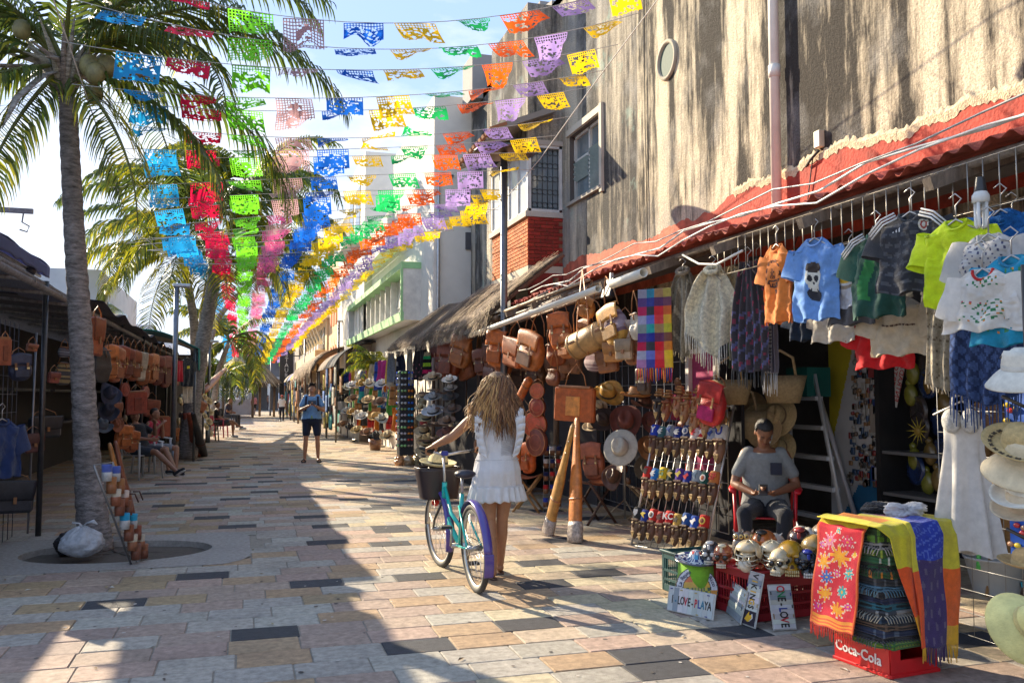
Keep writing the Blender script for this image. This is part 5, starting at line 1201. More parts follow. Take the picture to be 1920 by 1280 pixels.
# step ladder
alum=mat('aluminium',rough=.45,var=.08,metal=.25)
t=thing('step_ladder','aluminium step ladder open behind the seated man','ladder',onX(1530,900,5.95)); LO=Vector(t.location)
def LP(px,py,X=5.95): return onX(px,py,X)-LO
al=(.70,.71,.73)
for nm,a,b in (('rail',(1527,702),(1580,978)),('rail',(1478,742),(1492,978))):
    m_=MB(al); m_.tube([LP(*a),LP(*b)],.035,6,flat=.5); m_.build(nm,alum,t)
for nm,a,b in (('rear_rail',(1524,702),(1606,975)),):
    m_=MB(jit(al,.1)); m_.tube([LP(*a,6.2),LP(*b,6.25)],.028,6); m_.build(nm,alum,t)
for y in (747,801,856,912,968):
    xr=1527+(y-702)/276*53; xl=1478+(y-742)/236*14
    m_=MB(al); a=LP(xl,y);b=LP(xr,y-1); c=(a+b)/2; d=(b-a); m_.box(c,(.10,d.length,.045),rot=(-math.atan2(d.z,-d.y) if 0 else 0,0,math.atan2(d.x,-d.y) if 0 else 0)); m_.build('step',alum,t)
m_=MB((.02,.16,.14)); a=LP(1496,725); m_.box(a+Vector((.05,-.12,.05)),(.3,.38,.32)); m_.build('green_tool_tray',plastic,t)

# ================================================================ basket, straw bags and hats at the back of the poncho stall
def basket(label,p,s,col=(.36,.26,.13),handle=True):
    t=thing('basket',label,'basket',p,R(-50),'woven baskets and bags in the stall'); t.scale=(s,s,s)
    m_=MB(col); m_.lathe([(.001,-.22),(.13,-.22),(.165,-.1),(.19,0),(.18,-.01),(.12,-.2)],24,sy=.6); m_.build('body',straw,t)
    m_=MB(jit(col,.2)); m_.tube([(-.12,-.06,-.02),(-.1,-.07,.14),(0,-.07,.2),(.1,-.07,.14),(.12,-.06,-.02)],.012,6); m_.build('handle',straw,t)
basket('straw basket with curled loops under the dark shawl',onX(1372,712,4.6),1.1)
basket('pale straw tote bag hanging beside the green tray',onX(1468,704,5.2),1.25,(.46,.34,.18))
basket('sagging straw bag left of the seated man',onX(1395,770,5.0),1.3,(.40,.30,.17))
basket('brown straw bag low between mask rack and chair',onX(1372,905,5.0),1.3,(.30,.20,.10))
basket('small red striped straw bag behind the mask rack top',onX(1350,755,4.9),.9,(.45,.06,.05))
SG='straw hats hung behind the seated man'
ph(1458,780,72,'wide pale straw hat hung directly above the seated man','#' and (.50,.36,.18),5.3,(72,0,-60),'fedora',straw,(.2,.12,.06),grp=SG,up=0)
ph(1462,840,62,'second straw hat partly behind the seated man head',(.48,.36,.18),5.4,(75,0,-60),'fedora',straw,(.2,.12,.06),grp=SG,up=0)
for i,(x,y) in enumerate(((1405,768),(1413,780),(1422,792),(1432,805))):
    ph(x,y,66,'edge on straw hat, %s in the nested fan left of the seated man'%ORD[i],jit((.42,.30,.15),.15),5.25-.04*i,(80,25,-20-8*i),'fedora',straw,(.3,.2,.1),grp=SG)
# framed mirror, red backpack, folded blankets behind the mask rack
q=onX(1312,770,4.5); t=thing('framed_panel','white framed panel with magenta cloth behind the mask rack','panel',q,0); s=zc(q)/FPX
m_=MB((.66,.62,.58)); 
for dy,w_ in ((.22,.07),(-.34,.04)): m_.box((0,dy,.0),(.05,w_,1.25))
m_.box((0,-.06,.62),(.05,.6,.05)); m_.build('frame',paintm,t)
m_=MB((.40,.02,.13)); m_.box((.03,-.06,0),(.02,.55,1.2)); m_.build('cloth_panel',cloth,t)
q=onX(1345,702,4.3); bag('backpack','bright red backpack hanging with magenta trim over the mask rack',q,R(-70),.34,.42,(.55,.03,.03),.08,.2,'hanging bags right of the plaid scarf',(.5,.02,.15))
for i,(px,py,c,l) in enumerate(((1258,742,(.10,.18,.30),'folded denim blue and white cloth left behind the mask rack'),(1272,738,(.35,.01,.07),'folded crimson cloth behind the mask rack top'),(1300,800,(.45,.01,.09),'deep pink cloth seen through the mask rack'),(1300,870,(.35,.02,.02),'red cloth seen through the middle of the mask rack'))):
    q=onX(px,py,4.75-.0*i); hang('folded_cloth',l,'cloth',q,R(-80),.30,.32,.30,c,None,2,.01,group='folded cloths behind the mask rack',seed=i)
if 0: t=thing('dark_counter','dark covered table behind the mask rack and crates','table',(4.95,7.5,0)); m_=MB((.02,.035,.045)); m_.box((0,0,.35),(.6,1.1,.7),bev=.02); m_.build('cover',plastic,t)

# ================================================================ mask rack
BL=Vector((3.78,8.25,0)); BRr=Vector((4.17,7.45,0)); UP=Vector((.40,.12,1.40)); U_=BRr-BL
t=thing('mask_rack','leaning white wire rack crowded with carved masks','rack',BL)
m_=MB(); wire_grid(m_,(0,0,0),U_,UP,11,5,.004,(.6,.6,.6)); m_.tube([(0,0,0),UP],.012,6); m_.tube([U_,U_+UP],.012,6); m_.tube([UP,U_+UP],.008,6); m_.tube([UP+U_*.5,Vector((1.0,.45,0))+U_*.5],.012,6); m_.build('wire',metal,t,kind='stuff')
nrm=U_.cross(UP).normalized(); 
if nrm.x>0: nrm=-nrm
rzm=math.atan2(nrm.x,-nrm.y)  # front (-y) -> nrm
yawm=math.atan2(nrm.y,nrm.x)+PI/2
tiltm=-math.asin(abs(nrm.z)) if nrm.z>0 else 0
WD=(.10,.055,.03)
def mask(label,loc,yaw,lean,band=None,logo=None,body=(.10,.055,.03),s=1.,lc=(.9,.9,.9),style=0,name='carved_mask',grp='carved masks on the leaning rack'):
    t=thing(name,label,'mask',loc,0,grp,rot=(lean,0,yaw)); t.scale=(s,s,s)
    m_=MB(body); 
    def f(v):
        x,y,z=v; k=1-.25*max(0,-z/.09); return (x*k,y,z)
    m_.ell((0,0,-.075),(.034,.03,.085),n=16,m=12,f=f); m_.box((0,-.02,-.03),(.062,.03,.016),bev=.005); m_.ell((0,-.034,-.065),(.008,.014,.024)); 
    m_.box((0,-.03,-.115),(.028,.012,.008),col=(.55,.36,.15)); m_.build('face',wood if band else leather,t)
    m_=MB((.58,.38,.14)); 
    for sx in (-1,1): m_.add([(sx*.008,-.031,-.05),(sx*.026,-.024,-.044),(sx*.024,-.027,-.056),(sx*.010,-.032,-.058)],[(0,1,2,3)])
    m_.add([(-.015,-.030,-.125),(0,-.034,-.108),(.015,-.030,-.125),(0,-.022,-.158)],[(0,1,2,3)]); m_.build('carved_detail',wood,t)
    if band:
        m_=MB(band); m_.lathe([(.001,.062),(.030,.06),(.036,.05),(.037,-.02),(.034,-.024)],20,sy=.85); m_.build('band',cloth,t)
        if logo is not None:
            kind,c1=logo
            if len(kind)<=2 and kind!='o':
                text_obj(kind,.062,paintm,t,(0,-.0335,.018),(R(90),0,0),c1,.004,'emblem',True)
            elif kind=='o':
                m_=MB(c1[0]); m_.lathe([(.001,.002),(.024,.0)],18); o=m_.build('emblem',paintm,t,(0,-.034,.018),(R(90),0,0)); m_=MB(c1[1]); m_.lathe([(.001,.002),(.014,.0)],14,sy=1.2); m_.build('emblem',paintm,t,(0,-.037,.018),(R(90),0,0))
            else:
                m_=MB(c1); pts={'bird':[(-.025,.0),(-.01,.022),(.022,.026),(.004,.012),(.024,.006),(.002,-.004),(.018,-.014),(-.008,-.018)],'shield':[(-.018,.024),(.018,.024),(.018,-.002),(0,-.024),(-.018,-.002)],'bolt':[(-.024,.012),(.0,.024),(.026,.018),(.008,.004),(.02,-.02),(-.006,-.004)],'star':[(0,.028),(.007,.008),(.026,.008),(.011,-.004),(.016,-.024),(0,-.012),(-.016,-.024),(-.011,-.004),(-.026,.008),(-.007,.008)],'horn':[(-.024,.004),(-.006,.01),(.012,.026),(.024,.008),(.01,-.002),(.004,-.022),(-.010,-.012)]}[kind]
                m_.prism([(a,b) for a,b in pts],.004,'Y'); m_.build('emblem',paintm,t,(0,-.036,.018))
    else:
        m_=MB((.42,.22,.08)); 
        for k in range(3): m_.box((0,-.004,.01+.02*k),(.062-.012*k,.05-.008*k,.014),bev=.004)
        for sx in(-1,1): m_.ell((sx*.036,0,-.07),(.008,.014,.02))
        m_.build('headdress',wood,t)
    return t
W_=(.8,.8,.78); K_=(.02,.02,.02)
row2=[('Y',(.02,.06,.5),(.8,.8,.8),'blue band with white Y'),('bird',(.04,.14,.16),(.6,.62,.62),'teal band with silver wing'),('bolt',(.32,.36,.42),(.03,.08,.3),'grey band with blue streak'),('bird',(.01,.03,.22),(.6,.62,.62),'navy band with grey bird'),('o',(.02,.05,.16),((.5,.52,.55),(.02,.05,.16)),'dark blue band with round eye'),('bird',(.75,.72,.7),(.6,.02,.03),'white band with red bird'),('star',(.65,.02,.03),(.8,.8,.8),'red band with white arrow shape'),('horn',(.40,.45,.55),(.02,.05,.25),'silver blue band with flying head'),('U',(.75,.74,.72),(.01,.04,.35),'white band with blue horseshoe')]
row3=[('bird',(.65,.03,.02),(.05,.02,.02),'red band with dark hawk'),('bird',(.02,.20,.6),(.6,.62,.65),'bright blue band with silver cat'),('G',(.80,.55,.02),(.02,.12,.06),'yellow band with G oval'),('bolt',(.02,.04,.03),(.6,.42,.1),'black band with gold cat'),('horn',(.10,.04,.32),(.8,.6,.1),'purple band with gold horns'),('horn',(.02,.04,.30),(.75,.05,.05),'blue band with red charging bull'),('bolt',(.35,.42,.48),(.03,.1,.2),'pale blue band with swoosh'),('o',(.01,.10,.08),((.75,.74,.7),(.45,.1,.03)),'sea green band with round badge'),('SF',(.55,.20,.05),(.5,.02,.02),'brown gold band with SF badge')]
row4=[('shield',(.03,.03,.03),(.55,.55,.55),'black band with silver shield'),('bolt',(.02,.05,.30),(.75,.55,.05),'blue band with yellow bolt'),('o',(.65,.03,.02),((.75,.74,.7),(.08,.04,.03)),'red band with white ring at left'),('bird',(.40,.02,.02),(.10,.02,.02),'dark red band with ship flag'),('KC',(.65,.02,.02),(.85,.8,.75),'red band with white arrowhead letters'),('star',(.60,.38,.08),(.05,.03,.02),'gold band with black lily'),('horn',(.02,.09,.32),(.75,.73,.7),'navy band with ram horn'),('horn',(.02,.10,.50),(.8,.8,.8),'royal blue band with white cat head'),('o',(.65,.03,.02),((.8,.6,.08),(.25,.06,.03)),'red band with gold ringed badge at right')]
def rackpt(u,v): return BL+U_*u+UP*v
lean=-math.atan2(nrm.z,math.hypot(nrm.x,nrm.y))
for ri,(row,v,nm) in enumerate(((row2,.79,'upper'),(row3,.49,'middle'),(row4,.20,'lower'))):
    for i,(lg,bc,c1,d) in enumerate(row):
        p=rackpt(.045+.112*i+ (.02 if ri==1 else 0),v-.012*(i%2))+nrm*.04
        mask('dark carved mask under %s, %s row'%(d,nm),p,yawm+.1*math.sin(i*5),lean,bc,(lg,c1),s=1.42 if not(i==8 and ri==0) else 1.75,body=jit((.15,.08,.045),.35))
top=[(.02,.98,(.05,.04,.04),'small black shiny face'),(.15,.97,(.30,.10,.04),'reddish face with green crown'),(.30,1.0,(.42,.20,.10),'colourful little face'),(.42,.96,(.40,.22,.10),'brown face with banded hat'),(.56,1.0,(.38,.20,.09),'brown face beside the banded hat'),(.68,.98,(.42,.24,.11),'tan face with tall ridged hat'),(.85,1.02,(.38,.17,.08),'brown face at the upper right corner'),(.58,.88,(.36,.20,.09),'lower tan totem face'),(.73,.86,(.34,.18,.08),'second lower tan totem face'),(.90,.90,(.36,.15,.07),'dark orange face below the corner one')]
for u,v,c,d in top: mask('%s wood mask on the top edge of the rack'%d,rackpt(u,v+.07)+nrm*.06,yawm+random.uniform(-.2,.2),lean,None,None,c,1.55)

# ================================================================ crates with skulls and helmets
def crate(label,loc,rz,W,D,H,col,slots=True,cat='crate',name='crate'):
    t=thing(name,label,cat,loc,rz); th=.012
    m_=MB(col); m_.box((0,0,.01),(W*.95,D*.95,.015))
    for sx in (-1,1): 
        for sy in (-1,1): m_.box((sx*(W/2-.02),sy*(D/2-.02),H/2),(.04,.04,H),bev=.006)
    for z,hh in ((H-.03,.06),(.03,.05),(H*.52,.018),(H*.30,.016)):
        for sy in (-1,1): m_.box((0,sy*(D/2-th/2),z),(W-.03,th,hh))
        for sx in (-1,1): m_.box((sx*(W/2-th/2),0,z),(th,D-.03,hh))
    m_.build('frame',plastic,t)
    m_=MB(jit(col,.08)); n=int(W/.017)
    for k in range(n):
        x=-W/2+.02+(W-.04)*k/(n-1)
        for sy in (-1,1): m_.box((x,sy*(D/2-th*.7),H*.45),(.006,.006,H*.8))
    n=int(D/.03)
    for k in range(n):
        y=-D/2+.02+(D-.04)*k/(n-1)
        for sx in (-1,1): m_.box((sx*(W/2-th*.7),y,H*.45),(.006,.008,H*.8))
    m_.build('slats',plastic,t,kind='stuff')
    m_=MB(jit(col,.1)); m_.box((0,-D/2-.004,H*.74),(W*.9,.008,H*.16)); m_.box((0,0,H+.004),(W+.02,.03,.012)); m_.box((0,-D/2-.002,H-.006),(W+.02,.03,.018),bev=.005); m_.box((-W/2-.002,0,H-.006),(.03,D+.02,.018),bev=.005); m_.build('rim',plastic,t)
    m_=MB(jit(col,.1)); m_.box((0,0,H-.03),(W-.05,D-.05,.015)); m_.build('lid_board',plastic,t)
    return t
crate('dark red plastic fruit crate turned upside down under the helmets',Vector((3.55,5.46,0)),R(6),.60,.46,.33,(.33,.015,.025))
crate('dark teal plastic crate behind the green drum',Vector((3.38,6.12,0)),R(4),.44,.40,.31,(.015,.07,.075))
crate('black low crate under the back row of shells',Vector((3.62,5.86,0)),R(8),.42,.34,.33,(.02,.02,.022))
q2=Vector((4.02,5.45,0)); crate('dark crate right of the red one, mostly hidden by blankets',q2,R(0),.34,.5,.30,(.03,.03,.035))
def skull(label,loc,yaw,s,col,eye=(.015,.015,.015),teeth=(.72,.66,.5),deco=None,grp='painted skulls on the red crate'):
    t=thing('skull',label,'skull',loc,-.30-yaw*.7,grp); s*=1.12; t.scale=(s,s,s)
    def f(v):
        x,y,z=v
        if z<0: x*=1-.35*min(1,-z/.06); 
        if y<-.03 and z<.01: y=-.03-(-y-.03)*.55
        return (x,y,z)
    m_=MB(col); m_.ell((0,.01,.075),(.066,.085,.07),n=26,m=18,f=f); m_.ell((0,-.035,.018),(.042,.045,.034),n=16,m=10); m_.ell((-.045,-.045,.045),(.02,.03,.014)); m_.ell((.045,-.045,.045),(.02,.03,.014))
    m_.ell((-.027,-.062,.082),(.026,.014,.01)); m_.ell((.027,-.062,.082),(.026,.014,.01)); m_.build('cranium',ceramic,t)
    m_=MB(eye); 
    for sx in(-1,1): m_.ell((sx*.027,-.066,.060),(.0185,.014,.0185))
    m_.add([(-.010,-.081,.026),(.010,-.081,.026),(.004,-.082,.044),(-.004,-.082,.044)],[(0,1,2,3)]); m_.build('eye_socket',ceramic,t)
    m_=MB(teeth); 
    for k in range(-3,4): m_.box((k*.0095,-.078+abs(k)*.002,.010),(.0075,.012,.014),bev=.002); m_.box((k*.0095,-.076+abs(k)*.002,-.006),(.0075,.012,.012),bev=.002)
    m_.build('teeth',ceramic,t)
    if deco:
        m_=MB(deco); m_.box((0,-.062,.108),(.018,.02,.035),bev=.005); m_.ell((0,-.03,.135),(.03,.04,.015)); m_.build('forehead_paint',ceramic,t)
def helmet(label,loc,yaw,s,col=(.60,.52,.36),shell=(.6,.5,.34)):
    t=thing('football_helmet',label,'helmet',loc,-yaw,'skulls wearing football helmets'); s*=.82; t.scale=(s,s,s)
    def hs_(u,v):
        th=(u-.5)*2*R(128); fr_=max(0,math.cos(th)*-1); ph=PI*(.01+(.70-.22*max(0,(abs(u-.5)-.34)/.16))*v); return (.098*math.sin(ph)*math.sin(th),.112*math.sin(ph)*math.cos(th),.10+.098*math.cos(ph))
    m_=MB(col); m_.sheet(34,20,hs_,thick=.006); m_.ell((0,-.01,.135),(.09,.10,.062),n=20,m=8,f=lambda v:(v[0],v[1],max(v[2],-.01)))
    m_.tube([(0,-.085,.155),(0,-.04,.195),(0,.04,.20),(0,.10,.15)],.008,6); m_.build('shell',ceramic,t,rec=False)
    m_=MB((.55,.46,.30)); m_.ell((0,-.02,.085),(.066,.075,.07),f=lambda v:(v[0]*(1-.3*max(0,-v[2]/.07)),v[1],v[2])); m_.build('face',ceramic,t)
    m_=MB((.02,.015,.012)); 
    for sx in(-1,1): m_.ell((sx*.027,-.088,.085),(.018,.012,.017))
    m_.build('eye_socket',ceramic,t)
    m_=MB((.68,.62,.46))
    for z,ww in ((.105,.08),(.07,.088),(.035,.082),(.012,.066)):
        m_.tube([(-ww,-.03,z),(-ww*.75,-.105,z-.006),(0,-.142,z-.01),(ww*.75,-.105,z-.006),(ww,-.03,z)],.0055,6)
    for sx in(-.6,0,.6): m_.tube([(sx*.07,-.132+.03*abs(sx),.10),(sx*.066,-.136+.03*abs(sx),.05),(sx*.055,-.126+.03*abs(sx),.005)],.0055,6)
    m_.build('face_guard',ceramic,t)
def onZ(px,py,z): r=ray(px,py); k=(z-CAMH)/r.z; return Vector((r.x*k,r.y*k,z))
zt=.335
cy=R(35)
skull('big mustard yellow skull in the middle of the red crate',onZ(1483,1070,zt),R(18),1.25,(.50,.27,.02),teeth=(.6,.5,.25))
skull('glossy black skull with blue forehead at the crate front',onZ(1513,1075,zt),R(10),.98,(.018,.02,.028),teeth=(.75,.75,.72),deco=(.03,.05,.35))
skull('small bone coloured skull right of the front helmet',onZ(1464,1072,zt),R(60),.98,(.62,.52,.34))
skull('tan bronze skull behind the black skull',onZ(1527,1057,zt),R(15),1.25,(.42,.28,.10),teeth=(.5,.4,.2))
skull('orange and black painted skull at the back of the crate',onZ(1432,1045,zt+.03),R(50),1.2,(.50,.14,.03),deco=(.03,.03,.03))
skull('black and red striped skull at the back of the crate',onZ(1500,1040,zt+.04),R(30),1.2,(.06,.03,.03),deco=(.4,.05,.05))
helmet('cream skull in a football helmet at the left front of the crate',onZ(1449,1062,zt),R(28),1.08)
helmet('cream helmet skull behind the front left one',onZ(1404,1062,zt+.0),R(50),1.10,(.56,.46,.3))
helmet('large pale wire faced helmet at the back right of the crate',onZ(1548,1035,zt+.04),R(5),1.25,(.50,.40,.28))
def shell(label,loc,s,col,sp=0,grp='sea shells heaped behind the skulls'):
    s*=.62
    m_=MB(col); pts=[];rs=[]
    for k in range(28):
        a=k*.62; r_=.05*(1-k/30); pts.append((r_*math.cos(a)*s,r_*math.sin(a)*s+.0,(.02+.0042*k)*s)); rs.append(.046*s*(1-k/29)+.002)
    m_.tube(pts,rs,10)
    if sp:
        for k in range(9): a=k*.8; m_.tube([(.05*s*math.cos(a),.05*s*math.sin(a),.03*s),(.105*s*math.cos(a),.105*s*math.sin(a),.05*s)],[.016*s,.002],6)
    return m_.build('sea_shell',ceramic,loc=loc,rot=(R(random.uniform(40,110)),R(random.uniform(-30,30)),R(random.uniform(0,360))),label=label,cat='shell',group=grp)
for i,(px,py,s,c,sp,l) in enumerate(((1392,1052,.9,(.58,.48,.34),0,'lumpy beige shell at the left end of the red crate'),(1415,1028,1.6,(.62,.45,.38),1,'big pinkish conch shell above the helmets'),(1452,1025,1.5,(.60,.28,.10),0,'orange brown conch in the middle of the heap'),(1445,1005,1.7,(.68,.60,.5),1,'white lipped conch standing on the heap'),(1480,1028,1.5,(.62,.42,.33),0,'rosy shell behind the yellow skull'),(1500,1005,2.2,(.64,.60,.54),1,'largest white pointed shell at the top of the heap'),(1425,1000,1.2,(.66,.60,.55),0,'small pale shell at the back left of the heap'),(1530,1000,1.5,(.55,.38,.10),0,'golden shell at the back right of the heap'),(1400,1035,1.0,(.55,.45,.3),0,'sandy round shell left of the helmets'),(1540,1012,1.6,(.56,.5,.42),0,'beige rounded shell beside the large helmet'))):
    shell(l,onZ(px,py+14,.37+(.07 if py<1015 else 0)),s,c,sp)
def owl(label,loc,yaw,s,c):
    t=thing('owl_figure',label,'figurine',loc,-yaw,'small carved owls beside the shells'); t.scale=(s,s,s)
    m_=MB(c); m_.ell((0,0,.05),(.036,.032,.055)); m_.ell((0,-.004,.105),(.032,.030,.028)); 
    for sx in(-1,1): m_.tube([(sx*.02,0,.12),(sx*.03,0,.145)],[.01,.001],6)
    m_.build('body',ceramic,t)
    m_=MB((.60,.42,.12)); 
    for sx in(-1,1): m_.ell((sx*.014,-.028,.108),(.013,.008,.014))
    m_.build('eye_ring',ceramic,t); m_=MB(BK)
    for sx in(-1,1): m_.ell((sx*.014,-.035,.108),(.006,.004,.006))
    m_.build('pupil',ceramic,t)
owl('grey owl figurine with yellow eyes, left of the pair',onZ(1385,1040,.37),R(30),1.25,(.16,.14,.13)); owl('brown owl figurine right next to the grey one',onZ(1403,1043,.36),R(20),1.35,(.28,.17,.10))
skull('small black and white striped skull mask on the teal crate',onZ(1333,1052,.32),R(35),.9,(.05,.05,.055),eye=(.6,.6,.55),deco=(.6,.6,.58)); skull('small orange speckled skull mask on the teal crate',onZ(1356,1058,.32),R(35),.9,(.30,.09,.04),eye=(.02,.02,.02),deco=(.6,.55,.4))
# green drum with a painted sombrero
q=gr(1306,1135); t=thing('cloth_drum','green cloth covered drum holding the painted sombrero','basket',q); m_=MB((.24,.52,.03)); m_.lathe([(.001,0),(.115,0),(.125,.05),(.13,.2),(.128,.31),(.001,.31)],28,f=lambda v:(v[0]*(1+.03*math.sin(v[2]*40+v[0]*60)),v[1],v[2])); m_.build('cover',cloth,t)
t=thing('painted_sombrero','small painted sombrero with blue swirls on the green drum','hat',q+Vector((0,0,.315)),0,rot=(R(8),0,0))
def sc_(r_,a): return (.02,.04,.16) if math.sin(r_*190+math.sin(a*9)*2.2)*math.sin(a*16+r_*40)>.05 else (.66,.68,.66)
m_=MB(); P_=[(.155,.012),(.15,.022),(.13,.014),(.11,.010),(.09,.010),(.07,.014),(.055,.03),(.046,.06),(.03,.078),(.001,.084)]
m_.lathe(P_,48); m_.c=[(.05,.05,.06) if (k//48)==0 else ((.5,.08,.05) if k//48==7 and (k%48)%12<5 else (.05,.3,.5) if k//48==6 and (k%48)%10<4 else sc_(P_[k//48][0],2*PI*(k%48)/48)) for k in range(len(m_.f))]; m_.build('brim_and_crown',ceramic,t,rec=False)
# oval painted sign
q=gr(1318,1152)+Vector((.02,.10,0)); t=thing('oval_sign','round painted sign with curved lettering leaning on the green drum','sign',q,0,rot=(R(-12),0,R(-14)))
def ov(u,v):
    x,y=(u-.5)*2,(v-.5)*2; r_=math.hypot(x,y)
    if r_>1: return None
    if r_>.96: return (.03,.03,.03)
    if r_>.68 and y<.05: return (.70,.70,.72)
    if r_>.64 and y<.05: return (.03,.03,.03)
    if y<-.05: return (.70,.14+.25*(-y<.3),.02)
    if abs(x)<.3 and y<.25: return (.45,.42,.05) if int(u*40)%3 else (.05,.05,.03)
    if r_>.68: return (.75,.28,.02) if y<.3 else (.70,.58,.03)
    return (.03,.10,.03) if math.sin(u*50)*math.sin(v*40)>0 else (.58,.48,.03)
Wd,Hd=.30,.30
m_=MB(); NX=64; gp=[[ov((i+.5)/NX,(j+.5)/NX) for i in range(NX)] for j in range(NX)]
m_.sheet(NX,NX,lambda u,v:((u-.5)*Wd,0,Hd-Hd*v),lambda u,v:gp[min(NX-1,int(v*NX))][min(NX-1,int(u*NX))] or (0,0,0),thick=.012,sm=False,hole=lambda i,j:gp[j][i] is None); m_.build('board',ceramic,t)
txt='La Reyna Cocina Rico'
for i,ch in enumerate(txt):
    if ch==' ': continue
    a=R(168-156*i/(len(txt)-1)); r_=Wd*.5*.82
    text_obj(ch,.040,paintm,t,(r_*math.cos(a),-.005,Hd/2+r_*math.sin(a)),(R(90),-(a-PI/2),0),(.03,.03,.12),.003)
# licence plates
def plate(label,c0,c1,c2,c3,txt,cols,vert=False,size=.1,deco=None,seed=0):
    """corner pixels: bottom-left, bottom-right (on the ground); height from top-left"""
    a=gr(*c0);b=gr(*c1); w_=(b-a).length; rz=math.atan2(b.y-a.y,b.x-a.x); H=c2; tilt=c3
    t=thing('licence_plate',label,'plate',a+Vector((0,0,.004)),0,'painted plates leaning by the crates',rot=(R(-tilt),0,rz)); r=random.Random(seed)
    m_=MB((.42,.42,.40)); m_.box((w_/2,0,H/2),(w_,.008,H),bev=.003); m_.build('plate',ceramic,t)
    n=9 if not vert else 9
    for k in range(n):   # boards the letters are painted on
        c=jit((.52,.54,.53),.18) if r.random()<.8 else (.25,.29,.33); m_=MB(c)
        if not vert: m_.box((w_*(.03+.94*(k+.5)/n),-.006,H/2),(w_*.94/n-.0015,.004,H*.92))
        else: m_.box((w_/2,-.006,H*(.03+.94*(k+.5)/n)),(w_*.92,.004,H*.94/n-.0015))
        m_.build('plank',paintm,t)
    L_=len(txt)
    for i,ch in enumerate(txt):
        c=cols[i%len(cols)]
        if not vert: text_obj(ch,size,paintm,t,(w_*(.08+.86*(i+.5)/L_),-.0095,H*.48),(R(90),0,0),c,.002,bold=True,sc=(.72,1.25,1))
        else: text_obj(ch,size,paintm,t,(w_*.5,-.0095,H*((.95 if not deco else .97)-(.90 if not deco else .66)*(i+.5)/L_)),(R(90),R(90),0),c,.002,bold=True,sc=(.8,1.15,1))
    for i in range(6):
        m_=MB(r.choice([(.05,.05,.2),(.3,.2,.1),(.03,.03,.03),(.4,.3,.1)])); 
        if not vert: m_.box((w_*r.uniform(.05,.95),-.010,H*r.choice([.9,.08])),(.02,.002,.007))
        else: m_.box((w_*r.choice([.08,.92]),-.010,H*r.uniform(.05,.95)),(.007,.002,.02))
        m_.build('small_mark',paintm,t)
    if deco:
        m_=MB((.015,.012,.03)); m_.box((w_/2,-.010,H*.16),(w_*.86,.003,H*.26)); m_.build('emblem_panel',paintm,t)
        m_=MB((.75,.42,.02)); m_.prism([(w_*.25,H*.12),(w_*.4,H*.22),(w_*.5,H*.27),(w_*.52,H*.2),(w_*.75,H*.24),(w_*.68,H*.12),(w_*.5,H*.08)],.002,'Y',at=-.014); m_.build('emblem',paintm,t)
        m_=MB(W_); m_.tube([(w_*.6,-.015,H*.1),(w_*.78,-.015,H*.17),(w_*.72,-.015,H*.24)],.004,4); m_.build('emblem',paintm,t)
BLU=(.02,.04,.25); REDc=(.5,.02,.04); TEAL=(.02,.16,.25)
plate('landscape plate painted 1-LOVE-PLAYA leaning on the oval sign',(1250,1144),(1338,1164),.17,12,'1-LOVE-PLAYA',[K_,TEAL,K_,(.04,.04,.04),REDc,K_,K_,REDc,BLU,TEAL,K_,K_],size=.062,seed=1)
plate('narrow side on plate left of the yellow lettered one',(1362,1148),(1389,1172),.22,14,'',[K_],vert=True,seed=2)
plate('upright plate with yellow letters VIKINGS and horned emblem',(1390,1170),(1417,1180),.35,13,'VIKINGS',[K_,(.7,.4,.02),K_,(.7,.4,.02),K_,(.7,.4,.02),K_],vert=True,size=.065,deco=True,seed=3)
plate('rightmost upright plate painted ONE-LOVE in many colours',(1450,1183),(1494,1181),.285,16,'ONE-LOVE',[REDc,(.02,.2,.08),K_,K_,BLU,K_,REDc,K_],vert=True,size=.068,seed=4)

# ================================================================ stack of blankets on the red soda crate
cc_=Vector((3.47,4.20,0)); rzc=R(-84)
t=thing('soda_crate','bright red plastic soda crate with white script under the blankets','crate',cc_,rzc)
m_=MB((.62,.012,.015)); W0,D0,H0=.40,.34,.15
m_.box((0,-D0/2,H0/2),(W0,.012,H0)); m_.box((0,D0/2,H0/2),(W0,.012,H0)); m_.box((-W0/2,0,H0/2),(.012,D0,H0)); m_.box((W0/2,0,H0*.3),(.012,D0,H0*.6)); m_.box((W0/2,-D0*.4,H0/2),(.013,D0*.2,H0)); m_.box((W0/2,D0*.4,H0/2),(.013,D0*.2,H0)); m_.box((0,0,.008),(W0,D0,.016))
m_.build('crate_body',plastic,t)
m_=MB((.62,.012,.015)); m_.box((0,-D0/2-.006,.01),(W0+.02,.02,.02),bev=.004); m_.box((W0/2+.006,0,.01),(.02,D0+.02,.02),bev=.004); m_.build('base_rim',plastic,t)
text_obj('Coca-Cola',.078,paintm,t,(-.02,-D0/2-.009,H0*.55),(R(90),R(2),0),(.85,.83,.8),.003,bold=True)
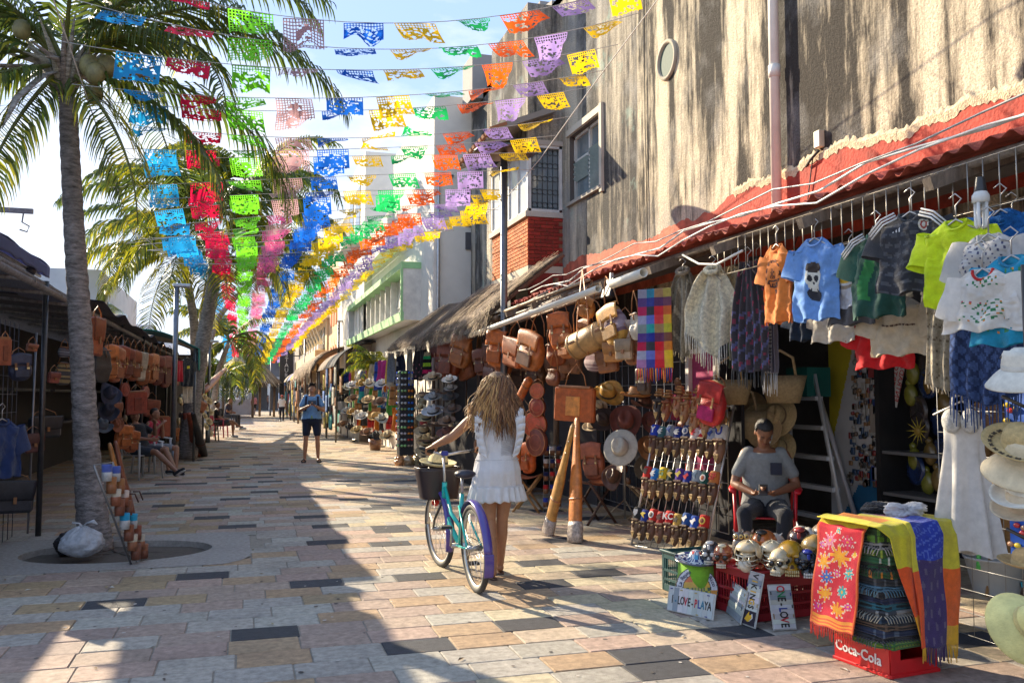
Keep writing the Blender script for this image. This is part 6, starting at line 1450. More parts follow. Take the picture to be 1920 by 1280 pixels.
# sides: -y face looks to camera-left after rotation
rb_=random.Random(8); z=H0+.0; k=0
BC=[('bottle green and lime striped',(.20,.30,.03),(.04,.14,.03)),('black patterned',(.02,.02,.025),(.07,.07,.08)),('navy with grey waves',(.02,.03,.07),(.10,.13,.18)),('black and brown',(.03,.025,.02),(.13,.08,.05)),('dark blue figured',(.015,.03,.06),(.05,.09,.14)),('charcoal with white fringe',(.04,.04,.045),(.3,.28,.25)),('black and teal',(.015,.03,.035),(.03,.14,.18)),('navy plain',(.015,.02,.05),(.03,.04,.09)),('black with grey swirl',(.02,.02,.022),(.16,.17,.18)),('steel blue figured',(.03,.07,.10),(.09,.2,.28)),('black spotted',(.025,.025,.025),(.1,.1,.1)),('orange edged dark green',(.03,.10,.03),(.70,.22,.02)),('dark green striped',(.02,.10,.03),(.03,.03,.02)),('bottle green and white striped',(.03,.12,.04),(.5,.5,.4)),('lime striped dark',(.05,.12,.02),(.35,.42,.05)),('black and grey tasselled',(.03,.03,.03),(.35,.33,.3)),('leaf green striped',(.14,.30,.03),(.03,.05,.02)),('dark green and black',(.03,.07,.02),(.12,.25,.03))]
for nm,c1,c2 in BC:
    hh=rb_.uniform(.031,.042); ww=.43-.04*(k/len(BC)); dd=.45-.04*(k/len(BC)); ox,oy=rb_.uniform(-.012,.012),rb_.uniform(-.015,.015); a_=rb_.uniform(-.05,.05)
    b_=MB(c1); n=26; prof=[]
    # folded blanket: rounded slab with layer lines, as a lathe-like loop round a rectangle
    def loop(s_,zz,seed):
        out=[]
        for q in range(48):
            a=2*PI*q/48; ca,sa=math.cos(a),math.sin(a); e=.32
            x=math.copysign(abs(ca)**e,ca)*ww/2*s_; y=math.copysign(abs(sa)**e,sa)*dd/2*s_
            out.append((x+.006*math.sin(a*9+seed),y+.006*math.cos(a*7+seed),zz+.004*math.sin(a*5+seed+zz*90)))
        return out
    rings=[loop(.93,0,k),loop(1.0,hh*.15,k),loop(1.01,hh*.35,k),loop(.97,hh*.5,k),loop(1.01,hh*.65,k),loop(1.0,hh*.88,k),loop(.93,hh,k)]
    vs=[p for rg_ in rings for p in rg_]; fs=[];cs=[]
    for i in range(6):
        for q in range(48): fs.append((i*48+q,i*48+(q+1)%48,(i+1)*48+(q+1)%48,(i+1)*48+q)); cs.append(c2 if ((q+k)%4==0 or (i in(1,4) and k%3==0)) else c1)
    fs+=[tuple(reversed(range(48))),tuple(range(6*48,7*48))]; cs+=[c1,c1]
    b_.add(vs,fs,True,None,cs)
    t=thing('folded_blanket','%s folded blanket, %s from the bottom of the stack'%(nm,ORD[k]),'blanket',cc_+Vector((ox,oy,z)),rzc+a_,'folded blankets stacked on the soda crate'); b_.build('fold',cloth,t)
    if k in (1,5,9,12,15):
        f_=MB(jit(c2 if k else (.60,.5,.36),.2)); 
        for q in range(22):
            x=-ww*.48+ww*.96*q/21; 
            f_.tube([(x,-dd/2,hh*.5),(x+rb_.uniform(-.008,.008),-dd/2-.02,hh*.2),(x+rb_.uniform(-.01,.01),-dd/2-.03,-.02)],.003,4)
            y=-dd*.48+dd*.96*q/21; f_.tube([(ww/2,y,hh*.5),(ww/2+.02,y,hh*.2),(ww/2+.028,y+.005,-.02)],.003,4)
        f_.build('fringe',cloth,t,kind='stuff')
    z+=hh*.93; k+=1
ZT=z+.004
# draped cloths: path runs up the left side, over the top and down
def drape(name,label,pathf,w_,colf,n=70,nw=22,fr=None,fl=.05,m=None,seed=0,loc=cc_,rz=rzc,thick=.006,edge=None):
    """pathf(s)->(x,y,z) centre line, wdir(s)"""
    r=random.Random(seed); t=thing(name,label,'cloth',loc,rz)
    def f(u,v):
        p,wd=pathf(v); p=Vector(p); wd=Vector(wd); q=p+wd*(u-.5)*w_
        nn=Vector((math.sin(u*9+v*14+seed),math.cos(u*8+v*11+seed),math.sin(u*13+seed*2)))*.005
        return q+nn
    b=MB(); b.sheet(nw,n,f,colf,thick=thick); b.build('fabric',m or cloth,t,rec=False)
    if fr:
        q=MB(); 
        for end in (0,1):
            if not fr[end]: continue
            for k in range(26):
                u=(k+.5)/26; p=f(u,end); q.col=fr[end] if not callable(fr[end]) else fr[end](u); q.tube([p,p+Vector((r.uniform(-.006,.006),r.uniform(-.006,.006),-fl*r.uniform(.7,1.1)))],.0035,4)
        q.build('fringe',m or cloth,t,rec=False,kind='stuff')
    return t
WW,DD=.43,.45
def path_poly(P,wds):
    P=[Vector(p) for p in P]; Ls=[0]
    for a,b in zip(P,P[1:]): Ls.append(Ls[-1]+(b-a).length)
    def f(s):
        d=s*Ls[-1]
        for k in range(len(P)-1):
            if d<=Ls[k+1]+1e-9:
                q=(d-Ls[k])/(Ls[k+1]-Ls[k]); a,b=Vector(wds[k]),Vector(wds[k+1]); return P[k].lerp(P[k+1],q),a.lerp(b,q)
        return P[-1],Vector(wds[-1])
    return f
X1=WW/2+.012; Y1=DD/2+.012
# embroidered red runner on the -y side (camera left)
def emb(u,v):
    fl_=[(.3,.16,.16,(.75,.20,.35)),(.7,.14,.13,(.70,.03,.12)),(.55,.30,.20,(.85,.35,.01)),(.22,.37,.17,(.85,.36,.01)),(.78,.44,.12,(.02,.40,.42)),(.3,.52,.13,(.03,.14,.50)),(.68,.62,.12,(.02,.42,.42)),(.28,.68,.15,(.85,.35,.01)),(.62,.80,.14,(.85,.34,.01)),(.15,.82,.1,(.6,.02,.25)),(.5,.47,.07,(.75,.05,.3)),(.85,.26,.06,(.8,.5,.02)),(.12,.22,.07,(.6,.1,.45)),(.5,.06,.06,(.02,.4,.4)),(.82,.75,.07,(.6,.02,.3))]
    if u<.04 or u>.96: return (.75,.12,.02)
    if v>.90: return (.72,.09,.02) if int(v*60)%2 else (.80,.30,.03)
    for cx,cy,rr_,c in fl_:
        dx,dy=(u-cx),(v-cy)*2.0; d=math.hypot(dx,dy); a=math.atan2(dy,dx)
        if d<rr_*(.72+.28*math.cos(a*8)): return c if d>rr_*.22 else (.8,.4,.02)
        if d<rr_*1.12*(.72+.28*math.cos(a*8))+.008: return (.70,.55,.45)
    return (.68,.012,.035)
drape('embroidered_runner','red runner with embroidered orange, pink and blue flowers on the stack side',path_poly([(-.06,-.03,ZT+.02),(-.06,-Y1+.03,ZT+.015),(-.065,-Y1-.01,ZT-.03),(-.085,-Y1-.035,ZT-.36),(-.10,-Y1-.06,ZT-.58)],[(1,0,0)]*5),.34,lambda u,v:emb(u,(v-.27)/.73) if v>.27 else (.80,.62,.02),n=90,nw=50,fr=(None,(.70,.05,.02)),fl=.07,seed=1)
def yob(u,v):
    if v<.33: return (.78,.66,.02) if u<.5 else (.85,.26,.01)
    if v<.62: return (.62,.52,.03) if (u>.15 and math.sin(u*20+v*30)>.2) else (.66,.57,.02)
    if v<.86: return (.85,.10,.01)
    return (.85,.40,.01)
drape('yellow_scarf','yellow and orange scarf running over the stack top and down its corner',path_poly([(-.24,-.12,ZT+.028),(.05,-.14,ZT+.032),(X1-.02,-.13,ZT+.024),(X1+.02,-.10,ZT-.03),(X1+.035,-.02,ZT-.40),(X1+.05,.03,ZT-.60)],[(0,1,0),(0,1,0),(0,.95,0),(0,.75,0),(0,.42,0),(0,.36,0)]),.26,yob,n=80,nw=26,fr=(None,(.85,.4,.02)),fl=.09,seed=2)
def blu(u,v):
    if u<.10: return (.68,.58,.04) if v<.6 else (.8,.10,.02)
    if u>.66: return (.66,.56,.03) if v<.60 else ((.85,.14,.01) if v<.90 else (.8,.42,.02))
    if v<.20: return (.10,.05,.09) if math.sin(u*30+v*30)<.8 else (.45,.03,.12)
    if v<.55: return (.08,.14,.55) if (math.sin(v*130+u*22)>.8 or (math.sin(u*75)*math.sin(v*70)>.55 and int(v*30)%2)) else (.012,.04,.42)
    return (.055,.03,.13) if math.sin(u*34)*math.sin(v*44)<.6 else (.13,.10,.18)
drape('blue_shawl','blue and purple patterned shawl with yellow orange borders draped down the stack',path_poly([(-.12,.12,ZT+.036),(.10,.12,ZT+.040),(X1-.01,.12,ZT+.030),(X1+.03,.12,ZT-.04),(X1+.055,.11,ZT-.40),(X1+.065,.10,ZT-.62)],[(0,1,0)]*3+[(0,.97,0),(0,.86,0),(0,.72,0)]),.36,blu,n=90,nw=40,fr=(None,lambda u:(.8,.42,.02) if (u>.66 or u<.1) else (.08,.04,.12)),fl=.09,seed=3,thick=.007)
def crumple(name,label,cat,loc,r,col,seed,m,amp=.25,s=3.,kind=None,sharp=True):
    rn=random.Random(seed); from mathutils import noise as nz
    m_=MB(col); off=Vector((seed*3.1,seed,0)); 
    m_.ell((0,0,0),r,n=64,m=40,f=lambda v:(v*(1+amp*nz.noise(v*(s*.6/max(r))+off)-amp*.5*abs(nz.noise(v*(2.2*s/max(r))+off))-amp*.3*abs(nz.noise(v*(5*s/max(r))+off))))); return m_.build(name,m,loc=loc,label=label,cat=cat)
bagw=mat('white_bag',rough=.3,var=.15,vs_=20,bump=1.,bs=35,trans=.35)
def topp(x,y,dz=0): 
    a=rzc; return cc_+Vector((x*math.cos(a)-y*math.sin(a),x*math.sin(a)+y*math.cos(a),ZT+dz))
crumple('plastic_bag','crumpled clear white plastic bag on top of the blanket stack','bag',topp(.03,.17,.075),(.14,.08,.05),(.72,.74,.80),3,bagw,.9,2.2)
crumple('black_cloth','flat black crumpled cloth left of the plastic bag on the stack','cloth',topp(-.14,.12,.06),(.15,.09,.035),(.02,.02,.025),5,cloth,.8,2.2)

# ================================================================ right edge: bucket, brooms, hat tower
q=gr(1868,1112); t=thing('bucket','grey white rubber bucket with bright green handle','bucket',q); 
m_=MB((.42,.43,.42)); m_.lathe([(.001,0),(.15,0),(.16,.02),(.215,.26),(.225,.265),(.225,.28),(.205,.28),(.20,.26),(.145,.03),(.001,.03)],32); m_.build('body',plastic,t)
m_=MB((.10,.50,.12)); m_.tube([(-.20,-.04,.20),(-.19,-.04,.36),(-.13,-.03,.47),(-.03,-.02,.50),(.02,.0,.46),(.04,.02,.3)],.017,8); m_.build('handle',plastic,t)
m_=MB((.02,.35,.45)); m_.box((.09,-.165,.10),(.10,.01,.04),rot=(R(-12),0,R(28)),bev=.003); m_.build('paint_smear',paintm,t)
a=gr(1850,1118); b_=onX(1888,560,a.x+.15); t=thing('stick','thin crooked wooden stick leaning upright by the bucket','stick',a); D=b_-a; m_=MB((.42,.25,.11)); m_.tube([(0,0,0),D*.2+Vector((.01,0,0)),D*.45-Vector((.015,0,0)),D*.7+Vector((.012,0,0)),D],.011,7); m_.build('wood',wood,t)
rq=random.Random(14)
for k in range(6):
    p=gr(1850+k*11,1075); p=onX(1850+k*9,900,5.75); p.z=0; m_=MB(jit((.27,.13,.045),.25)); H_=rq.uniform(1.15,1.45)
    pts=[(rq.uniform(-.006,.006),rq.uniform(-.006,.006),H_*i/16) for i in range(17)]; m_.tube(pts,[.042*(1+.18*(i%2)) for i in range(17)],9); m_.build('carved_stick',straw,loc=p,rot=(R(rq.uniform(-3,3)),R(rq.uniform(-2,2)),0),label='brown woven carved stick beside the white dress, %s from the dress'%ORD[k],cat='stick',group='bundle of carved sticks behind the bucket')
q=onX(1848,770,4.5); m_=MB((.16,.08,.04)); m_.ell((0,0,0),(.05,.08,.13)); t=thing('carved_mask','striped brown carved mask hanging above the carved sticks','mask',q); m_.build('face',wood,t)
m_=MB((.45,.28,.1)); 
for k in range(5): m_.tube([(-.045+abs(k-2)*.012,-.05,-.08+.04*k),(-.052+abs(k-2)*.01,0,-.06+.04*k),(-.04,.05,-.08+.04*k)],.004,4)
m_.build('stripe',wood,t)
t=thing('magnet_board','bright blue board of small fruit magnets behind the hat tower','panel',(3.75,3.5,0))
for (px0,py0,px1,py1) in ((1884,640,1930,800),(1895,940,1930,1060)):
    a=onX(px0,py0,3.75); c=onX(px1,py1,3.75); m_=MB((.01,.08,.40)); m_.box((0,(a.y+c.y)/2-3.5,(a.z+c.z)/2),(.02,abs(a.y-c.y),abs(a.z-c.z))); m_.build('board',paintm,t)
    for k in range(9):
        yy=min(a.y,c.y)+rq.random()*abs(a.y-c.y); zz=c.z+rq.random()*(a.z-c.z); m_=MB(rq.choice([(.7,.5,.02),(.03,.03,.03),(.5,.02,.02),(.4,.2,.1)])); m_.ell((0,0,0),(.012,.02,.014),n=8,m=6); m_.build('magnet',ceramic,t,(-.02,yy-3.5,zz))
HT='sun hats stacked on the stand at the right edge'
X_=2.72
t=thing('hat_tower_stand','slim dark stand carrying the sun hats at the right edge','stand',(2.85,2.62,0)); m_=MB((.10,.09,.08)); m_.tube([(0,0,0),(0,0,2.0)],.014,8); m_.build('pole',metal,t)
m_=MB((.1,.09,.08)); 
for z in (.6,.95,1.2,1.45,1.6): m_.tube([(0,0,z),(-.08,.05,z+.05)],.007,5)
m_.build('peg',metal,t)
for px,py,w,l,c,rot,kind,hol in ((1912,690,118,'white bell shaped felt hat at the top of the right edge stand',(.70,.66,.56),(8,-14,0),'bell',False),(1914,835,128,'wide straw sun hat with a ring of woven holes',(.62,.45,.20),(25,-18,0),'round',True),(1917,858,130,'plain cream hat nested beneath the woven hole hat',(.66,.55,.36),(22,-16,0),'bell',False),(1925,925,118,'white folded brim hat with a cord in the middle of the stand',(.72,.68,.58),(10,-28,0),'fedora',False),(1922,948,112,'cream hat beneath the white folded brim hat',(.64,.52,.36),(8,-30,0),'fedora',False),(1922,1058,90,'straw hat with tall round crown and short brim above the bucket',(.56,.38,.17),(6,0,0),'round',False)):
    q=onX(px,py,X_+.1); s=px2m(w,q)/.36; hat(l,q,tuple(R(a) for a in rot),s,c,jit(c,.15),.18,kind,straw if 'straw' in l else felt,HT,.02,holes=hol)
q=onX(1935,1170,2.05); hat('pale yellow hat seen very close at the lower right corner',q,(R(55),R(-35),R(10)),px2m(130,q)/.36,(.66,.60,.24),(.6,.5,.2),.18,'bell',felt,HT)
# ================================================================ people
def remesh(mb,vox,smooth=2,name='body'):
    me=mb.mesh(name+'_src'); fixn(me); o=bpy.data.objects.new('tmp',me); COL.objects.link(o)
    m=o.modifiers.new('r','REMESH'); m.mode='VOXEL'; m.voxel_size=vox; m.use_smooth_shade=True
    s=o.modifiers.new('s','SMOOTH'); s.iterations=smooth; s.factor=.5
    dg=bpy.context.evaluated_depsgraph_get(); out=bpy.data.meshes.new_from_object(o.evaluated_get(dg))
    bpy.data.objects.remove(o); bpy.data.meshes.remove(me)
    for a in list(out.attributes):
        if a.name=='Col': out.attributes.remove(a)
    out.materials.clear(); out.name=name; return out
def colour(me,col,fn=None):
    a=me.attributes.new('Col','FLOAT_COLOR','CORNER')
    if fn is None: a.data.foreach_set('color',[x for _ in range(len(me.loops)) for x in (*col,1.0)])
    else:
        buf=[]; vs=me.vertices
        cc=[fn(v.co) for v in vs]
        for l in me.loops: buf.extend((*cc[l.vertex_index],1.0))
        a.data.foreach_set('color',buf)
def blob(name,mb,m,col,parent,vox,smooth=2,fn=None):
    me=remesh(mb,vox,smooth,name); colour(me,col,fn); me.materials.append(m); return link(name,me,parent)
def hand(mb,w,d,n,side,curl=.5,s=1.):
    """w wrist, d direction, n palm normal (side the fingers curl to)"""
    w=Vector(w); d=Vector(d).normalized(); n=Vector(n); n=(n-d*n.dot(d)).normalized(); x=d.cross(n)*side
    for k in range(3): mb.cap(w+x*(-.022+.022*k)*s,w+d*.075*s+x*(-.028+.028*k)*s,.015*s,.014*s,8)
    for k,L_ in enumerate((.062,.072,.067,.052)):
        p=w+d*.078*s+x*(-.031+.0205*k)*s; q=d
        for j in range(3):
            a=curl*(.5+.45*j); dd=(d*math.cos(a*1.3)+n*math.sin(a*1.3)).normalized(); e=p+dd*L_*(.48,.30,.24)[j]*s; mb.cap(p,e,.0085*s,.0075*s,8); p=e
    p=w+d*.02*s-x*.028*s; 
    for j in range(2): dd=(d*.65-x*.6*(1-j*.7)+n*(.35+.4*j)).normalized(); e=p+dd*.038*s; mb.cap(p,e,.011*s,.009*s,8); p=e
BASEJ=dict(pel=(0,0,.93),neck=(0,.01,1.47),head=(0,-.01,1.60),sr=(.175,0,1.415),sl=(-.175,0,1.415),er=(.235,.02,1.13),el=(-.235,.02,1.13),wr=(.25,-.06,.89),wl=(-.25,-.06,.89),hr=(.09,0,.92),hl=(-.09,0,.92),kr=(.10,-.01,.50),kl=(-.10,-.01,.50),ar=(.10,.03,.085),al=(-.10,.03,.085),fr=(.11,-.12,.03),fl=(-.11,-.12,.03))
def figure(label,loc,rz,J={},h=1.72,sk=(.36,.19,.11),top=('tshirt',(.5,.5,.5)),bottom=('trousers',(.03,.03,.04)),shoe=(.03,.03,.03),hair=(.02,.015,.012),vox=.014,hpitch=0.,hyaw=0.,girth=1.,cap=None,hand_dirs=None,fem=False,longhair=0,lift=0,eyes=True):
    j=dict(BASEJ); j.update(J); j={k:Vector(v) for k,v in j.items()}; j['pel'].z-=0
    t=thing('person',label,'person',loc,rz); s=h/1.72; t.scale=(s,s,s)
    P,Nk=j['pel'],j['neck']; up=(Nk-P).normalized(); 
    back=Vector((0,1,0)); back=(back-up*back.dot(up)).normalized()
    def torso(mb,g=0.,a=0.,b=1.):
        prof=[(-.20,.115),(-.08,.165),(.0,.172),(.14,.158),(.30,.146 if not fem else .128),(.50,.158 if not fem else .142),(.72,.178 if not fem else .155),(.86,.170 if not fem else .15),(.95,.125),(1.0,.065)]
        pts=[];rs=[]
        for q,r_ in prof:
            if a<=q<=b: pts.append(P+(Nk-P)*q+back*(.02*math.sin(max(0,q)*PI))); rs.append(r_*girth*(1 if q>.6 else (1 if girth<1.1 else 1.08))+g)
        mb.tube(pts,rs,22,flat=.62,up=tuple(back))
    b=MB()
    torso(b,0,-.2,1)
    Hm=Matrix.Rotation(hyaw,3,'Z')@Matrix.Rotation(hpitch,3,'X')
    H=j['head']
    def hp(v): return H+Hm@Vector(v)
    b.cap(Nk-up*.04,H+Hm@Vector((0,.01,-.06)),.056,.052)
    b2=MB(); b2.ell((0,.012,.02),(.074,.094,.092),n=22,m=16); b2.ell((0,-.028,-.045),(.054,.058,.066),n=18,m=12); b2.ell((0,-.086,-.012),(.013,.018,.022),n=10,m=8); b2.cap((0,-.082,.02),(0,-.098,-.022),.007,.012,8)
    b2.ell((0,-.077,-.058),(.024,.012,.010),n=10,m=6); b2.ell((0,-.068,-.092),(.024,.02,.018),n=10,m=6)
    for sx in (-1,1): b2.ell((sx*.076,.012,-.008),(.010,.02,.032),n=10,m=8); b2.ell((sx*.034,-.062,-.02),(.024,.022,.022)); b2.ell((sx*.03,-.074,.026),(.024,.010,.008))
    b2.v=[tuple(hp(v)) for v in b2.v]; b.v_off=len(b.v); off=len(b.v); b.v+=b2.v; b.f+=[tuple(i+off for i in f) for f in b2.f]; b.c+=b2.c; b.s+=b2.s
    for q in 'rl':
        sg=1 if q=='r' else -1
        b.cap(j['s'+q]-Vector((sg*.03,0,.0)),j['s'+q].lerp(j['e'+q],.5),.056*girth**.5,.046); b.cap(j['s'+q].lerp(j['e'+q],.4),j['e'+q],.046,.039); b.cap(j['e'+q],j['e'+q].lerp(j['w'+q],.35),.039,.041); b.cap(j['e'+q].lerp(j['w'+q],.3),j['w'+q],.040,.025)
        hd=(hand_dirs or {}).get(q)
        d=hd[0] if hd else (j['w'+q]-j['e'+q]); n=hd[1] if hd else (-sg*.8,-.2,0); cu=hd[2] if hd else .35
        hand(b,j['w'+q],d,n,sg,cu)
        b.cap(j['h'+q],j['h'+q].lerp(j['k'+q],.5),.086*girth**.5,.070); b.cap(j['h'+q].lerp(j['k'+q],.5),j['k'+q],.070,.052); b.cap(j['k'+q],j['k'+q].lerp(j['a'+q],.35),.050,.054); b.cap(j['k'+q].lerp(j['a'+q],.3),j['a'+q],.054,.033)
        b.cap(j['a'+q]-Vector((0,0,.03)),j['f'+q],.034,.026); b.cap(j['f'+q],j['f'+q]+(j['f'+q]-j['a'+q]).normalized()*.05,.026,.018)
    blob('body',b,skin,sk,t,vox)
    e=MB((.75,.72,.68))
    if vox<.02:
        if eyes:
            for sx in (-1,1): e.ell(tuple(hp((sx*.030,-.079,.008))),(.009,.005,.005),n=8,m=6)
            e.build('eye',ceramic,t)
        e=MB((.02,.01,.01))
        for sx in (-1,1):
            (e.ell(tuple(hp((sx*.030,-.083,.008))),(.0048,.003,.0048),n=8,m=6) if eyes else e.tube([hp((sx*.020,-.083,.006)),hp((sx*.030,-.086,.003)),hp((sx*.042,-.080,.006))],.0022,4)); e.tube([hp((sx*.016,-.087,.030)),hp((sx*.030,-.090,.035)),hp((sx*.046,-.080,.030))],.003,5)
        e.build('eyebrow',hairm,t); e=MB((.28,.08,.06)); e.tube([hp((-.022,-.085,-.058)),hp((0,-.090,-.056)),hp((.022,-.085,-.058))],.0035,5); e.build('mouth',skin,t)
    if hair:
        e=MB(); e.ell((0,.022,.035),(.083,.098,.092),n=20,m=14,f=lambda v:(v[0],v[1] if not(v[1]<-.03 and v[2]<.03) else -.03,v[2] if v[2]>-.06 else -.06)); 
        if longhair: e.cap((0,.06,.0),(0,.09,-longhair),.075,.05)
        e.v=[tuple(hp(v)) for v in e.v]; blob('hair',e,hairm,hair,t,max(vox,.01),1)
    if cap:
        e=MB(cap); e.ell((0,.015,.055),(.092,.108,.080),n=20,m=10,f=lambda v:(v[0],v[1],max(v[2],-.012))); e.box((0,-.115,.05),(.13,.10,.01),rot=(R(-8),0,0),bev=.004)
        e.v=[tuple(hp(v)) for v in e.v]; e.build('cap',cloth,t)
    if top:
        e=MB(); torso(e,.016,-.02 if top[0]!='vest' else .1,.97)
        for q in 'rl':
            sg=1 if q=='r' else -1
            k=.62 if top[0]=='tshirt' else 1.
            if top[0]!='vest': e.cap(j['s'+q]-Vector((sg*.05,0,0)),j['s'+q].lerp(j['e'+q],k),.068*girth**.5,.058)
            if top[0]=='long': e.cap(j['e'+q],j['e'+q].lerp(j['w'+q],.93),.055,.042)
        blob('shirt',e,cloth,top[1],t,vox,2,top[2] if len(top)>2 else None)
        if top[0]=='tshirt' and vox<.02:
            e=MB(top[3] if len(top)>3 else jit(top[1],.2)); c_=Nk-up*.045; fw=-back; e.tube([c_+Vector((math.cos(a)*.078,0,0))+back*math.sin(a)*.062-(up*.03 if math.sin(a)<-.3 else up*0) for a in [2*PI*k/14 for k in range(15)]],.013,6); e.build('collar',cloth,t)
    if bottom:
        e=MB(); torso(e,.014,-.2,.14)
        for q in 'rl':
            if bottom[0]=='shorts': e.cap(j['h'+q],j['h'+q].lerp(j['k'+q],.68),.104*girth**.5,.088)
            elif bottom[0]=='skirt': e.cap(j['h'+q],j['h'+q].lerp(j['k'+q],.8),.12,.13)
            else: e.cap(j['h'+q],j['k'+q],.10*girth**.5,.070); e.cap(j['k'+q],j['a'+q]-(j['a'+q]-j['k'+q])*.04,.068,.052)
        blob({'shorts':'shorts','skirt':'skirt','trousers':'trousers'}[bottom[0]],e,cloth,bottom[1],t,vox,2)
    if shoe:
        for q in 'rl':
            e=MB(); a,f=j['a'+q],j['f'+q]; d=(f-a).normalized(); e.cap(a-Vector((0,0,.045))-d*.02,f+d*.03,.045,.036); 
            blob('shoe',e,leather if vox>.012 else rubber,shoe,t,max(vox*.7,.008),1)
            e=MB((.62,.60,.58)); n_=Vector((0,0,1)); lo=a-d*.05; hi=f+d*.07; m2=[(lo-Vector((0,0,.082)) if False else lo)]; 
            sd_=d.cross(Vector((0,0,1)));
            if sd_.length>.2:
                sd_.normalize(); dn=sd_.cross(d).normalized(); dn=dn if dn.z<0 else -dn; e.tube([a-d*.055+dn*.062,a+d*.02+dn*.064,f+dn*.034,f+d*.065+dn*.02],[.03,.036,.042,.026],10,flat=.34,up=tuple(dn)); e.build('sole',rubber,t)
    return t,j
# --- woman with the bicycle, seen from behind (front -y is turned away from the camera)
wl=gr(932,1083); wl.z=0
RZW=R(176)
def w2l(p): return Matrix.Rotation(-RZW,3,'Z')@(Vector(p)-wl)
gripL=Vector((1.52,7.52,1.04)); gripR=Vector((2.0,7.62,1.02))
sc=1.70/1.72
hl_=w2l(gripL+Vector((.06,-.075,.035)))/sc; hr_=w2l(gripR+Vector((.03,-.09,.04)))/sc
J=dict(neck=(0,-.02,1.44),head=(0,-.045,1.575),sr=(.155,-.01,1.385),sl=(-.155,-.01,1.385),wr=tuple(hl_),er=tuple((Vector((.155,-.01,1.385))+Vector(hl_))/2+Vector((.03,.02,-.06))),wl=tuple(hr_),el=(-.19,-.16,1.12),hr=(.085,0,.90),hl=(-.085,0,.90),kr=(.060,-.01,.49),kl=(-.055,-.05,.49),ar=(.045,.05,.085),al=(-.06,-.16,.085),fr=(.055,-.09,.028),fl=(-.07,-.30,.028))
W_t,wj=figure('woman in a short white ruffled dress pushing the turquoise bicycle, long wavy hair','#' and wl,RZW,J,1.70,(.40,.19,.10),None,None,None,None,.0065,R(6),0,.92,hand_dirs={'r':((.45,-.75,-.3),(0,-.3,-1),1.0),'l':((-.05,-.9,-.2),(0,-.3,-1),1.0)},fem=True)
# hair
rh=random.Random(5); m_=MB((.30,.17,.07)); Hc=Vector((0,-.035,1.60))
m_.ell(tuple(Hc+Vector((0,.015,.02))),(.094,.112,.108),n=24,m=16); m_.ell(tuple(Hc+Vector((0,.07,-.11))),(.098,.052,.15),n=22,m=14); m_.ell(tuple(Hc+Vector((.01,.082,-.22))),(.095,.040,.12),n=22,m=14)
blob('hair',m_,hairm,(.21,.115,.05),W_t,.011,2,fn=lambda co:(.44,.24,.09) if co.x>.02 else (.20,.10,.048))  # sunlight put into the colour: the sunward half is lighter
m_=MB()
for k in range(620):
    a=rh.uniform(-.10,1.10)*PI; x0=math.cos(a); L_=rh.uniform(.28,.47)*(1.0 if abs(x0)<.8 else .85); r0=.10
    p=Hc+Vector((x0*.085,.03+abs(math.sin(a))*.085,rh.uniform(-.02,.09))); pts=[];wv=rh.uniform(0,6); amp=rh.uniform(.008,.022); sp=x0*rh.uniform(.3,1.4)*.11+rh.uniform(-.03,.03)+(.05 if x0>.5 else 0)
    for i in range(9):
        t_=i/8; pts.append(p+Vector((sp*t_**.8+amp*math.sin(wv+t_*11),.025*math.sin(t_*2.2)+amp*math.cos(wv+t_*9)+.02*t_,-L_*t_)))
    c=(.66,.38,.14) if (x0>.1 and rh.random()<.65) else rh.choice([(.26,.12,.055),(.38,.19,.08),(.17,.08,.04),(.44,.24,.11)]); m_.tube(pts,[.004,.0048,.0048,.0045,.0042,.0038,.0032,.0022,.001],4,c)  # strands on the sunward side coloured lighter, as if sunlit

for k in range(60):
    a=rh.uniform(-.1,1.1)*PI; x0=math.cos(a); p=Hc+Vector((x0*.095,.03+abs(math.sin(a))*.09,rh.uniform(-.1,.11))); L_=rh.uniform(.15,.5); wv=rh.uniform(0,6); d=Vector((x0*rh.uniform(.2,.6)+rh.uniform(-.1,.1),rh.uniform(0,.25),-1)).normalized()
    m_.tube([p+d*L_*i/7+Vector((.018*math.sin(wv+i*1.2),.014*math.cos(wv+i),0))*(i/7) for i in range(8)],[.0012]*7+[.0006],3,(.66,.40,.15) if x0>-.2 else (.34,.18,.08))  # loose strands follow the same sunlit and shaded colouring
m_.build('hair_strands',hairm,W_t,rec=False,kind='stuff')
# dress
wht=mat('white_dress',rough=.85,var=.05,vs_=14,bump=.5,bs=110,trans=.22)
def dressring(z,u):
    a=2*PI*u; K=[(.64,.235,.0),(.70,.228,.0),(.78,.212,0),(.90,.20,0),(.99,.178,0),(1.05,.160,0),(1.16,.158,0),(1.28,.160,0),(1.35,.145,0),(1.40,.115,0)]
    for (z0,r0,_),(z1,r1,_) in zip(K,K[1:]):
        if z<=z1: r=r0+(r1-r0)*max(0,(z-z0)/(z1-z0)); break
    else: r=K[-1][1]
    low=max(0,(1.0-z)/.36); r+=.010*low*math.sin(a*11+z*3)+.006*low*math.sin(a*23+1)
    r+=.007*mnoise(u*16,z*9,3)+.004*mnoise(u*40,z*20,5); hip=.022*math.exp(-((z-.88)/.09)**2)*max(0,math.sin(a))
    return (r*math.cos(a),(r*.70+hip)*math.sin(a)-.01,z)
m_=MB((.80,.79,.78)); m_.sheet(96,60,lambda u,v:dressring(.76+.66*v,u)); dr=m_.build('dress',wht,W_t,rec=False)
m_=MB((.80,.79,.78))
def ruf(u,v):
    a=2*PI*u; z=.765-.125*v; r=.222+.022*v+ (.004+.015*v)*math.sin(a*19+math.sin(a*3)*2); return (r*math.cos(a),r*.72*math.sin(a)-.01,z+.006*math.sin(a*19+1)*v+.01*v*mnoise(a*3,0,1))
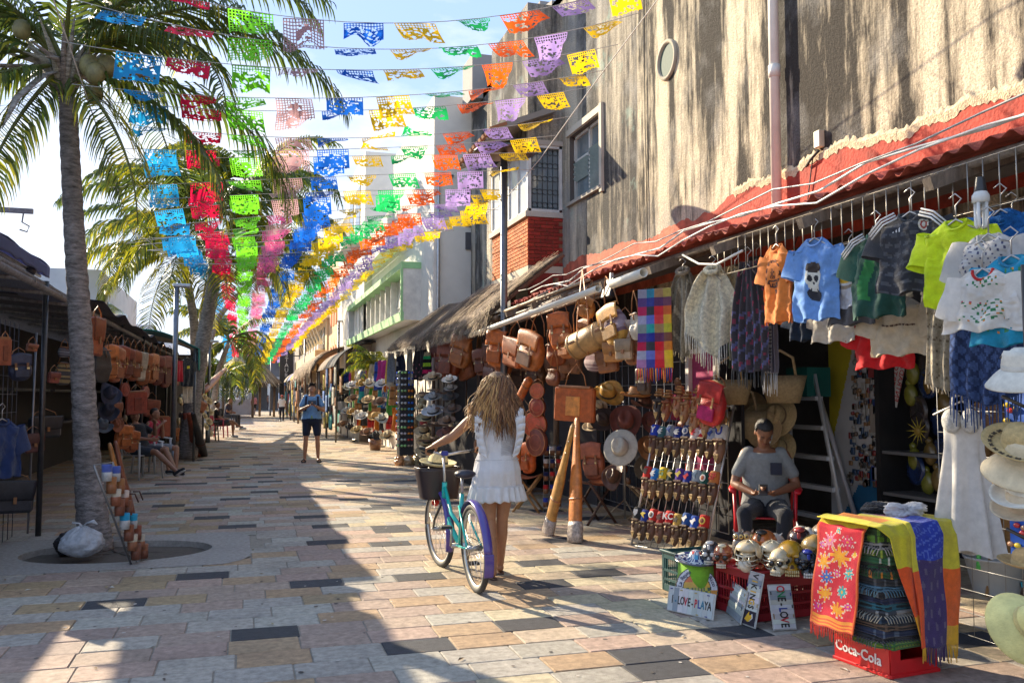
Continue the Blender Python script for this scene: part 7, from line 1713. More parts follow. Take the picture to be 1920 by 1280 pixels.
m_.sheet(200,8,ruf,thick=.003); m_.build('hem_ruffle',wht,dr,rec=False)
m_=MB((.80,.79,.78)); m_.tube([(.221*math.cos(2*PI*k/40),.221*.71*math.sin(2*PI*k/40)-.01,.768) for k in range(41)],.0035,5); m_.tube([(.183*math.cos(2*PI*k/40),.183*.70*math.sin(2*PI*k/40)-.01,.985) for k in range(41)],.0045,5,(.68,.67,.66)); m_.build('waist_seam',wht,dr)
m_=MB((.66,.63,.62))
for k in range(26):
    z=1.03+.30*k/25; m_.tube([Vector(dressring(z,.5-.31+.12+.0+(.36)*i/14-.05))+Vector((0,.004,.003*math.sin(i*1.8+k))) for i in range(15)],.0028,4)
m_.build('lace_back',wht,dr)
m_=MB((.83,.82,.81))
for sg in (-1,1):
    for layer in (0,1):
        def rf(u,v,sg=sg,layer=layer):
            z=1.43-.40*u if u>.0 else 1.43; base=Vector((sg*(.105+.035*math.sin(u*PI)),.115*math.sin(min(1,u*3)*PI/2)-.0,1.44-.42*u)); w_=(.075+.02*layer)*(1-.45*u)
            return base+Vector((sg*w_*v,-.03*v*u+.018*v*math.sin(u*44+layer*2),.02*v*math.cos(u*44+layer)+.02*v-layer*.02))
        m_.sheet(70,6,rf,thick=.002)
    def rf2(u,v,sg=sg):
        base=Vector((sg*.12,.06-.20*u,1.435+.01*math.sin(u*PI))); return base+Vector((sg*.085*v,.01*math.sin(u*30)*v,-.06*v+.016*v*math.cos(u*30)))
    m_.sheet(40,5,rf2,thick=.002)
m_.build('shoulder_ruffle',wht,dr,rec=False)
# sandals
for q in 'rl':
    m_=MB((.09,.045,.03)); a,f=wj['a'+q],wj['f'+q]; d=(f-a); d.z=0; d.normalize(); m_.tube([Vector((a.x,a.y,.006))-d*.05,Vector((a.x,a.y,.006)),Vector((f.x,f.y,.006)),Vector((f.x,f.y,.006))+d*.08],[.026,.036,.044,.026],14,flat=.22); sn=m_.build('sandal',leather,W_t)
    m_=MB((.12,.06,.04)); x=d.cross(Vector((0,0,1))); m_.tube([Vector((f.x,f.y,.012))-x*.04-d*.02,Vector((f.x,f.y,.065)),Vector((f.x,f.y,.012))+x*.04-d*.02],.006,5); m_.build('strap',leather,sn)
# --- bicycle
BK_=thing('bicycle','turquoise step through bicycle with violet mudguards and a black front basket','bicycle',(1.74,6.62,0))
fw=Vector((1.70,7.71,0))-Vector((1.74,6.62,0)); fw.z=0; WB=fw.length; F=fw.normalized(); LN=Vector((-F.y*-1,-F.x*1,0)); side=F.cross(Vector((0,0,1)))  # right side
leanv=Vector((0,0,1))-side*.045; leanv.normalize()
def bp(x,z,y=0): return F*x+leanv*z+side*y
Rw=.335
def wheel(cx,label_extra,turn=0.):
    w=link('wheel',None,BK_); Fx=(Matrix.Rotation(turn,3,'Z')@F); c=bp(cx,Rw)
    def wp(a,r,y=0): return c+Fx*math.cos(a)*r+leanv*math.sin(a)*r+side*y
    n=48
    m_=MB((.035,.033,.032)); m_.tube([wp(2*PI*k/n,Rw-.022) for k in range(n+1)],.024,10)
    for k in range(84): a=2*PI*k/84; m_.box(wp(a,Rw-.001,.006*(-1)**k),(.010,.010,.010))
    m_.build('tyre',rubber,w)
    m_=MB((.62,.60,.55)); m_.tube([wp(2*PI*k/n,Rw-.047) for k in range(n+1)],.0135,8); m_.build('rim',metal,w)
    m_=MB((.30,.28,.22)); m_.tube([wp(2*PI*k/n,Rw-.036) for k in range(n+1)],.017,8); m_.build('tyre_sidewall',rubber,w)
    m_=MB((.6,.6,.6))
    for k in range(32): a=2*PI*k/32; m_.tube([wp(a,.02,.03*(-1)**k),wp(a+.25*(-1)**(k//2),Rw-.05)],.0014,4)
    m_.build('spoke',metal,w,kind='stuff'); m_=MB((.35,.35,.35)); m_.tube([c-side*.055,c+side*.055],.022,12); m_.tube([c-side*.07,c+side*.07],.008,8); m_.build('hub',metal,w)
    return c
c0=wheel(0,''); c1=wheel(WB,'',R(6))
tq=(.01,.46,.40); fm_=mat('frame_paint',rough=.28,var=.05,coat=.6)
m_=MB(tq); bbk=bp(.43,.29); st=bp(.30,.72); hb0=bp(WB-.25,.72); hb1=bp(WB-.20,.60)
m_.tube([bbk,bp(.37,.48),st],.017,10); m_.tube([hb0+leanv*.04,hb1-leanv*.02],.022,10); m_.tube([hb1,bp(.72,.42),bbk],.021,10); m_.tube([hb0,bp(.66,.52),bp(.385,.44)],.017,10)
for s_ in(-1,1): m_.tube([bbk+side*s_*.03,c0+side*s_*.06],.010,8); m_.tube([bp(.335,.62)+side*s_*.02,c0+side*s_*.06],.009,8)
m_.build('frame',fm_,BK_)
m_=MB((.02,.02,.02)); 
for s_ in(-1,1): m_.tube([hb1-leanv*.04+side*s_*.03,bp(WB-.06,.42)+side*s_*.055,c1+side*s_*.055],.011,8)
m_.tube([hb1-side*.04-leanv*.03,hb1+side*.04-leanv*.03],.014,8); m_.build('fork',fm_,BK_)
vio=(.07,.045,.26)
for c_,a0,a1,nm in ((c0,R(25),R(178),'rear'),(c1,R(60),R(205),'front')):
    def mg(u,v,c_=c_,a0=a0,a1=a1):
        a=a0+(a1-a0)*v; t=(u-.5)*PI*.9; return c_+F*math.cos(a)*(Rw+.018+.018*math.cos(t))+leanv*math.sin(a)*(Rw+.018+.018*math.cos(t))+side*(.034*math.sin(t))
    m_=MB(vio); m_.sheet(8,36,mg,thick=.003); g_=m_.build('mudguard',fm_,BK_,rec=False)
# the rear guard seen in the photo reaches down behind the wheel
m_=MB(vio); m_.sheet(8,16,lambda u,v:(c0-F*math.cos(R(-2)+R(45)*v*0)*0+F*math.cos(R(178)+R(28)*v)*(Rw+.035)+leanv*math.sin(R(178)+R(28)*v)*(Rw+.035)+side*(.036*math.sin((u-.5)*PI*.9))),thick=.003); m_.build('mudguard_flap',fm_,BK_,rec=False)
m_=MB((.55,.55,.55)); m_.tube([st,bp(.28,.86)],.012,8); m_.build('seat_post',metal,BK_)
m_=MB((.03,.03,.045)); sd0=bp(.26,.885); m_.tube([sd0-F*.13,sd0-F*.09,sd0-F*.02,sd0+F*.06,sd0+F*.14],[.05,.085,.075,.035,.02],14,flat=.42); m_.build('saddle',leather,BK_)
m_=MB((.55,.55,.55)); hs=hb0+leanv*.05; m_.tube([hb0,hb0+leanv*.26],.012,8); tp_=hb0+leanv*.27; O=Vector((1.74,6.62,0)); gl,gr_=gripL-O,gripR-O; m_.tube([gl,gl.lerp(tp_,.45)+F*.05,tp_,gr_.lerp(tp_,.45)+F*.05,gr_],.012,8); m_.build('handlebar',metal,BK_)
for g_,q in ((gl,tp_),(gr_,tp_)): m_=MB((.02,.02,.02)); d=(g_-q).normalized(); m_.tube([g_-d*.07,g_+d*.06],.017,10); m_.build('grip',rubber,BK_)
m_=MB((.02,.03,.25)); m_.box(tp_+Vector((0,-.04,.02)),(.06,.04,.04),bev=.008); m_.build('bell',plastic,BK_)
# basket
m_=MB((.035,.022,.022)); bc=bp(WB-.02,.60)
def bsk(r0,r1,z0,z1,th): pass
rx=side;ry=F
def bpnt(a,z): 
    k=1+.22*(z/.26); e=.5; ca,sa=math.cos(a),math.sin(a); return bc+rx*math.copysign(abs(ca)**e,ca)*.155*k+ry*math.copysign(abs(sa)**e,sa)*.115*k+leanv*z
m_.sheet(40,12,lambda u,v:bpnt(2*PI*u,.27*v),thick=.006); m_.tube([bpnt(2*PI*k/40,.27) for k in range(41)],.010,6); m_.sheet(4,4,lambda u,v:bc+rx*(u-.5)*.3+ry*(v-.5)*.22+leanv*.003,thick=.004)
m_.build('basket',plastic,BK_,rec=False); m_=MB((.05,.035,.03))
for z in (.06,.12,.18,.24): m_.tube([bpnt(2*PI*k/40,z) for k in range(41)],.006,5)
m_.build('basket_weave',plastic,BK_)
m_=MB((.45,.44,.42)); m_.tube([bbk-side*.07,bbk+side*.07],.02,10); 
m_.tube([(bbk+side*.06)+F*math.cos(2*PI*k/30)*.085+leanv*math.sin(2*PI*k/30)*.085 for k in range(31)],.006,5); cr_=bbk+side*.075; m_.tube([cr_,cr_+F*.05-leanv*.155],.010,6); cl_=bbk-side*.075; m_.tube([cl_,cl_-F*.05+leanv*.155],.010,6); m_.build('crank',metal,BK_)
m_=MB((.03,.03,.03)); m_.box(cr_+F*.05-leanv*.16+side*.05,(.09,.09,.022),bev=.005); m_.build('pedal',rubber,BK_); m_=MB((.03,.03,.03)); m_.box(cl_-F*.05+leanv*.16-side*.05,(.09,.09,.022),bev=.005); m_.build('pedal',rubber,BK_)
m_=MB((.08,.07,.07)); 
for dz in (.085,-.085): m_.tube([bbk+side*.06+leanv*dz,c0+side*.06+leanv*dz*.4],.004,4)
m_.build('chain',metal,BK_)
m_=MB((.55,.02,.01)); m_.ell(bp(WB+.10,.55),(.035,.02,.035)); m_.build('reflector',plastic,BK_)

bw_=O+bc+leanv*.30
hat('cream panama hat with black band resting on the bicycle basket',bw_+Vector((.0,-.02,.0)),(R(6),R(3),0),1.0,(.74,.63,.34),(.02,.02,.02),.165,'fedora',straw,None)
crumple('leather_bag','dark brown soft bag lying in the bicycle basket','bag',O+bc+leanv*.25+Vector((.03,-.03,0)),(.13,.09,.05),(.09,.035,.02),7,leather,.2)
# --- man in blue holding a phone
ml=Vector((1.52,20.6,0)); cap_t=None
mt,mj=figure('man in an open light blue shirt and navy shorts looking up, phone in both hands',ml,R(-4),dict(wr=(.06,-.30,1.24),wl=(-.06,-.30,1.24),er=(.25,-.08,1.13),el=(-.25,-.08,1.13),kr=(.13,-.02,.50),kl=(-.12,-.02,.50),ar=(.15,.02,.085),al=(-.14,.02,.085),fr=(.17,-.13,.03),fl=(-.16,-.13,.03),hr=(.10,0,.92),hl=(-.10,0,.92),head=(0,.02,1.60)),1.78,(.42,.20,.11),('tshirt',(.20,.38,.62)),('shorts',(.012,.018,.045)),None,(.02,.015,.012),.011,R(-32),0,1.16,cap=(.02,.02,.025),hand_dirs={'r':((-.7,-.5,.25),(0,-.3,1),.8),'l':((.7,-.5,.25),(0,-.3,1),.8)})
m_=MB((.015,.015,.02)); m_.box((0,-.37,1.31),(.17,.015,.085),rot=(R(-25),0,0),bev=.005); m_.build('phone',plastic,mt)
for q in 'rl':
    m_=MB((.02,.02,.02)); a,f=mj['a'+q],mj['f'+q]; m_.box((f.x,f.y+.05,.012),(.10,.28,.024),bev=.01); m_.tube([(f.x-.05,f.y,.03),(f.x,f.y-.01,.075),(f.x+.05,f.y,.03)],.02,6,flat=.5); m_.build('sandal',rubber,mt)
m_=MB((.015,.02,.05)); 
for s_ in (-1,1): m_.tube([(s_*.12,.05,1.46),(s_*.125,-.085,1.43),(s_*.13,-.135,1.25),(s_*.14,-.11,1.12)],.022,8,flat=.5)
m_.build('backpack_strap',cloth,mt)
m_=MB((.30,.45,.06)); m_.tube([(0,-.125,1.02),(-.02,-.135,.94)],.008,5); m_.tube([(0,-.125,1.02),(.02,-.135,.95)],.008,5); m_.build('drawstring',cloth,mt)
# --- distant walkers
def far(label,px,py,h,rz,top,bot,hairc=(.02,.015,.01),cap=None,J={},sk=(.25,.12,.07),g=1.,lh=0,X=None,vox=.02):
    p=gr(px,py); p.z=0; return figure(label,p,R(rz),J,h,sk,top,bot,(.03,.03,.03),hairc,vox,0,0,g,cap,longhair=lh)
WK=dict(kr=(.10,-.14,.51),ar=(.10,-.10,.09),fr=(.10,-.25,.05),kl=(-.10,.02,.50),al=(-.10,.20,.12),fl=(-.10,.08,.05))
far('distant walking man in white shirt, black trousers and red cap',528,790,1.55,-5,('tshirt',(.70,.66,.58)),('trousers',(.012,.012,.02)),cap=(.55,.03,.02),J=WK,g=1.15)
far('distant woman in pink top and black shorts walking with a bag',476,778,1.60,170,('tshirt',(.55,.22,.24)),('shorts',(.02,.015,.015)),J=WK,g=1.2,lh=.1)
far('distant person in white top and pink shorts at the left far end',444,777,1.58,160,('tshirt',(.66,.66,.66)),('shorts',(.50,.16,.25)),J=WK)
far('distant person in dark clothes just right of the pink shorts one',455,768,1.62,180,('tshirt',(.02,.02,.03)),('trousers',(.03,.03,.035)))
far('distant person in navy top furthest left in the far group',437,768,1.60,20,('tshirt',(.02,.03,.08)),('shorts',(.05,.08,.2)))
far('small far person in white top near the railing',448,764,1.62,200,('tshirt',(.6,.6,.6)),('trousers',(.05,.05,.06)))
far('far vendor in brown clothes by the distant right stalls',502,769,1.6,90,('tshirt',(.22,.10,.06)),('trousers',(.05,.03,.03)))
# --- seated man on the red chair, reading his phone
sm=Vector((4.50,6.95,0)); rzs=R(-34)
SJ=dict(pel=(0,.06,.52),neck=(0,-.01,1.05),head=(.0,-.085,1.185),sr=(.19,.0,.99),sl=(-.19,.0,.99),er=(.27,-.02,.72),el=(-.27,-.04,.72),wr=(.07,-.25,.66),wl=(-.09,-.24,.66),hr=(.10,.0,.50),hl=(-.10,.0,.50),kr=(.17,-.42,.50),kl=(-.17,-.42,.50),ar=(.12,-.45,.085),al=(-.14,-.45,.085),fr=(.13,-.58,.04),fl=(-.15,-.58,.04))
def chair(label,loc,rz,col):
    t=thing('plastic_chair',label,'chair',loc,rz)
    for sx in(-1,1):
        for sy,top in((-.20,.66),(.24,.45)):
            m_=MB(col); m_.tube([(sx*.27,sy*1.15,0),(sx*.25,sy,.42),(sx*.26,sy,top)],[.022,.028,.026],8,flat=.6); m_.build('leg',plastic,t)
        m_=MB(col); m_.tube([(sx*.27,-.22,.66),(sx*.285,-.05,.675),(sx*.27,.20,.70),(sx*.20,.27,.78)],[.03,.034,.03,.02],10,flat=.45,up=(0,0,1)); m_.build('armrest',plastic,t)
    m_=MB(col); m_.sheet(12,12,lambda u,v:((u-.5)*.48,-.24+.48*v,.43-.02*math.sin(PI*u)*math.sin(PI*v)),thick=.015); m_.build('seat',plastic,t,rec=False)
    m_=MB(col)
    for k in range(7): x=-.18+.06*k; m_.tube([(x*.9,.24,.43),(x,.29,.62),(x*1.05,.33,.84-.08*abs(x)*4*abs(x))],[.013,.02,.013],6,flat=.5)
    m_.tube([(-.22,.25,.44),(-.24,.30,.68),(-.16,.335,.84),(0,.345,.875),(.16,.335,.84),(.24,.30,.68),(.22,.25,.44)],.02,8,flat=.6); m_.build('backrest',plastic,t); return t
chair('red plastic armchair under the seated vendor beside the ladder',sm,rzs,(.55,.012,.02))
st_,sj=figure('seated vendor in a grey polo shirt looking down at his phone',sm,rzs,SJ,1.70,(.25,.11,.06),('tshirt',(.27,.29,.30),None,(.03,.04,.07)),('trousers',(.018,.02,.03)),(.02,.02,.02),(.012,.010,.010),.010,R(44),R(14),1.12,eyes=False,hand_dirs={'r':((-.75,-.45,.15),(0,-.2,1),.7),'l':((.75,-.45,.15),(0,-.2,1),.7)})
m_=MB((.02,.02,.025)); m_.box((-.01,-.31,.70),(.075,.15,.012),rot=(R(30),0,0),bev=.003); m_.build('phone',plastic,st_)
m_=MB((.55,.60,.62)); m_.tube([(.05,-.12,1.10),(.065,-.05,1.14),(.07,-.02,1.19)],.006,5); m_.build('mask_strap',cloth,st_)
m_=MB((.03,.035,.06)); m_.box((.10,-.145,.87),(.10,.015,.11),rot=(R(8),0,0),bev=.004); m_.build('pocket',cloth,st_)
# --- left side seated people
p=gr(292,903); RL=R(62)
L1=Vector((-1.72,17.35,0))
chair('white plastic armchair on the left holding the man in sneakers',L1,R(48),(.60,.60,.60))
LJ=dict(pel=(0,.04,.52),neck=(0,.20,1.00),head=(0,.22,1.14),sr=(.18,.18,.94),sl=(-.18,.18,.94),er=(.24,-.05,.80),el=(-.24,.0,.75),wr=(.08,-.20,1.0),wl=(-.05,-.25,.72),hr=(.10,0,.50),hl=(-.10,0,.50),kr=(.12,-.44,.52),kl=(-.10,-.44,.50),ar=(.10,-.72,.16),al=(-.02,-.86,.17),fr=(.10,-.86,.12),fl=(-.02,-.99,.20))
figure('man in a black shirt and dark shorts lounging in the white chair, legs stretched',L1,R(48),LJ,1.72,(.30,.15,.09),('tshirt',(.015,.015,.018)),('shorts',(.03,.04,.06)),(.02,.022,.03),(.02,.015,.012),.012,R(-10),0,1.15,cap=(.02,.02,.02))
L1b=Vector((-1.65,18.6,0))
chair('white plastic chair half hidden behind the lounging man',L1b,R(60),(.5,.5,.5))
figure('person behind the lounging man raising hands near the face',L1b,R(60),{**SJ,'wr':(.03,-.17,1.03),'wl':(-.05,-.2,.98),'head':(0,-.03,1.19),'neck':(0,.0,1.05)},1.66,(.36,.18,.11),('tshirt',(.50,.03,.06)),('shorts',(.25,.27,.30)),(.03,.03,.04),(.015,.012,.01),.014)
def stool(label,loc,col):
    t=thing('bar_stool',label,'stool',loc,R(20)); 
    for sx in(-1,1):
        for sy in(-1,1): m_=MB(col); m_.tube([(sx*.16,sy*.16,0),(sx*.12,sy*.12,.62)],.022,6); m_.build('leg',plastic,t)
    m_=MB(col); m_.box((0,0,.63),(.32,.32,.04),bev=.012); m_.box((0,0,.25),(.28,.28,.025)); m_.build('seat',plastic,t)
p=gr(398,827); stool('black plastic high stool left of the two seated men',p,(.02,.02,.02))
L2=gr(425,820)+Vector((-.25,0,0)); LA=Vector(L2)
XJ={**SJ,'neck':(0,.08,1.05),'head':(0,.09,1.19),'kl':(-.02,-.44,.60),'al':(.12,-.72,.36),'fl':(.14,-.86,.33)}
chair('pink red plastic chair under the nearer man of the seated pair',LA,R(75),(.45,.05,.10))
figure('man in black shirt with crossed leg and white sole sneakers on the left',LA,R(75),XJ,1.72,(.22,.11,.07),('tshirt',(.02,.02,.025)),('shorts',(.04,.05,.07)),(.35,.36,.38),(.015,.012,.01),.015,0,0,1.1)
LB=gr(436,806)+Vector((-.2,.3,0)); chair('dark chair under the farther man of the seated pair',LB,R(80),(.04,.05,.08))
figure('man in navy shirt seated upright behind the crossed leg man',LB+Vector((0,0,.1)),R(70),SJ,1.74,(.22,.11,.07),('tshirt',(.012,.02,.06)),('trousers',(.03,.035,.05)),(.03,.03,.03),(.015,.012,.01),.015,R(-10))
# ================================================================ left stalls
rl=random.Random(77)
LS=thing('left_stall','dark tarpaulin covered stall row on the left side of the street','stall',(-2.2,15,0))
m_=MB((.10,.10,.11))
for (x,y) in ((-2.07,10.62),(-2.0,13.2),(-1.95,16),(-1.9,18.8),(-1.9,21.6),(-1.9,24.6),(-1.9,27.6)): m_=MB((.10,.10,.11)); m_.tube([(x+2.2,y-15,0),(x+2.2,y-15,2.75)],.03,8); m_.build('post',metal,LS)
m_=MB((.20,.19,.19)); m_.tube([(.25,-8,2.58),(.3,13,2.62)],.035,8); m_.tube([(.1,-8,2.72),(.1,13,2.7)],.03,8)
for k in range(16): m_.tube([(.3,-7+1.3*k,2.6),(-1.4,-7+1.3*k,2.75)],.022,6)
m_.build('beam',wood,LS)
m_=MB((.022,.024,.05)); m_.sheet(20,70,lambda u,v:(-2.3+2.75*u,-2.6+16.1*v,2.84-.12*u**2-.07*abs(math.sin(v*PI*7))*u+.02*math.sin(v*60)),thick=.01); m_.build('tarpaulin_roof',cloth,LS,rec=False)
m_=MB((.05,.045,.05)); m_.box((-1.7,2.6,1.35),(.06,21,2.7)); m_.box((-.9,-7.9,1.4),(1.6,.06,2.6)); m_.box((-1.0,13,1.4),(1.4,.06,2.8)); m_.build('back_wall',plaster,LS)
m_=MB((.07,.07,.08)); 
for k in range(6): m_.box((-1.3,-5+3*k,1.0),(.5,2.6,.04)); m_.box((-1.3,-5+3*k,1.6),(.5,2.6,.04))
m_.build('shelf',wood,LS)
# blue awning corner, top left
t=thing('blue_awning','sloping blue awning corner jutting in at the upper left edge','awning',onX(92,500,-2.3)); O_=Vector(t.location)
m_=MB((.07,.09,.30)); A=Vector((0,0,0)); Bq=Vector((-.0,-5,.0)); 
m_.sheet(10,20,lambda u,v:(-1.6*u,-5*v,.0+.75*u+.02*math.sin(v*20)),thick=.01); m_.build('canopy',cloth,t,rec=False)
m_=MB((.05,.06,.20)); m_.sheet(4,24,lambda u,v:(.01,-5*v,-.14*u*(1+.15*math.sin(v*60))),thick=.006); m_.add([(0,.005,0),(-1.6,.005,.75),(-1.6,.005,.60),(0,.005,-.14)],[(0,1,2,3)]); m_.build('valance',cloth,t,rec=False)
m_=MB((.45,.42,.38)); m_.tube([(-.12,-.05,-.10),(-1.5,-.2,.50)],.03,7); m_.tube([(-.1,0,-.12),(-.12,-5,-.12)],.022,6); m_.build('frame',metal,t)
q=onX(58,506,-2.35); m_=MB((.05,.05,.06)); m_.ell((0,0,0),(.06,.06,.07)); m_.build('lamp',plastic,loc=q,label='small round dark lamp hung below the blue awning',cat='lamp')
q=onX(52,396,-2.2); m_=MB((.28,.25,.28)); m_.box((-1.0,0,0),(2.1,.05,.05)); m_.tube([(-.04,0,-.03),(-.05,0,-.12),(.02,0,-.16),(.0,0,-.22),(-.07,0,-.2)],.008,6); m_.build('hook_rail',metal,loc=q,label='metal rail with a hook sticking in at the upper left',cat='rail')
t=thing('blue_tarpaulin','second lower blue tarpaulin sagging under the awning','tarpaulin',(-2.1,10.5,2.7)); m_=MB((.02,.03,.11)); m_.sheet(12,30,lambda u,v:(-1.8*u,3.1-5.5*v,.0+.38*u-.05*math.sin(PI*v*3)),thick=.008); m_.build('sheet',cloth,t,rec=False)
# hanging bags, left row
GL='leather bags hanging along the left stalls'
cl=[(.38,.085,.025),(.05,.045,.045),(.42,.14,.04),(.36,.10,.035),(.30,.07,.03),(.24,.06,.035),(.34,.09,.03),(.45,.36,.26),(.32,.09,.03),(.40,.13,.04),(.22,.05,.03),(.18,.04,.03),(.26,.06,.035),(.30,.08,.04)]
nmc=['red brown','black','bright tan','rust','dark rust','maroon brown','chestnut','cream and brown','russet','orange brown','oxblood','deep maroon','wine brown','reddish']
kinds=['satchel','sack','bucket','bucket','backpack','bucket','bucket','satchel','bucket','backpack','bucket','backpack','bucket','satchel']
for i in range(14):
    px=184+ i*11.2; top=[596,650,648,652,650,655,658,660,664,664,668,668,670,672][i]; X=-1.66
    p=onX(px,top-22,X); s=zc(p)/FPX; w_=[30,34,26,40,30,26,30,30,26,28,26,28,30,26][i]; h_=[62,60,56,58,52,48,50,46,52,48,48,52,46,44][i]
    bag(kinds[i],'%s leather %s hanging %s from the first palm trunk on the left'%(nmc[i],kinds[i].replace('bucket','bucket bag'),ORD[i]),p,R(55+rl.uniform(-15,15)),w_*s*1.25,h_*s*1.15,cl[i],22*s,0,GL)
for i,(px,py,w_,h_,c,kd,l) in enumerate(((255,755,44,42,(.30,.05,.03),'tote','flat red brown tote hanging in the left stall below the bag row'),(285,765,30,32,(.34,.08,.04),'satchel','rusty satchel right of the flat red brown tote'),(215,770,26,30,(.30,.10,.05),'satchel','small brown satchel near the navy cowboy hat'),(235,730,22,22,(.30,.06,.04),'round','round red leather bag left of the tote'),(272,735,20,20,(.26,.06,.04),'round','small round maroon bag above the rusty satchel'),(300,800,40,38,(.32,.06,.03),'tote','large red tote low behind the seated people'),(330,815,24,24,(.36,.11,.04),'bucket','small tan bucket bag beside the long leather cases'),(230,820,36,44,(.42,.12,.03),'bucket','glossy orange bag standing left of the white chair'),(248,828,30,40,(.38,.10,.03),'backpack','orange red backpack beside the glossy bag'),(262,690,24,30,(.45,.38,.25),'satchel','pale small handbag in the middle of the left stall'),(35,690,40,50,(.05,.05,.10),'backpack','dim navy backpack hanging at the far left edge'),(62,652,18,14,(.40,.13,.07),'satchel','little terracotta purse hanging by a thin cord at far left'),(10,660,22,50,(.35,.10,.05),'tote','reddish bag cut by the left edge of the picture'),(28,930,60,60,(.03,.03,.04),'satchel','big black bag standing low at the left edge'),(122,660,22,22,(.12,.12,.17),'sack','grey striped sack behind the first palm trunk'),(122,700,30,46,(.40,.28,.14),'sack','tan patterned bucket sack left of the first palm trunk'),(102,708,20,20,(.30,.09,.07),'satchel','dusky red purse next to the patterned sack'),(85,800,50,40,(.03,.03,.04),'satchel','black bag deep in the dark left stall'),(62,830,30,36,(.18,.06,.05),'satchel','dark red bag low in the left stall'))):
    X=-2.15 if px<140 else -1.75; p=onX(px,py-h_/2-14,X); s=zc(p)/FPX
    pt=(lambda k:(.45,.33,.16) if int(k*9)%2 else (.10,.09,.09)) if 'patterned' in l else ((lambda k:(.10,.10,.14) if int(k*9)%2 else (.25,.25,.28)) if 'striped' in l else None)
    bag(kd,l,p,R(40 if px<140 else 55),w_*s*1.15,h_*s,c,14*s,0,'bags and purses inside the left stalls',pat=pt)
GH='hats on the left stalls'
def lh(px,py,w,l,c,rot,kind='cowboy',m=None,X=-1.75): q=onX(px,py,X); hat(l,q,tuple(R(a) for a in rot),px2m(w,q)/.36,c,jit(c,.3),.18,kind,m or felt,GH)
lh(204,738,48,'navy blue cowboy hat beside the first palm trunk',(.045,.05,.085),(55,25,30)); lh(200,772,46,'dark navy hat below the blue cowboy hat',(.02,.02,.035),(40,20,20)); lh(190,800,44,'grey cowboy hat lowest beside the first palm trunk',(.07,.075,.09),(20,15,20)); lh(217,795,30,'brown hat edge beside the grey cowboy hat',(.28,.10,.05),(60,0,40))
for i,(x,y) in enumerate(((384,745),(392,752),(386,765),(394,772),(384,780),(392,790),(386,800),(393,812))): lh(x,y,15,'small cream straw hat, %s down the column by the leaning palm'%ORD[i],(.60,.48,.30),(60,20*(-1)**i,50),'round',straw,X=-1.0)
for i in range(10): 
    q=onX(rl.uniform(215,325),rl.uniform(715,800),-2.3); m_=MB(jit(rl.choice([(.5,.45,.4),(.3,.06,.05),(.04,.04,.04),(.35,.22,.12)]),.2)); m_.ell((0,0,0),(.05,.10,.08)); m_.tube([(0,-.06,.05),(0,0,.2),(0,.06,.05)],.006,5); m_.build('purse',leather,loc=q,label='small %s purse on the left shelves, %s of the row'%(rl.choice(['dark','plain','soft','stiff']),ORD[i]),cat='purse',group='small purses on the left shelves')
# long leather cases leaning by palm two
for i,(bx_,tx) in enumerate(((345,340),(357,347),(370,354),(382,362))):
    b0=gr(bx_,858-i*1.0); tp_=onX(tx,775,b0.x-.1); t=thing('leather_case','long %s leather case, %s of four leaning by the leaning palm'%(['dark brown','red brown','rust red','black edged'][i],ORD[i]),'case',b0,0,'long leather cases on the left'); D=tp_-b0
    m_=MB([(.10,.04,.03),(.30,.06,.03),(.34,.08,.04),(.03,.025,.025)][i]); m_.tube([D*k for k in (0,.05,.3,.55,.8,1)],[.09,.11,.11,.09,.06,.05],14,flat=.6); m_.build('body',leather,t); m_=MB((.15,.05,.03)); m_.tube([D*.33,D*.35],.115,14,flat=.62); m_.build('strap',leather,t)
a=onX(378,736,-1.15); b_=onX(424,690,-.75); t=thing('leather_case','big polished brown leather case sticking out diagonally over the seated men','case',a); D=b_-a; m_=MB((.34,.10,.04)); m_.tube([D*k for k in(0,.1,.5,.6,.95,1)],[.12,.15,.14,.09,.07,.03],16,flat=.6); m_.build('body',leather,t); m_=MB((.7,.6,.5)); m_.tube([D*.05+Vector((0,0,.13)),D*.55+Vector((0,0,.13)),D*.97+Vector((0,0,.07))],.012,5); m_.build('edge_binding',leather,t)
q=onX(372,760,-1.05); m_=MB((.36,.12,.05)); m_.box((0,0,0),(.35,.30,.28),rot=(0,R(30),R(20)),bev=.04); m_.build('leather_box',leather,loc=q,label='open tan leather box bag under the diagonal case',cat='bag')
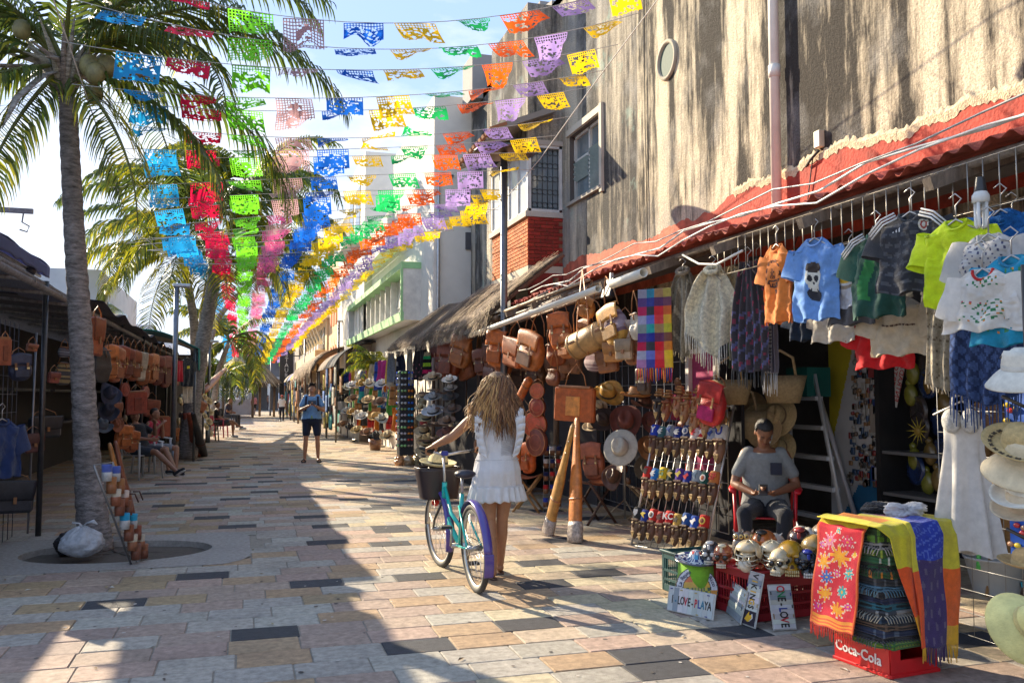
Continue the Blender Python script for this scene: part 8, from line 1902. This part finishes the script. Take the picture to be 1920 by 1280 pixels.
# mug rack leaning on the first palm + two leather cases
b0=gr(240,1052); A0=gr(246,1058); t0=onX(176,872,A0.x-.25)
t=thing('mug_rack','leaning wire rack with mugs and shells against the first palm','rack',A0); UPv=t0-A0; Wv=Vector((.10,.32,0)); m_=MB(); wire_grid(m_,(0,0,0),Wv,UPv,3,8,.005,(.25,.25,.26)); m_.tube([(0,0,0),UPv],.010,6); m_.tube([Wv,Wv+UPv],.010,6); m_.build('frame',metal,t)
for i,(k,c,c2,l) in enumerate(((.90,(.08,.12,.40),(.5,.5,.5),'blue and white mug at the top of the palm rack'),(.78,(.40,.17,.06),(.3,.12,.05),'tan wood mug second in the palm rack'),(.66,(.65,.58,.45),(.3,.1,.05),'cream shell topped mug in the middle of the palm rack'),(.56,(.28,.10,.05),(.2,.07,.04),'brown mug below the cream topped one'),(.42,(.02,.35,.60),(.5,.5,.5),'bright blue mug with white mark in the palm rack'),(.30,(.26,.09,.04),(.2,.07,.04),'dark brown mug under the bright blue one'),(.20,(.62,.55,.42),(.3,.12,.06),'cream shell mug near the foot of the palm rack'),(.10,(.24,.09,.05),(.2,.07,.04),'brown mug at the very foot of the palm rack'))):
    mug(l,A0+UPv*k+Wv*.3+Vector((.03,-.03,-.05)),c,c2,1.35,(0,0,R(20))); mug(l.replace('mug','second mug beside the mug'),A0+UPv*(k-.02)+Wv*.75+Vector((.03,-.03,-.05)),jit(c,.3),c2,1.25,(0,0,R(20)))
for i,(bp_,tp2,c,l) in enumerate(((gr(246,1010),(205,830),(.42,.17,.04),'ochre leather case leaning behind the palm mug rack'),(gr(254,1006),(216,826),(.22,.07,.035),'darker leather case with cord leaning beside the ochre one'))):
    tt=onX(*tp2,bp_.x-.22); t=thing('leather_case',l,'case',bp_,0,'leather cases by the first palm'); D=tt-bp_; m_=MB(c); m_.tube([D*k for k in(0,.05,.35,.5,.6,.95,1)],[.06,.075,.075,.065,.045,.035,.02],14,flat=.65); m_.build('body',leather,t); m_=MB((.10,.04,.03)); m_.tube([D*.46,D*.48],.075,12,flat=.7); m_.tube([D*.47+Vector((.07,0,0)),D*.45+Vector((.13,0,.02)),D*.38+Vector((.15,0,0))],.008,5); m_.build('cord',leather,t)
# trash bags in the pit
q=onX(152,1025,-1.45); g_=gr(153,1046)
tb=thing('trash_bag','knotted white plastic trash bag in the palm pit','bag',g_)
m_=MB((.66,.68,.72)); m_.sheet(90,50,lambda u,v:((.19*math.sin(PI*v**.8)**.75+.012*math.sin(u*2*PI*17+v*6)*(v**2)*1.6+.03*mnoise(math.cos(u*2*PI)*1.6,math.sin(u*2*PI)*1.6+3,v*4)+.018*abs(mnoise(math.cos(u*2*PI)*5,math.sin(u*2*PI)*5,v*9)))*math.cos(u*2*PI),(.15*math.sin(PI*v**.8)**.75+.03*mnoise(math.cos(u*2*PI)*1.6,math.sin(u*2*PI)*1.6+3,v*4)+.018*abs(mnoise(math.cos(u*2*PI)*5,math.sin(u*2*PI)*5,v*9)))*math.sin(u*2*PI),.01+.29*v)); m_.build('sack',bagw,tb,rec=False)
m_=MB((.66,.68,.72)); m_.tube([(0,0,.28),(.03,0,.32),(.09,-.02,.34),(.13,-.03,.31)],[.03,.015,.03,.008],8,flat=.4); m_.tube([(0,0,.28),(-.03,.01,.32),(-.09,.0,.33)],[.03,.014,.02],8,flat=.4); m_.build('knot',bagw,tb)
crumple('trash_bag','black plastic trash bag behind the white one','bag',gr(118,1040)+Vector((.03,.15,.08)),(.14,.13,.12),(.03,.03,.035),12,mat('black_bag',rough=.2,var=.2,bump=1,bs=30),.3,3.)
# wire rack in the dark + blue shirt at the edge
t=thing('wire_grid_panel','dim wire grid stand at the far left behind the thin posts','rack',(-2.25,9.7,0)); m_=MB(); wire_grid(m_,(0,-.9,.05),(0,1.5,0),(0,0,2.2),8,12,.004,(.10,.10,.12)); m_.build('wire',metal,t,kind='stuff')
q=gr(52,1000); m_=MB((.30,.30,.33)); m_.tube([(0,0,0),(.02,0,2.2)],.012,6); m_.build('thin_pole',metal,loc=q,label='thin pale pole standing left of the dark stall post',cat='pole')
q=onX(4,780,-1.95); shirt('navy shirt with white fringe cut off by the left edge',q,R(60),.42,.5,(.01,.03,.12),seed=31,group=None)
# green white red tarp further on
t=thing('striped_awning','small green and cream awning over the farther left stall','awning',(-1.4,24,2.5)); m_=MB(); m_.sheet(10,16,lambda u,v:(-1.5*u+.4,5*v-2.5,.1+.42*math.sin(u*2.0)),lambda u,v:(.01,.22,.19) if v<.45 else (.55,.42,.28),thick=.02); m_.sheet(2,4,lambda u,v:(.41,-2.5+2.2*v,.1-.5*u),lambda u,v:(.01,.22,.19) if v<.6 else (.7,.7,.66),thick=.01); m_.build('canopy',cloth,t,rec=False)
m_=MB((.2,.2,.2)); m_.tube([(.35,2.4,-2.5),(.35,2.4,.1)],.03,6); m_.tube([(.35,-2.4,-2.5),(.35,-2.4,.1)],.03,6); m_.build('post',metal,t)
q=onX(333,676,-1.35); hang('red_cloth','narrow red cloth hanging by the farther left awning','cloth',q,R(55),.35,.35,.45,(.55,.02,.03),None,3,.02)
q=onX(352,668,-1.2); shirt('black t shirt with yellow and green marks hanging by the leaning palm',q,R(60),.5,.65,(.012,.015,.02),seed=33,group=None,prints=[(-.1,.1,.3,.4,lambda u,v:(.7,.6,.02),'print')])
q=onX(352,706,-1.2); hang('white_trousers','pale trousers hanging under the black t shirt','trousers',q,R(60),.35,.32,.6,(.60,.52,.40),None,2,.03)
for i in range(12):
    q=onX(rl.uniform(335,375),rl.uniform(715,790),-1.6); m_=MB(jit(rl.choice([(.55,.45,.3),(.1,.1,.12),(.45,.1,.06),(.3,.3,.35)]),.2)); m_.ell((0,0,0),(.06,.10,.09)); m_.build('trinket',ceramic,loc=q,label='small souvenir on the farther left stall, %s of the cluster'%ORD[i],cat='souvenir',group='small souvenirs on the farther left stall')
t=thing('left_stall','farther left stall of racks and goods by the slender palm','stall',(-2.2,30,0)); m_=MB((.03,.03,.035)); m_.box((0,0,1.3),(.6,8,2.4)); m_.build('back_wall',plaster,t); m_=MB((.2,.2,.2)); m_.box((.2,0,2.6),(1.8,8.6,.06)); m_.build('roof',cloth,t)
# thatched hut and dark greenery far left
t=thing('thatched_hut','small far thatched hut with pointed roof behind the seated men','hut',onY(458,700,66)); t.location.z=0; m_=MB()
for i in range(1400):
    a=rl.uniform(0,2*PI); r0=rl.uniform(.1,2.6); z=5.0-r0*.95; m_.col=jit((.42,.34,.24),.25); c_,s_=math.cos(a),math.sin(a); m_.add([(r0*c_-.04*s_,r0*s_+.04*c_,z),(r0*c_+.04*s_,r0*s_-.04*c_,z),((r0+.6)*c_,(r0+.6)*s_,z-.62)],[(0,1,2)])
m_.lathe([(.05,4.95),(2.7,2.4)],18,(.2,.15,.1)); m_.build('straw_thatch',straw,t,kind='stuff',rec=False); m_=MB((.3,.2,.13))
for k in range(6): m_.tube([(2.1*math.cos(k),2.1*math.sin(k),0),(2.1*math.cos(k),2.1*math.sin(k),2.8)],.09,7)
m_.build('post',wood,t)
t=thing('low_wall','pale low wall behind the far seated people','wall',(-2.0,74,0)); m_=MB((.40,.36,.34)); m_.box((0,0,.6),(6,.3,1.2)); m_.build('wall',plaster,t)

# ================================================================ middle right stalls: hats, dresses, shawls
# colourful sunglasses column
q=gr(776,862); t=thing('sunglasses_rack','tall dark rack column of mirrored sunglasses in blue, orange and green','rack',Vector((3.25,18.2,0)))
O_=Vector((3.25,18.2,0)); m_=MB((.035,.035,.04)); m_.box((0,0,1.15),(.30,.34,1.75),bev=.02); m_.build('board',plastic,t)
gc=[(.02,.10,.6),(.02,.10,.6),(.02,.12,.55),(.75,.22,.02),(.8,.4,.02),(.02,.12,.55),(.02,.3,.6),(.02,.35,.6),(.02,.3,.55),(.7,.15,.02),(.75,.25,.02),(.6,.05,.03),(.4,.3,.2)]
for i,c in enumerate(gc):
  for k in (0,1):
    m_=MB(c if k else jit((.3,.55,.2) if i%3==0 else (.5,.5,.5),.3)); z=1.98-.125*i; y0=-.09+.18*k
    for s_ in(-1,1): m_.ell((y0*.8+s_*.033,-.185,z),(.030,.014,.026),n=10,m=6); m_.ell((-.17,y0*1.05+s_*.033,z),(.014,.030,.026),n=10,m=6)
    m_.tube([(y0*.8-.02,-.185,z),(y0*.8+.02,-.185,z)],.004,4); m_.build('sunglasses',ceramic,t)
HM='hats on the middle right stall racks'
t=thing('hat_rack','wooden rack post full of fedoras left of the woman','rack',onX(812,860,3.1)); t.location.z=0; m_=MB((.16,.10,.07)); m_.tube([(0,0,0),(0,0,2.15)],.03,8)
for z in(.5,.8,1.05,1.3,1.6,1.85): m_.box((0,0,z),(.08,.7,.03)); m_.box((0,0,z-.05),(.5,.06,.03))
m_.build('post',wood,t)
def mh(px,py,w,l,c,rot=(20,-15,0),kind='fedora',X=3.05,m=None,band=(.03,.03,.03)): q=onX(px,py,X); hat(l,q,tuple(R(a) for a in rot),px2m(w,q)/.36,c,band,.18,kind,m or felt,HM)
for a in ((812,745,34,'grey fedora with white crown stripes on the rack left of the woman',(.33,.33,.32)),(812,772,44,'silver grey fedora with black band below the striped one',(.42,.44,.47)),(811,708,36,'sandy bucket hat at the top of the fedora rack',(.45,.33,.20)),(843,712,30,'white felt fedora at the top right of the fedora rack',(.60,.55,.47)),(800,783,40,'olive wide hat left of the silver fedora',(.30,.25,.14)),(796,808,40,'tan rolled brim hat lower on the fedora rack',(.42,.30,.16)),(802,826,42,'ochre cowboy hat low on the fedora rack',(.44,.29,.12)),(845,745,32,'black fedora in shade right of the striped one',(.05,.045,.04)),(848,768,36,'dark brown fedora right of the silver one',(.12,.08,.06)),(838,790,34,'brown trilby under the silver fedora',(.22,.13,.08)),(792,742,26,'light brown cap left of the striped fedora',(.40,.28,.16)),(845,728,26,'grey felt hat behind the white one',(.25,.23,.2)),(838,812,40,'maroon brown hat beside the woman arm',(.18,.07,.05)),(800,845,44,'beige crushed hat lowest on the fedora rack',(.44,.33,.18)),(788,764,22,'little straw hat beside the sunglasses rack',(.5,.38,.2))): mh(*a)
# pole hat stand further back
p=gr(680,826); t=thing('hat_stand','thin pole hat stand with six straw hats beside the red dress','stand',p); m_=MB((.35,.30,.25)); m_.tube([(0,0,0),(0,0,1.9)],.02,7); m_.tube([(-.35,-.2,.03),(.3,.25,.03)],.02,6); m_.tube([(-.3,.3,.03),(.3,-.3,.03)],.02,6); m_.build('pole',metal,t)
for (px,py,w,l,c) in ((682,728,24,'small beige fedora on top of the far pole stand',(.55,.42,.26)),(680,745,22,'white fedora with dark band on the far pole stand',(.65,.62,.55)),(684,762,38,'wide brown cowboy hat on the far pole stand',(.40,.24,.12)),(668,762,28,'tan hat left on the far pole stand',(.50,.36,.20)),(668,780,32,'golden straw hat low left on the far pole stand',(.60,.44,.16)),(690,782,32,'honey straw hat low right on the far pole stand',(.56,.38,.14)),(683,715,26,'cream sun hat above the beige fedora',(.62,.52,.38)),(674,795,30,'straw hat lowest on the far pole stand',(.55,.36,.12))): mh(px,py,w,l,c,X=p.x-.1,m=straw)
# mannequins
def mannequin(label,p,h,col,dcol,cut='long',neck=(.35,.33,.30)):
    t=thing('mannequin',label,'mannequin',p,R(-30)); 
    m_=MB(neck); m_.tube([(0,0,.02),(0,0,h*.5)],.02,7); m_.tube([(-.22,0,.02),(.22,0,.02)],.015,6); m_.tube([(0,-.2,.02),(0,.2,.02)],.015,6); m_.build('stand',metal,t)
    m_=MB(neck); m_.tube([(0,0,h*.50),(0,0,h*.60),(0,0,h*.70),(0,0,h*.80),(0,0,h*.86),(0,0,h*.93)],[.15,.14,.12,.155,.14,.05],16,flat=.62); m_.build('torso',plastic,t)
    m_=MB(dcol); lo=.10 if cut=='long' else .28
    m_.sheet(48,30,lambda u,v:((.17+(.0 if v<.4 else .10*(v-.4))+.02*v*math.sin(u*50))*math.cos(2*PI*u)*(1 if v>.12 else .8+v*1.6),(.11+.08*v+.012*v*math.sin(u*43))*math.sin(2*PI*u),h*(.86-(.86-lo)*v)),thick=.004); m_.build('dress',cloth,t,rec=False); return t
mannequin('mannequin in a long pale grey embroidered dress beside the sunglasses rack',gr(748,838),1.75,None,(.42,.42,.42),neck=(.10,.10,.10))
mt_=mannequin('headless stand in a bright red draped dress with a cat mask',gr(709,838),1.55,None,(.55,.015,.015),'short',neck=(.05,.02,.02))
m_=MB((.50,.02,.02)); m_.ell((0,0,1.45),(.10,.09,.12)); m_.tube([(-.06,0,1.5),(-.07,0,1.62)],[.03,.004],6); m_.tube([(.06,0,1.5),(.07,0,1.62)],[.03,.004],6); m_.ell((0,-.03,1.64),(.06,.06,.05)); hd_=m_.build('red_head',cloth,mt_); m_=MB((.8,.75,.7)); m_.ell((0,-.085,1.40),(.06,.02,.06)); m_.build('face_patch',cloth,mt_)
mannequin('black and grey clothed torso stand between the red and grey dresses',gr(728,832),1.6,None,(.03,.03,.035),'short',neck=(.03,.03,.03))
mannequin('crimson skirt stand half hidden behind the red dress',gr(722,826),1.3,None,(.40,.01,.06),'short',neck=(.2,.02,.03))
# hanging shawls and clothes
def hs(px,top,bot,w,l,c,colf=None,X=3.3,fr=None,kind=None,m=None,seed=0,folds=4,name='shawl',cat='shawl',amp=.03): 
    q=onX(px,top,X); s=zc(q)/FPX; hang(name,l,cat,q,R(-55),w*s*.8,w*s*1.3,(bot-top)*s,c,colf,folds,amp,fr,.10,m or knit,'clothes hanging on the middle right stalls',seed)
hs(733,662,716,18,'pale blue grey fringed shawl under the thatch edge',(.30,.34,.40),fr=(.32,.36,.42),seed=1)
hs(751,658,720,24,'navy poncho with white diamond border under the thatch',(.02,.025,.05),lambda u,v:(.6,.6,.6) if (v>.85 and int(u*8)%2) or (abs(u-.2)<.06 and int(v*9)%3==0) else (.02,.025,.05),fr=(.02,.02,.04),seed=2)
hs(768,655,722,12,'narrow cream scarf beside the navy poncho',(.55,.52,.44),seed=3)
hs(787,645,712,32,'black lace blouse with pink flowers hanging under the thatch',(.035,.03,.035),lambda u,v:(.35,.12,.16) if math.sin(u*40)*math.sin(v*30)>.7 and v>.5 else (.035,.03,.035),seed=4,X=3.25)
hs(802,660,700,18,'striped lime, pink and black knitted bag hanging by the maroon bags',(.3,.3,.3),lambda u,v:[(.50,.42,.28),(.03,.45,.15),(.02,.02,.02),(.45,.70,.05),(.02,.02,.02),(.65,.02,.15)][min(5,int(v*6))],X=3.25,seed=5,name='knitted_bag',cat='bag')
hs(792,640,660,22,'white shirt tucked up beneath the thatch edge',(.6,.58,.54),seed=6,X=3.5)
hs(655,655,735,18,'long white crocheted shawl far down the right stalls',(.66,.64,.56),fr=(.66,.64,.56),seed=7,X=3.6)
hs(667,678,718,16,'second white crocheted shawl behind the long one',(.62,.58,.48),seed=8,X=3.7)
hs(640,690,752,18,'grey and black checked blanket hanging at the far stalls',(.3,.3,.3),lambda u,v:(.20,.20,.20) if int(v*12)%2 else (.42,.41,.38),X=3.5,seed=9)
hs(612,718,770,46,'large black and white patterned blanket at the far stalls',(.1,.1,.1),lambda u,v:(.40,.42,.43) if math.sin(u*33+4*math.sin(v*14))*math.sin(v*26+3*math.sin(u*9))>.25 else (.05,.055,.06),X=3.6,seed=10,folds=2,name='blanket',cat='blanket')
hs(652,722,750,16,'white tank top on the far right stall',(.66,.65,.62),seed=11,X=3.6,name='tank_top',cat='shirt'); hs(667,720,748,14,'peach tank top beside the white one',(.60,.35,.22),seed=12,X=3.6,name='tank_top',cat='shirt')
hs(724,700,735,14,'bright orange beaded hanging toy cluster by the potted palm',(.75,.22,.02),seed=13,X=3.5,name='hanging_toys',cat='toy'); hs(722,735,765,18,'blue and white ball shaped hanging toy',(.03,.14,.45),lambda u,v:(.6,.6,.6) if int(u*9+v*7)%3==0 else (.03,.14,.45),seed=14,X=3.4,name='hanging_toys',cat='toy')
hs(686,688,712,26,'dark striped cloth behind the straw hats',(.12,.02,.05),lambda u,v:(.5,.2,.03) if int(u*6)%3==0 else (.12,.015,.05),seed=15,X=3.8); hs(603,735,775,16,'blue jeans bag at the far right stall',(.05,.10,.25),seed=16,X=3.5,name='denim_bag',cat='bag')
# potted feathery palm in front of the green window building
p=onX(704,800,3.55); p.z=0; t=thing('potted_palm','slim young feathery palm standing before the green framed building','potted palm',p); m_=MB((.10,.07,.05)); m_.tube([(0,0,0),(.02,0,1.3),(0,0,2.3)],[.05,.04,.03],8); m_.build('trunk',bark,t)
for k in range(16): 
    m_=frond(rl.uniform(.9,1.25),R(rl.uniform(70,110)),R(rl.uniform(15,75)),900+k,n=26,leaf=.34,yel=.35); m_.build('frond',leafm,t,(0,0,2.25),(0,0,R(k*67)),rec=False)
m_=MB((.25,.12,.07)); m_.lathe([(.001,0),(.14,0),(.2,.3),(.001,.28)],16); m_.build('pot',ceramic,t)
# shell pile in nets
p=gr(768,872)
for i in range(7): crumple('shell_bag','net bag of orange cream shells on the ground, %s of the pile'%ORD[i],'bag',p+Vector((rl.uniform(-.3,.3),rl.uniform(-.1,.25),.09)),(.11,.10,.13),jit((.58,.28,.12) if i%2 else (.6,.48,.3),.2),20+i,ceramic,.35,3.)
# backs of the middle stalls, counters and far stalls with awnings
t=thing('stall_counter','dark cloth covered counter row behind the middle right stalls','counter',(3.95,17,0)); m_=MB((.035,.03,.03)); m_.box((0,-.3,.5),(.5,7.5,1.0)); m_.build('cover',dark,t)
m_=MB((.08,.05,.04)); 
for k in range(9): m_.tube([(-.2,-3.8+k*.9,1.0),(-.2,-3.8+k*.9,2.3)],.015,6)
m_.build('display_post',metal,t)
for i in range(26):
    y=rl.uniform(13,29); x=3.45+rl.random()*.5; z=rl.uniform(.55,2.2); c=jit(rl.choice([(.45,.16,.05),(.5,.4,.26),(.06,.05,.05),(.5,.05,.05),(.05,.12,.3),(.6,.58,.5),(.4,.25,.1)]),.2)
    m_=MB(c); m_.ell((0,0,0),(.09,.12,.14),f=lambda v:(v[0],v[1]*(1+.2*math.sin(v[2]*30)),v[2])); m_.tube([(0,-.06,.1),(0,0,.26),(0,.06,.1)],.007,5); m_.build('hanging_purse',cloth,loc=(x,y,z),label='small hanging purse along the middle right stalls, %s of the scatter'%ORD[i],cat='purse',group='small purses along the middle right stalls')
fa=[(30.5,(.05,.05,.055),'dark grey'),(34,(.30,.22,.15),'brown'),(51,(.62,.30,.30),'pinkish red'),(55,(.75,.50,.05),'yellow'),(59,(.30,.34,.55),'blue and white'),(64,(.55,.45,.33),'beige'),(69,(.20,.10,.08),'dark brown'),(74,(.55,.38,.30),'faded salmon')]
for i,(y,c,n_) in enumerate(fa):
    t=thing('market_stall','distant right hand market stall under a %s curved awning'%n_,'stall',(3.3,y,0),0,'distant market stalls on the right'); m_=MB(c); m_.sheet(10,10,lambda u,v:(1.0-1.5*math.sin(u*1.4),3.4*v-1.7,3.3-1.0*(1-math.cos(u*1.4))),thick=.03); m_.build('awning',cloth,t,rec=False)
    m_=MB((.15,.14,.13)); 
    for yy in(-1.6,1.6): m_.tube([(-.4,yy,0),(-.4,yy,2.6)],.03,6)
    m_.box((.5,0,1.1),(.3,3.2,2.2)); m_.build('frame',metal,t)
    for k in range(24):
        m_=MB(jit(rl.choice([(.6,.55,.45),(.6,.06,.04),(.10,.10,.12),(.5,.22,.08),(.08,.2,.5),(.65,.3,.06),(.65,.64,.6),(.6,.45,.05),(.05,.4,.35)]),.25)); yy=rl.uniform(-1.6,1.6); z=rl.uniform(.4,2.3); m_.sheet(6,6,lambda u,v:(.03*math.sin(u*9),(u-.5)*.5,-(v)*.6),thick=.02); m_.build('goods',cloth,t,(-.45+rl.random()*.4,yy,z+.3))
crumple('inflatable_toy','bright green and black inflatable toy on the ground at the far stall','toy',gr(610,788)+Vector((0,0,.3)),(.6,.5,.25),(.08,.65,.08),31,plastic,.3,3)

# more clothes and hats crowding the stalls between the sunglasses rack and the far canopy
NC=[('cream',(.62,.55,.42)),('scarlet',(.60,.03,.03)),('turquoise',(.02,.35,.40)),('mustard',(.60,.38,.04)),('white',(.68,.67,.63)),('tan',(.48,.24,.09)),('magenta',(.50,.03,.22)),('black',(.04,.04,.045)),('leaf green',(.08,.35,.06)),('royal blue',(.02,.08,.42)),('orange',(.70,.22,.02)),('grey',(.30,.30,.30))]
for i in range(36):
    nm,c=NC[(i*5)%12]; y=20.6+i*.27+rl.uniform(-.1,.1); z=[2.35,1.75,1.15][i%3]+rl.uniform(-.1,.1); x=3.42+.10*(i%3)+rl.uniform(-.05,.05)
    hang('hanging_garment','%s garment %s, %s piece beyond the sunglasses rack'%(nm,['high under the roof edge','at shoulder height','hung low'][i%3],ORD[i]),'clothes',(x,y,z),R(-55+rl.uniform(-15,15)),.36,.46,rl.uniform(.5,.75),jit(c,.15),(lambda u,v,c=c,q=i: c if int(v*9+u*(q%4))%3 else tuple(k*.45 for k in c)) if i%4==1 else None,3,.035,m=cloth,group='garments hanging on the stalls beyond the sunglasses rack',seed=i,nx=14,ny=12)
for i in range(24):
    nm,c=[('straw',(.58,.42,.20)),('cream',(.62,.55,.42)),('brown',(.25,.13,.07)),('white',(.66,.64,.6)),('black',(.04,.04,.04)),('honey',(.55,.33,.10))][i%6]; y=20.4+.42*i; z=.55+.42*(i%4)+rl.uniform(-.05,.05)
    hat('%s hat on the low racks beyond the sunglasses rack, %s along'%(nm,ORD[i]),(3.18+rl.uniform(-.08,.1),y,z),(R(25),R(-20),0),1.0,jit(c,.12),(.05,.04,.03),.18,['fedora','cowboy','round'][i%3],straw,'hats on the low racks beyond the sunglasses rack')
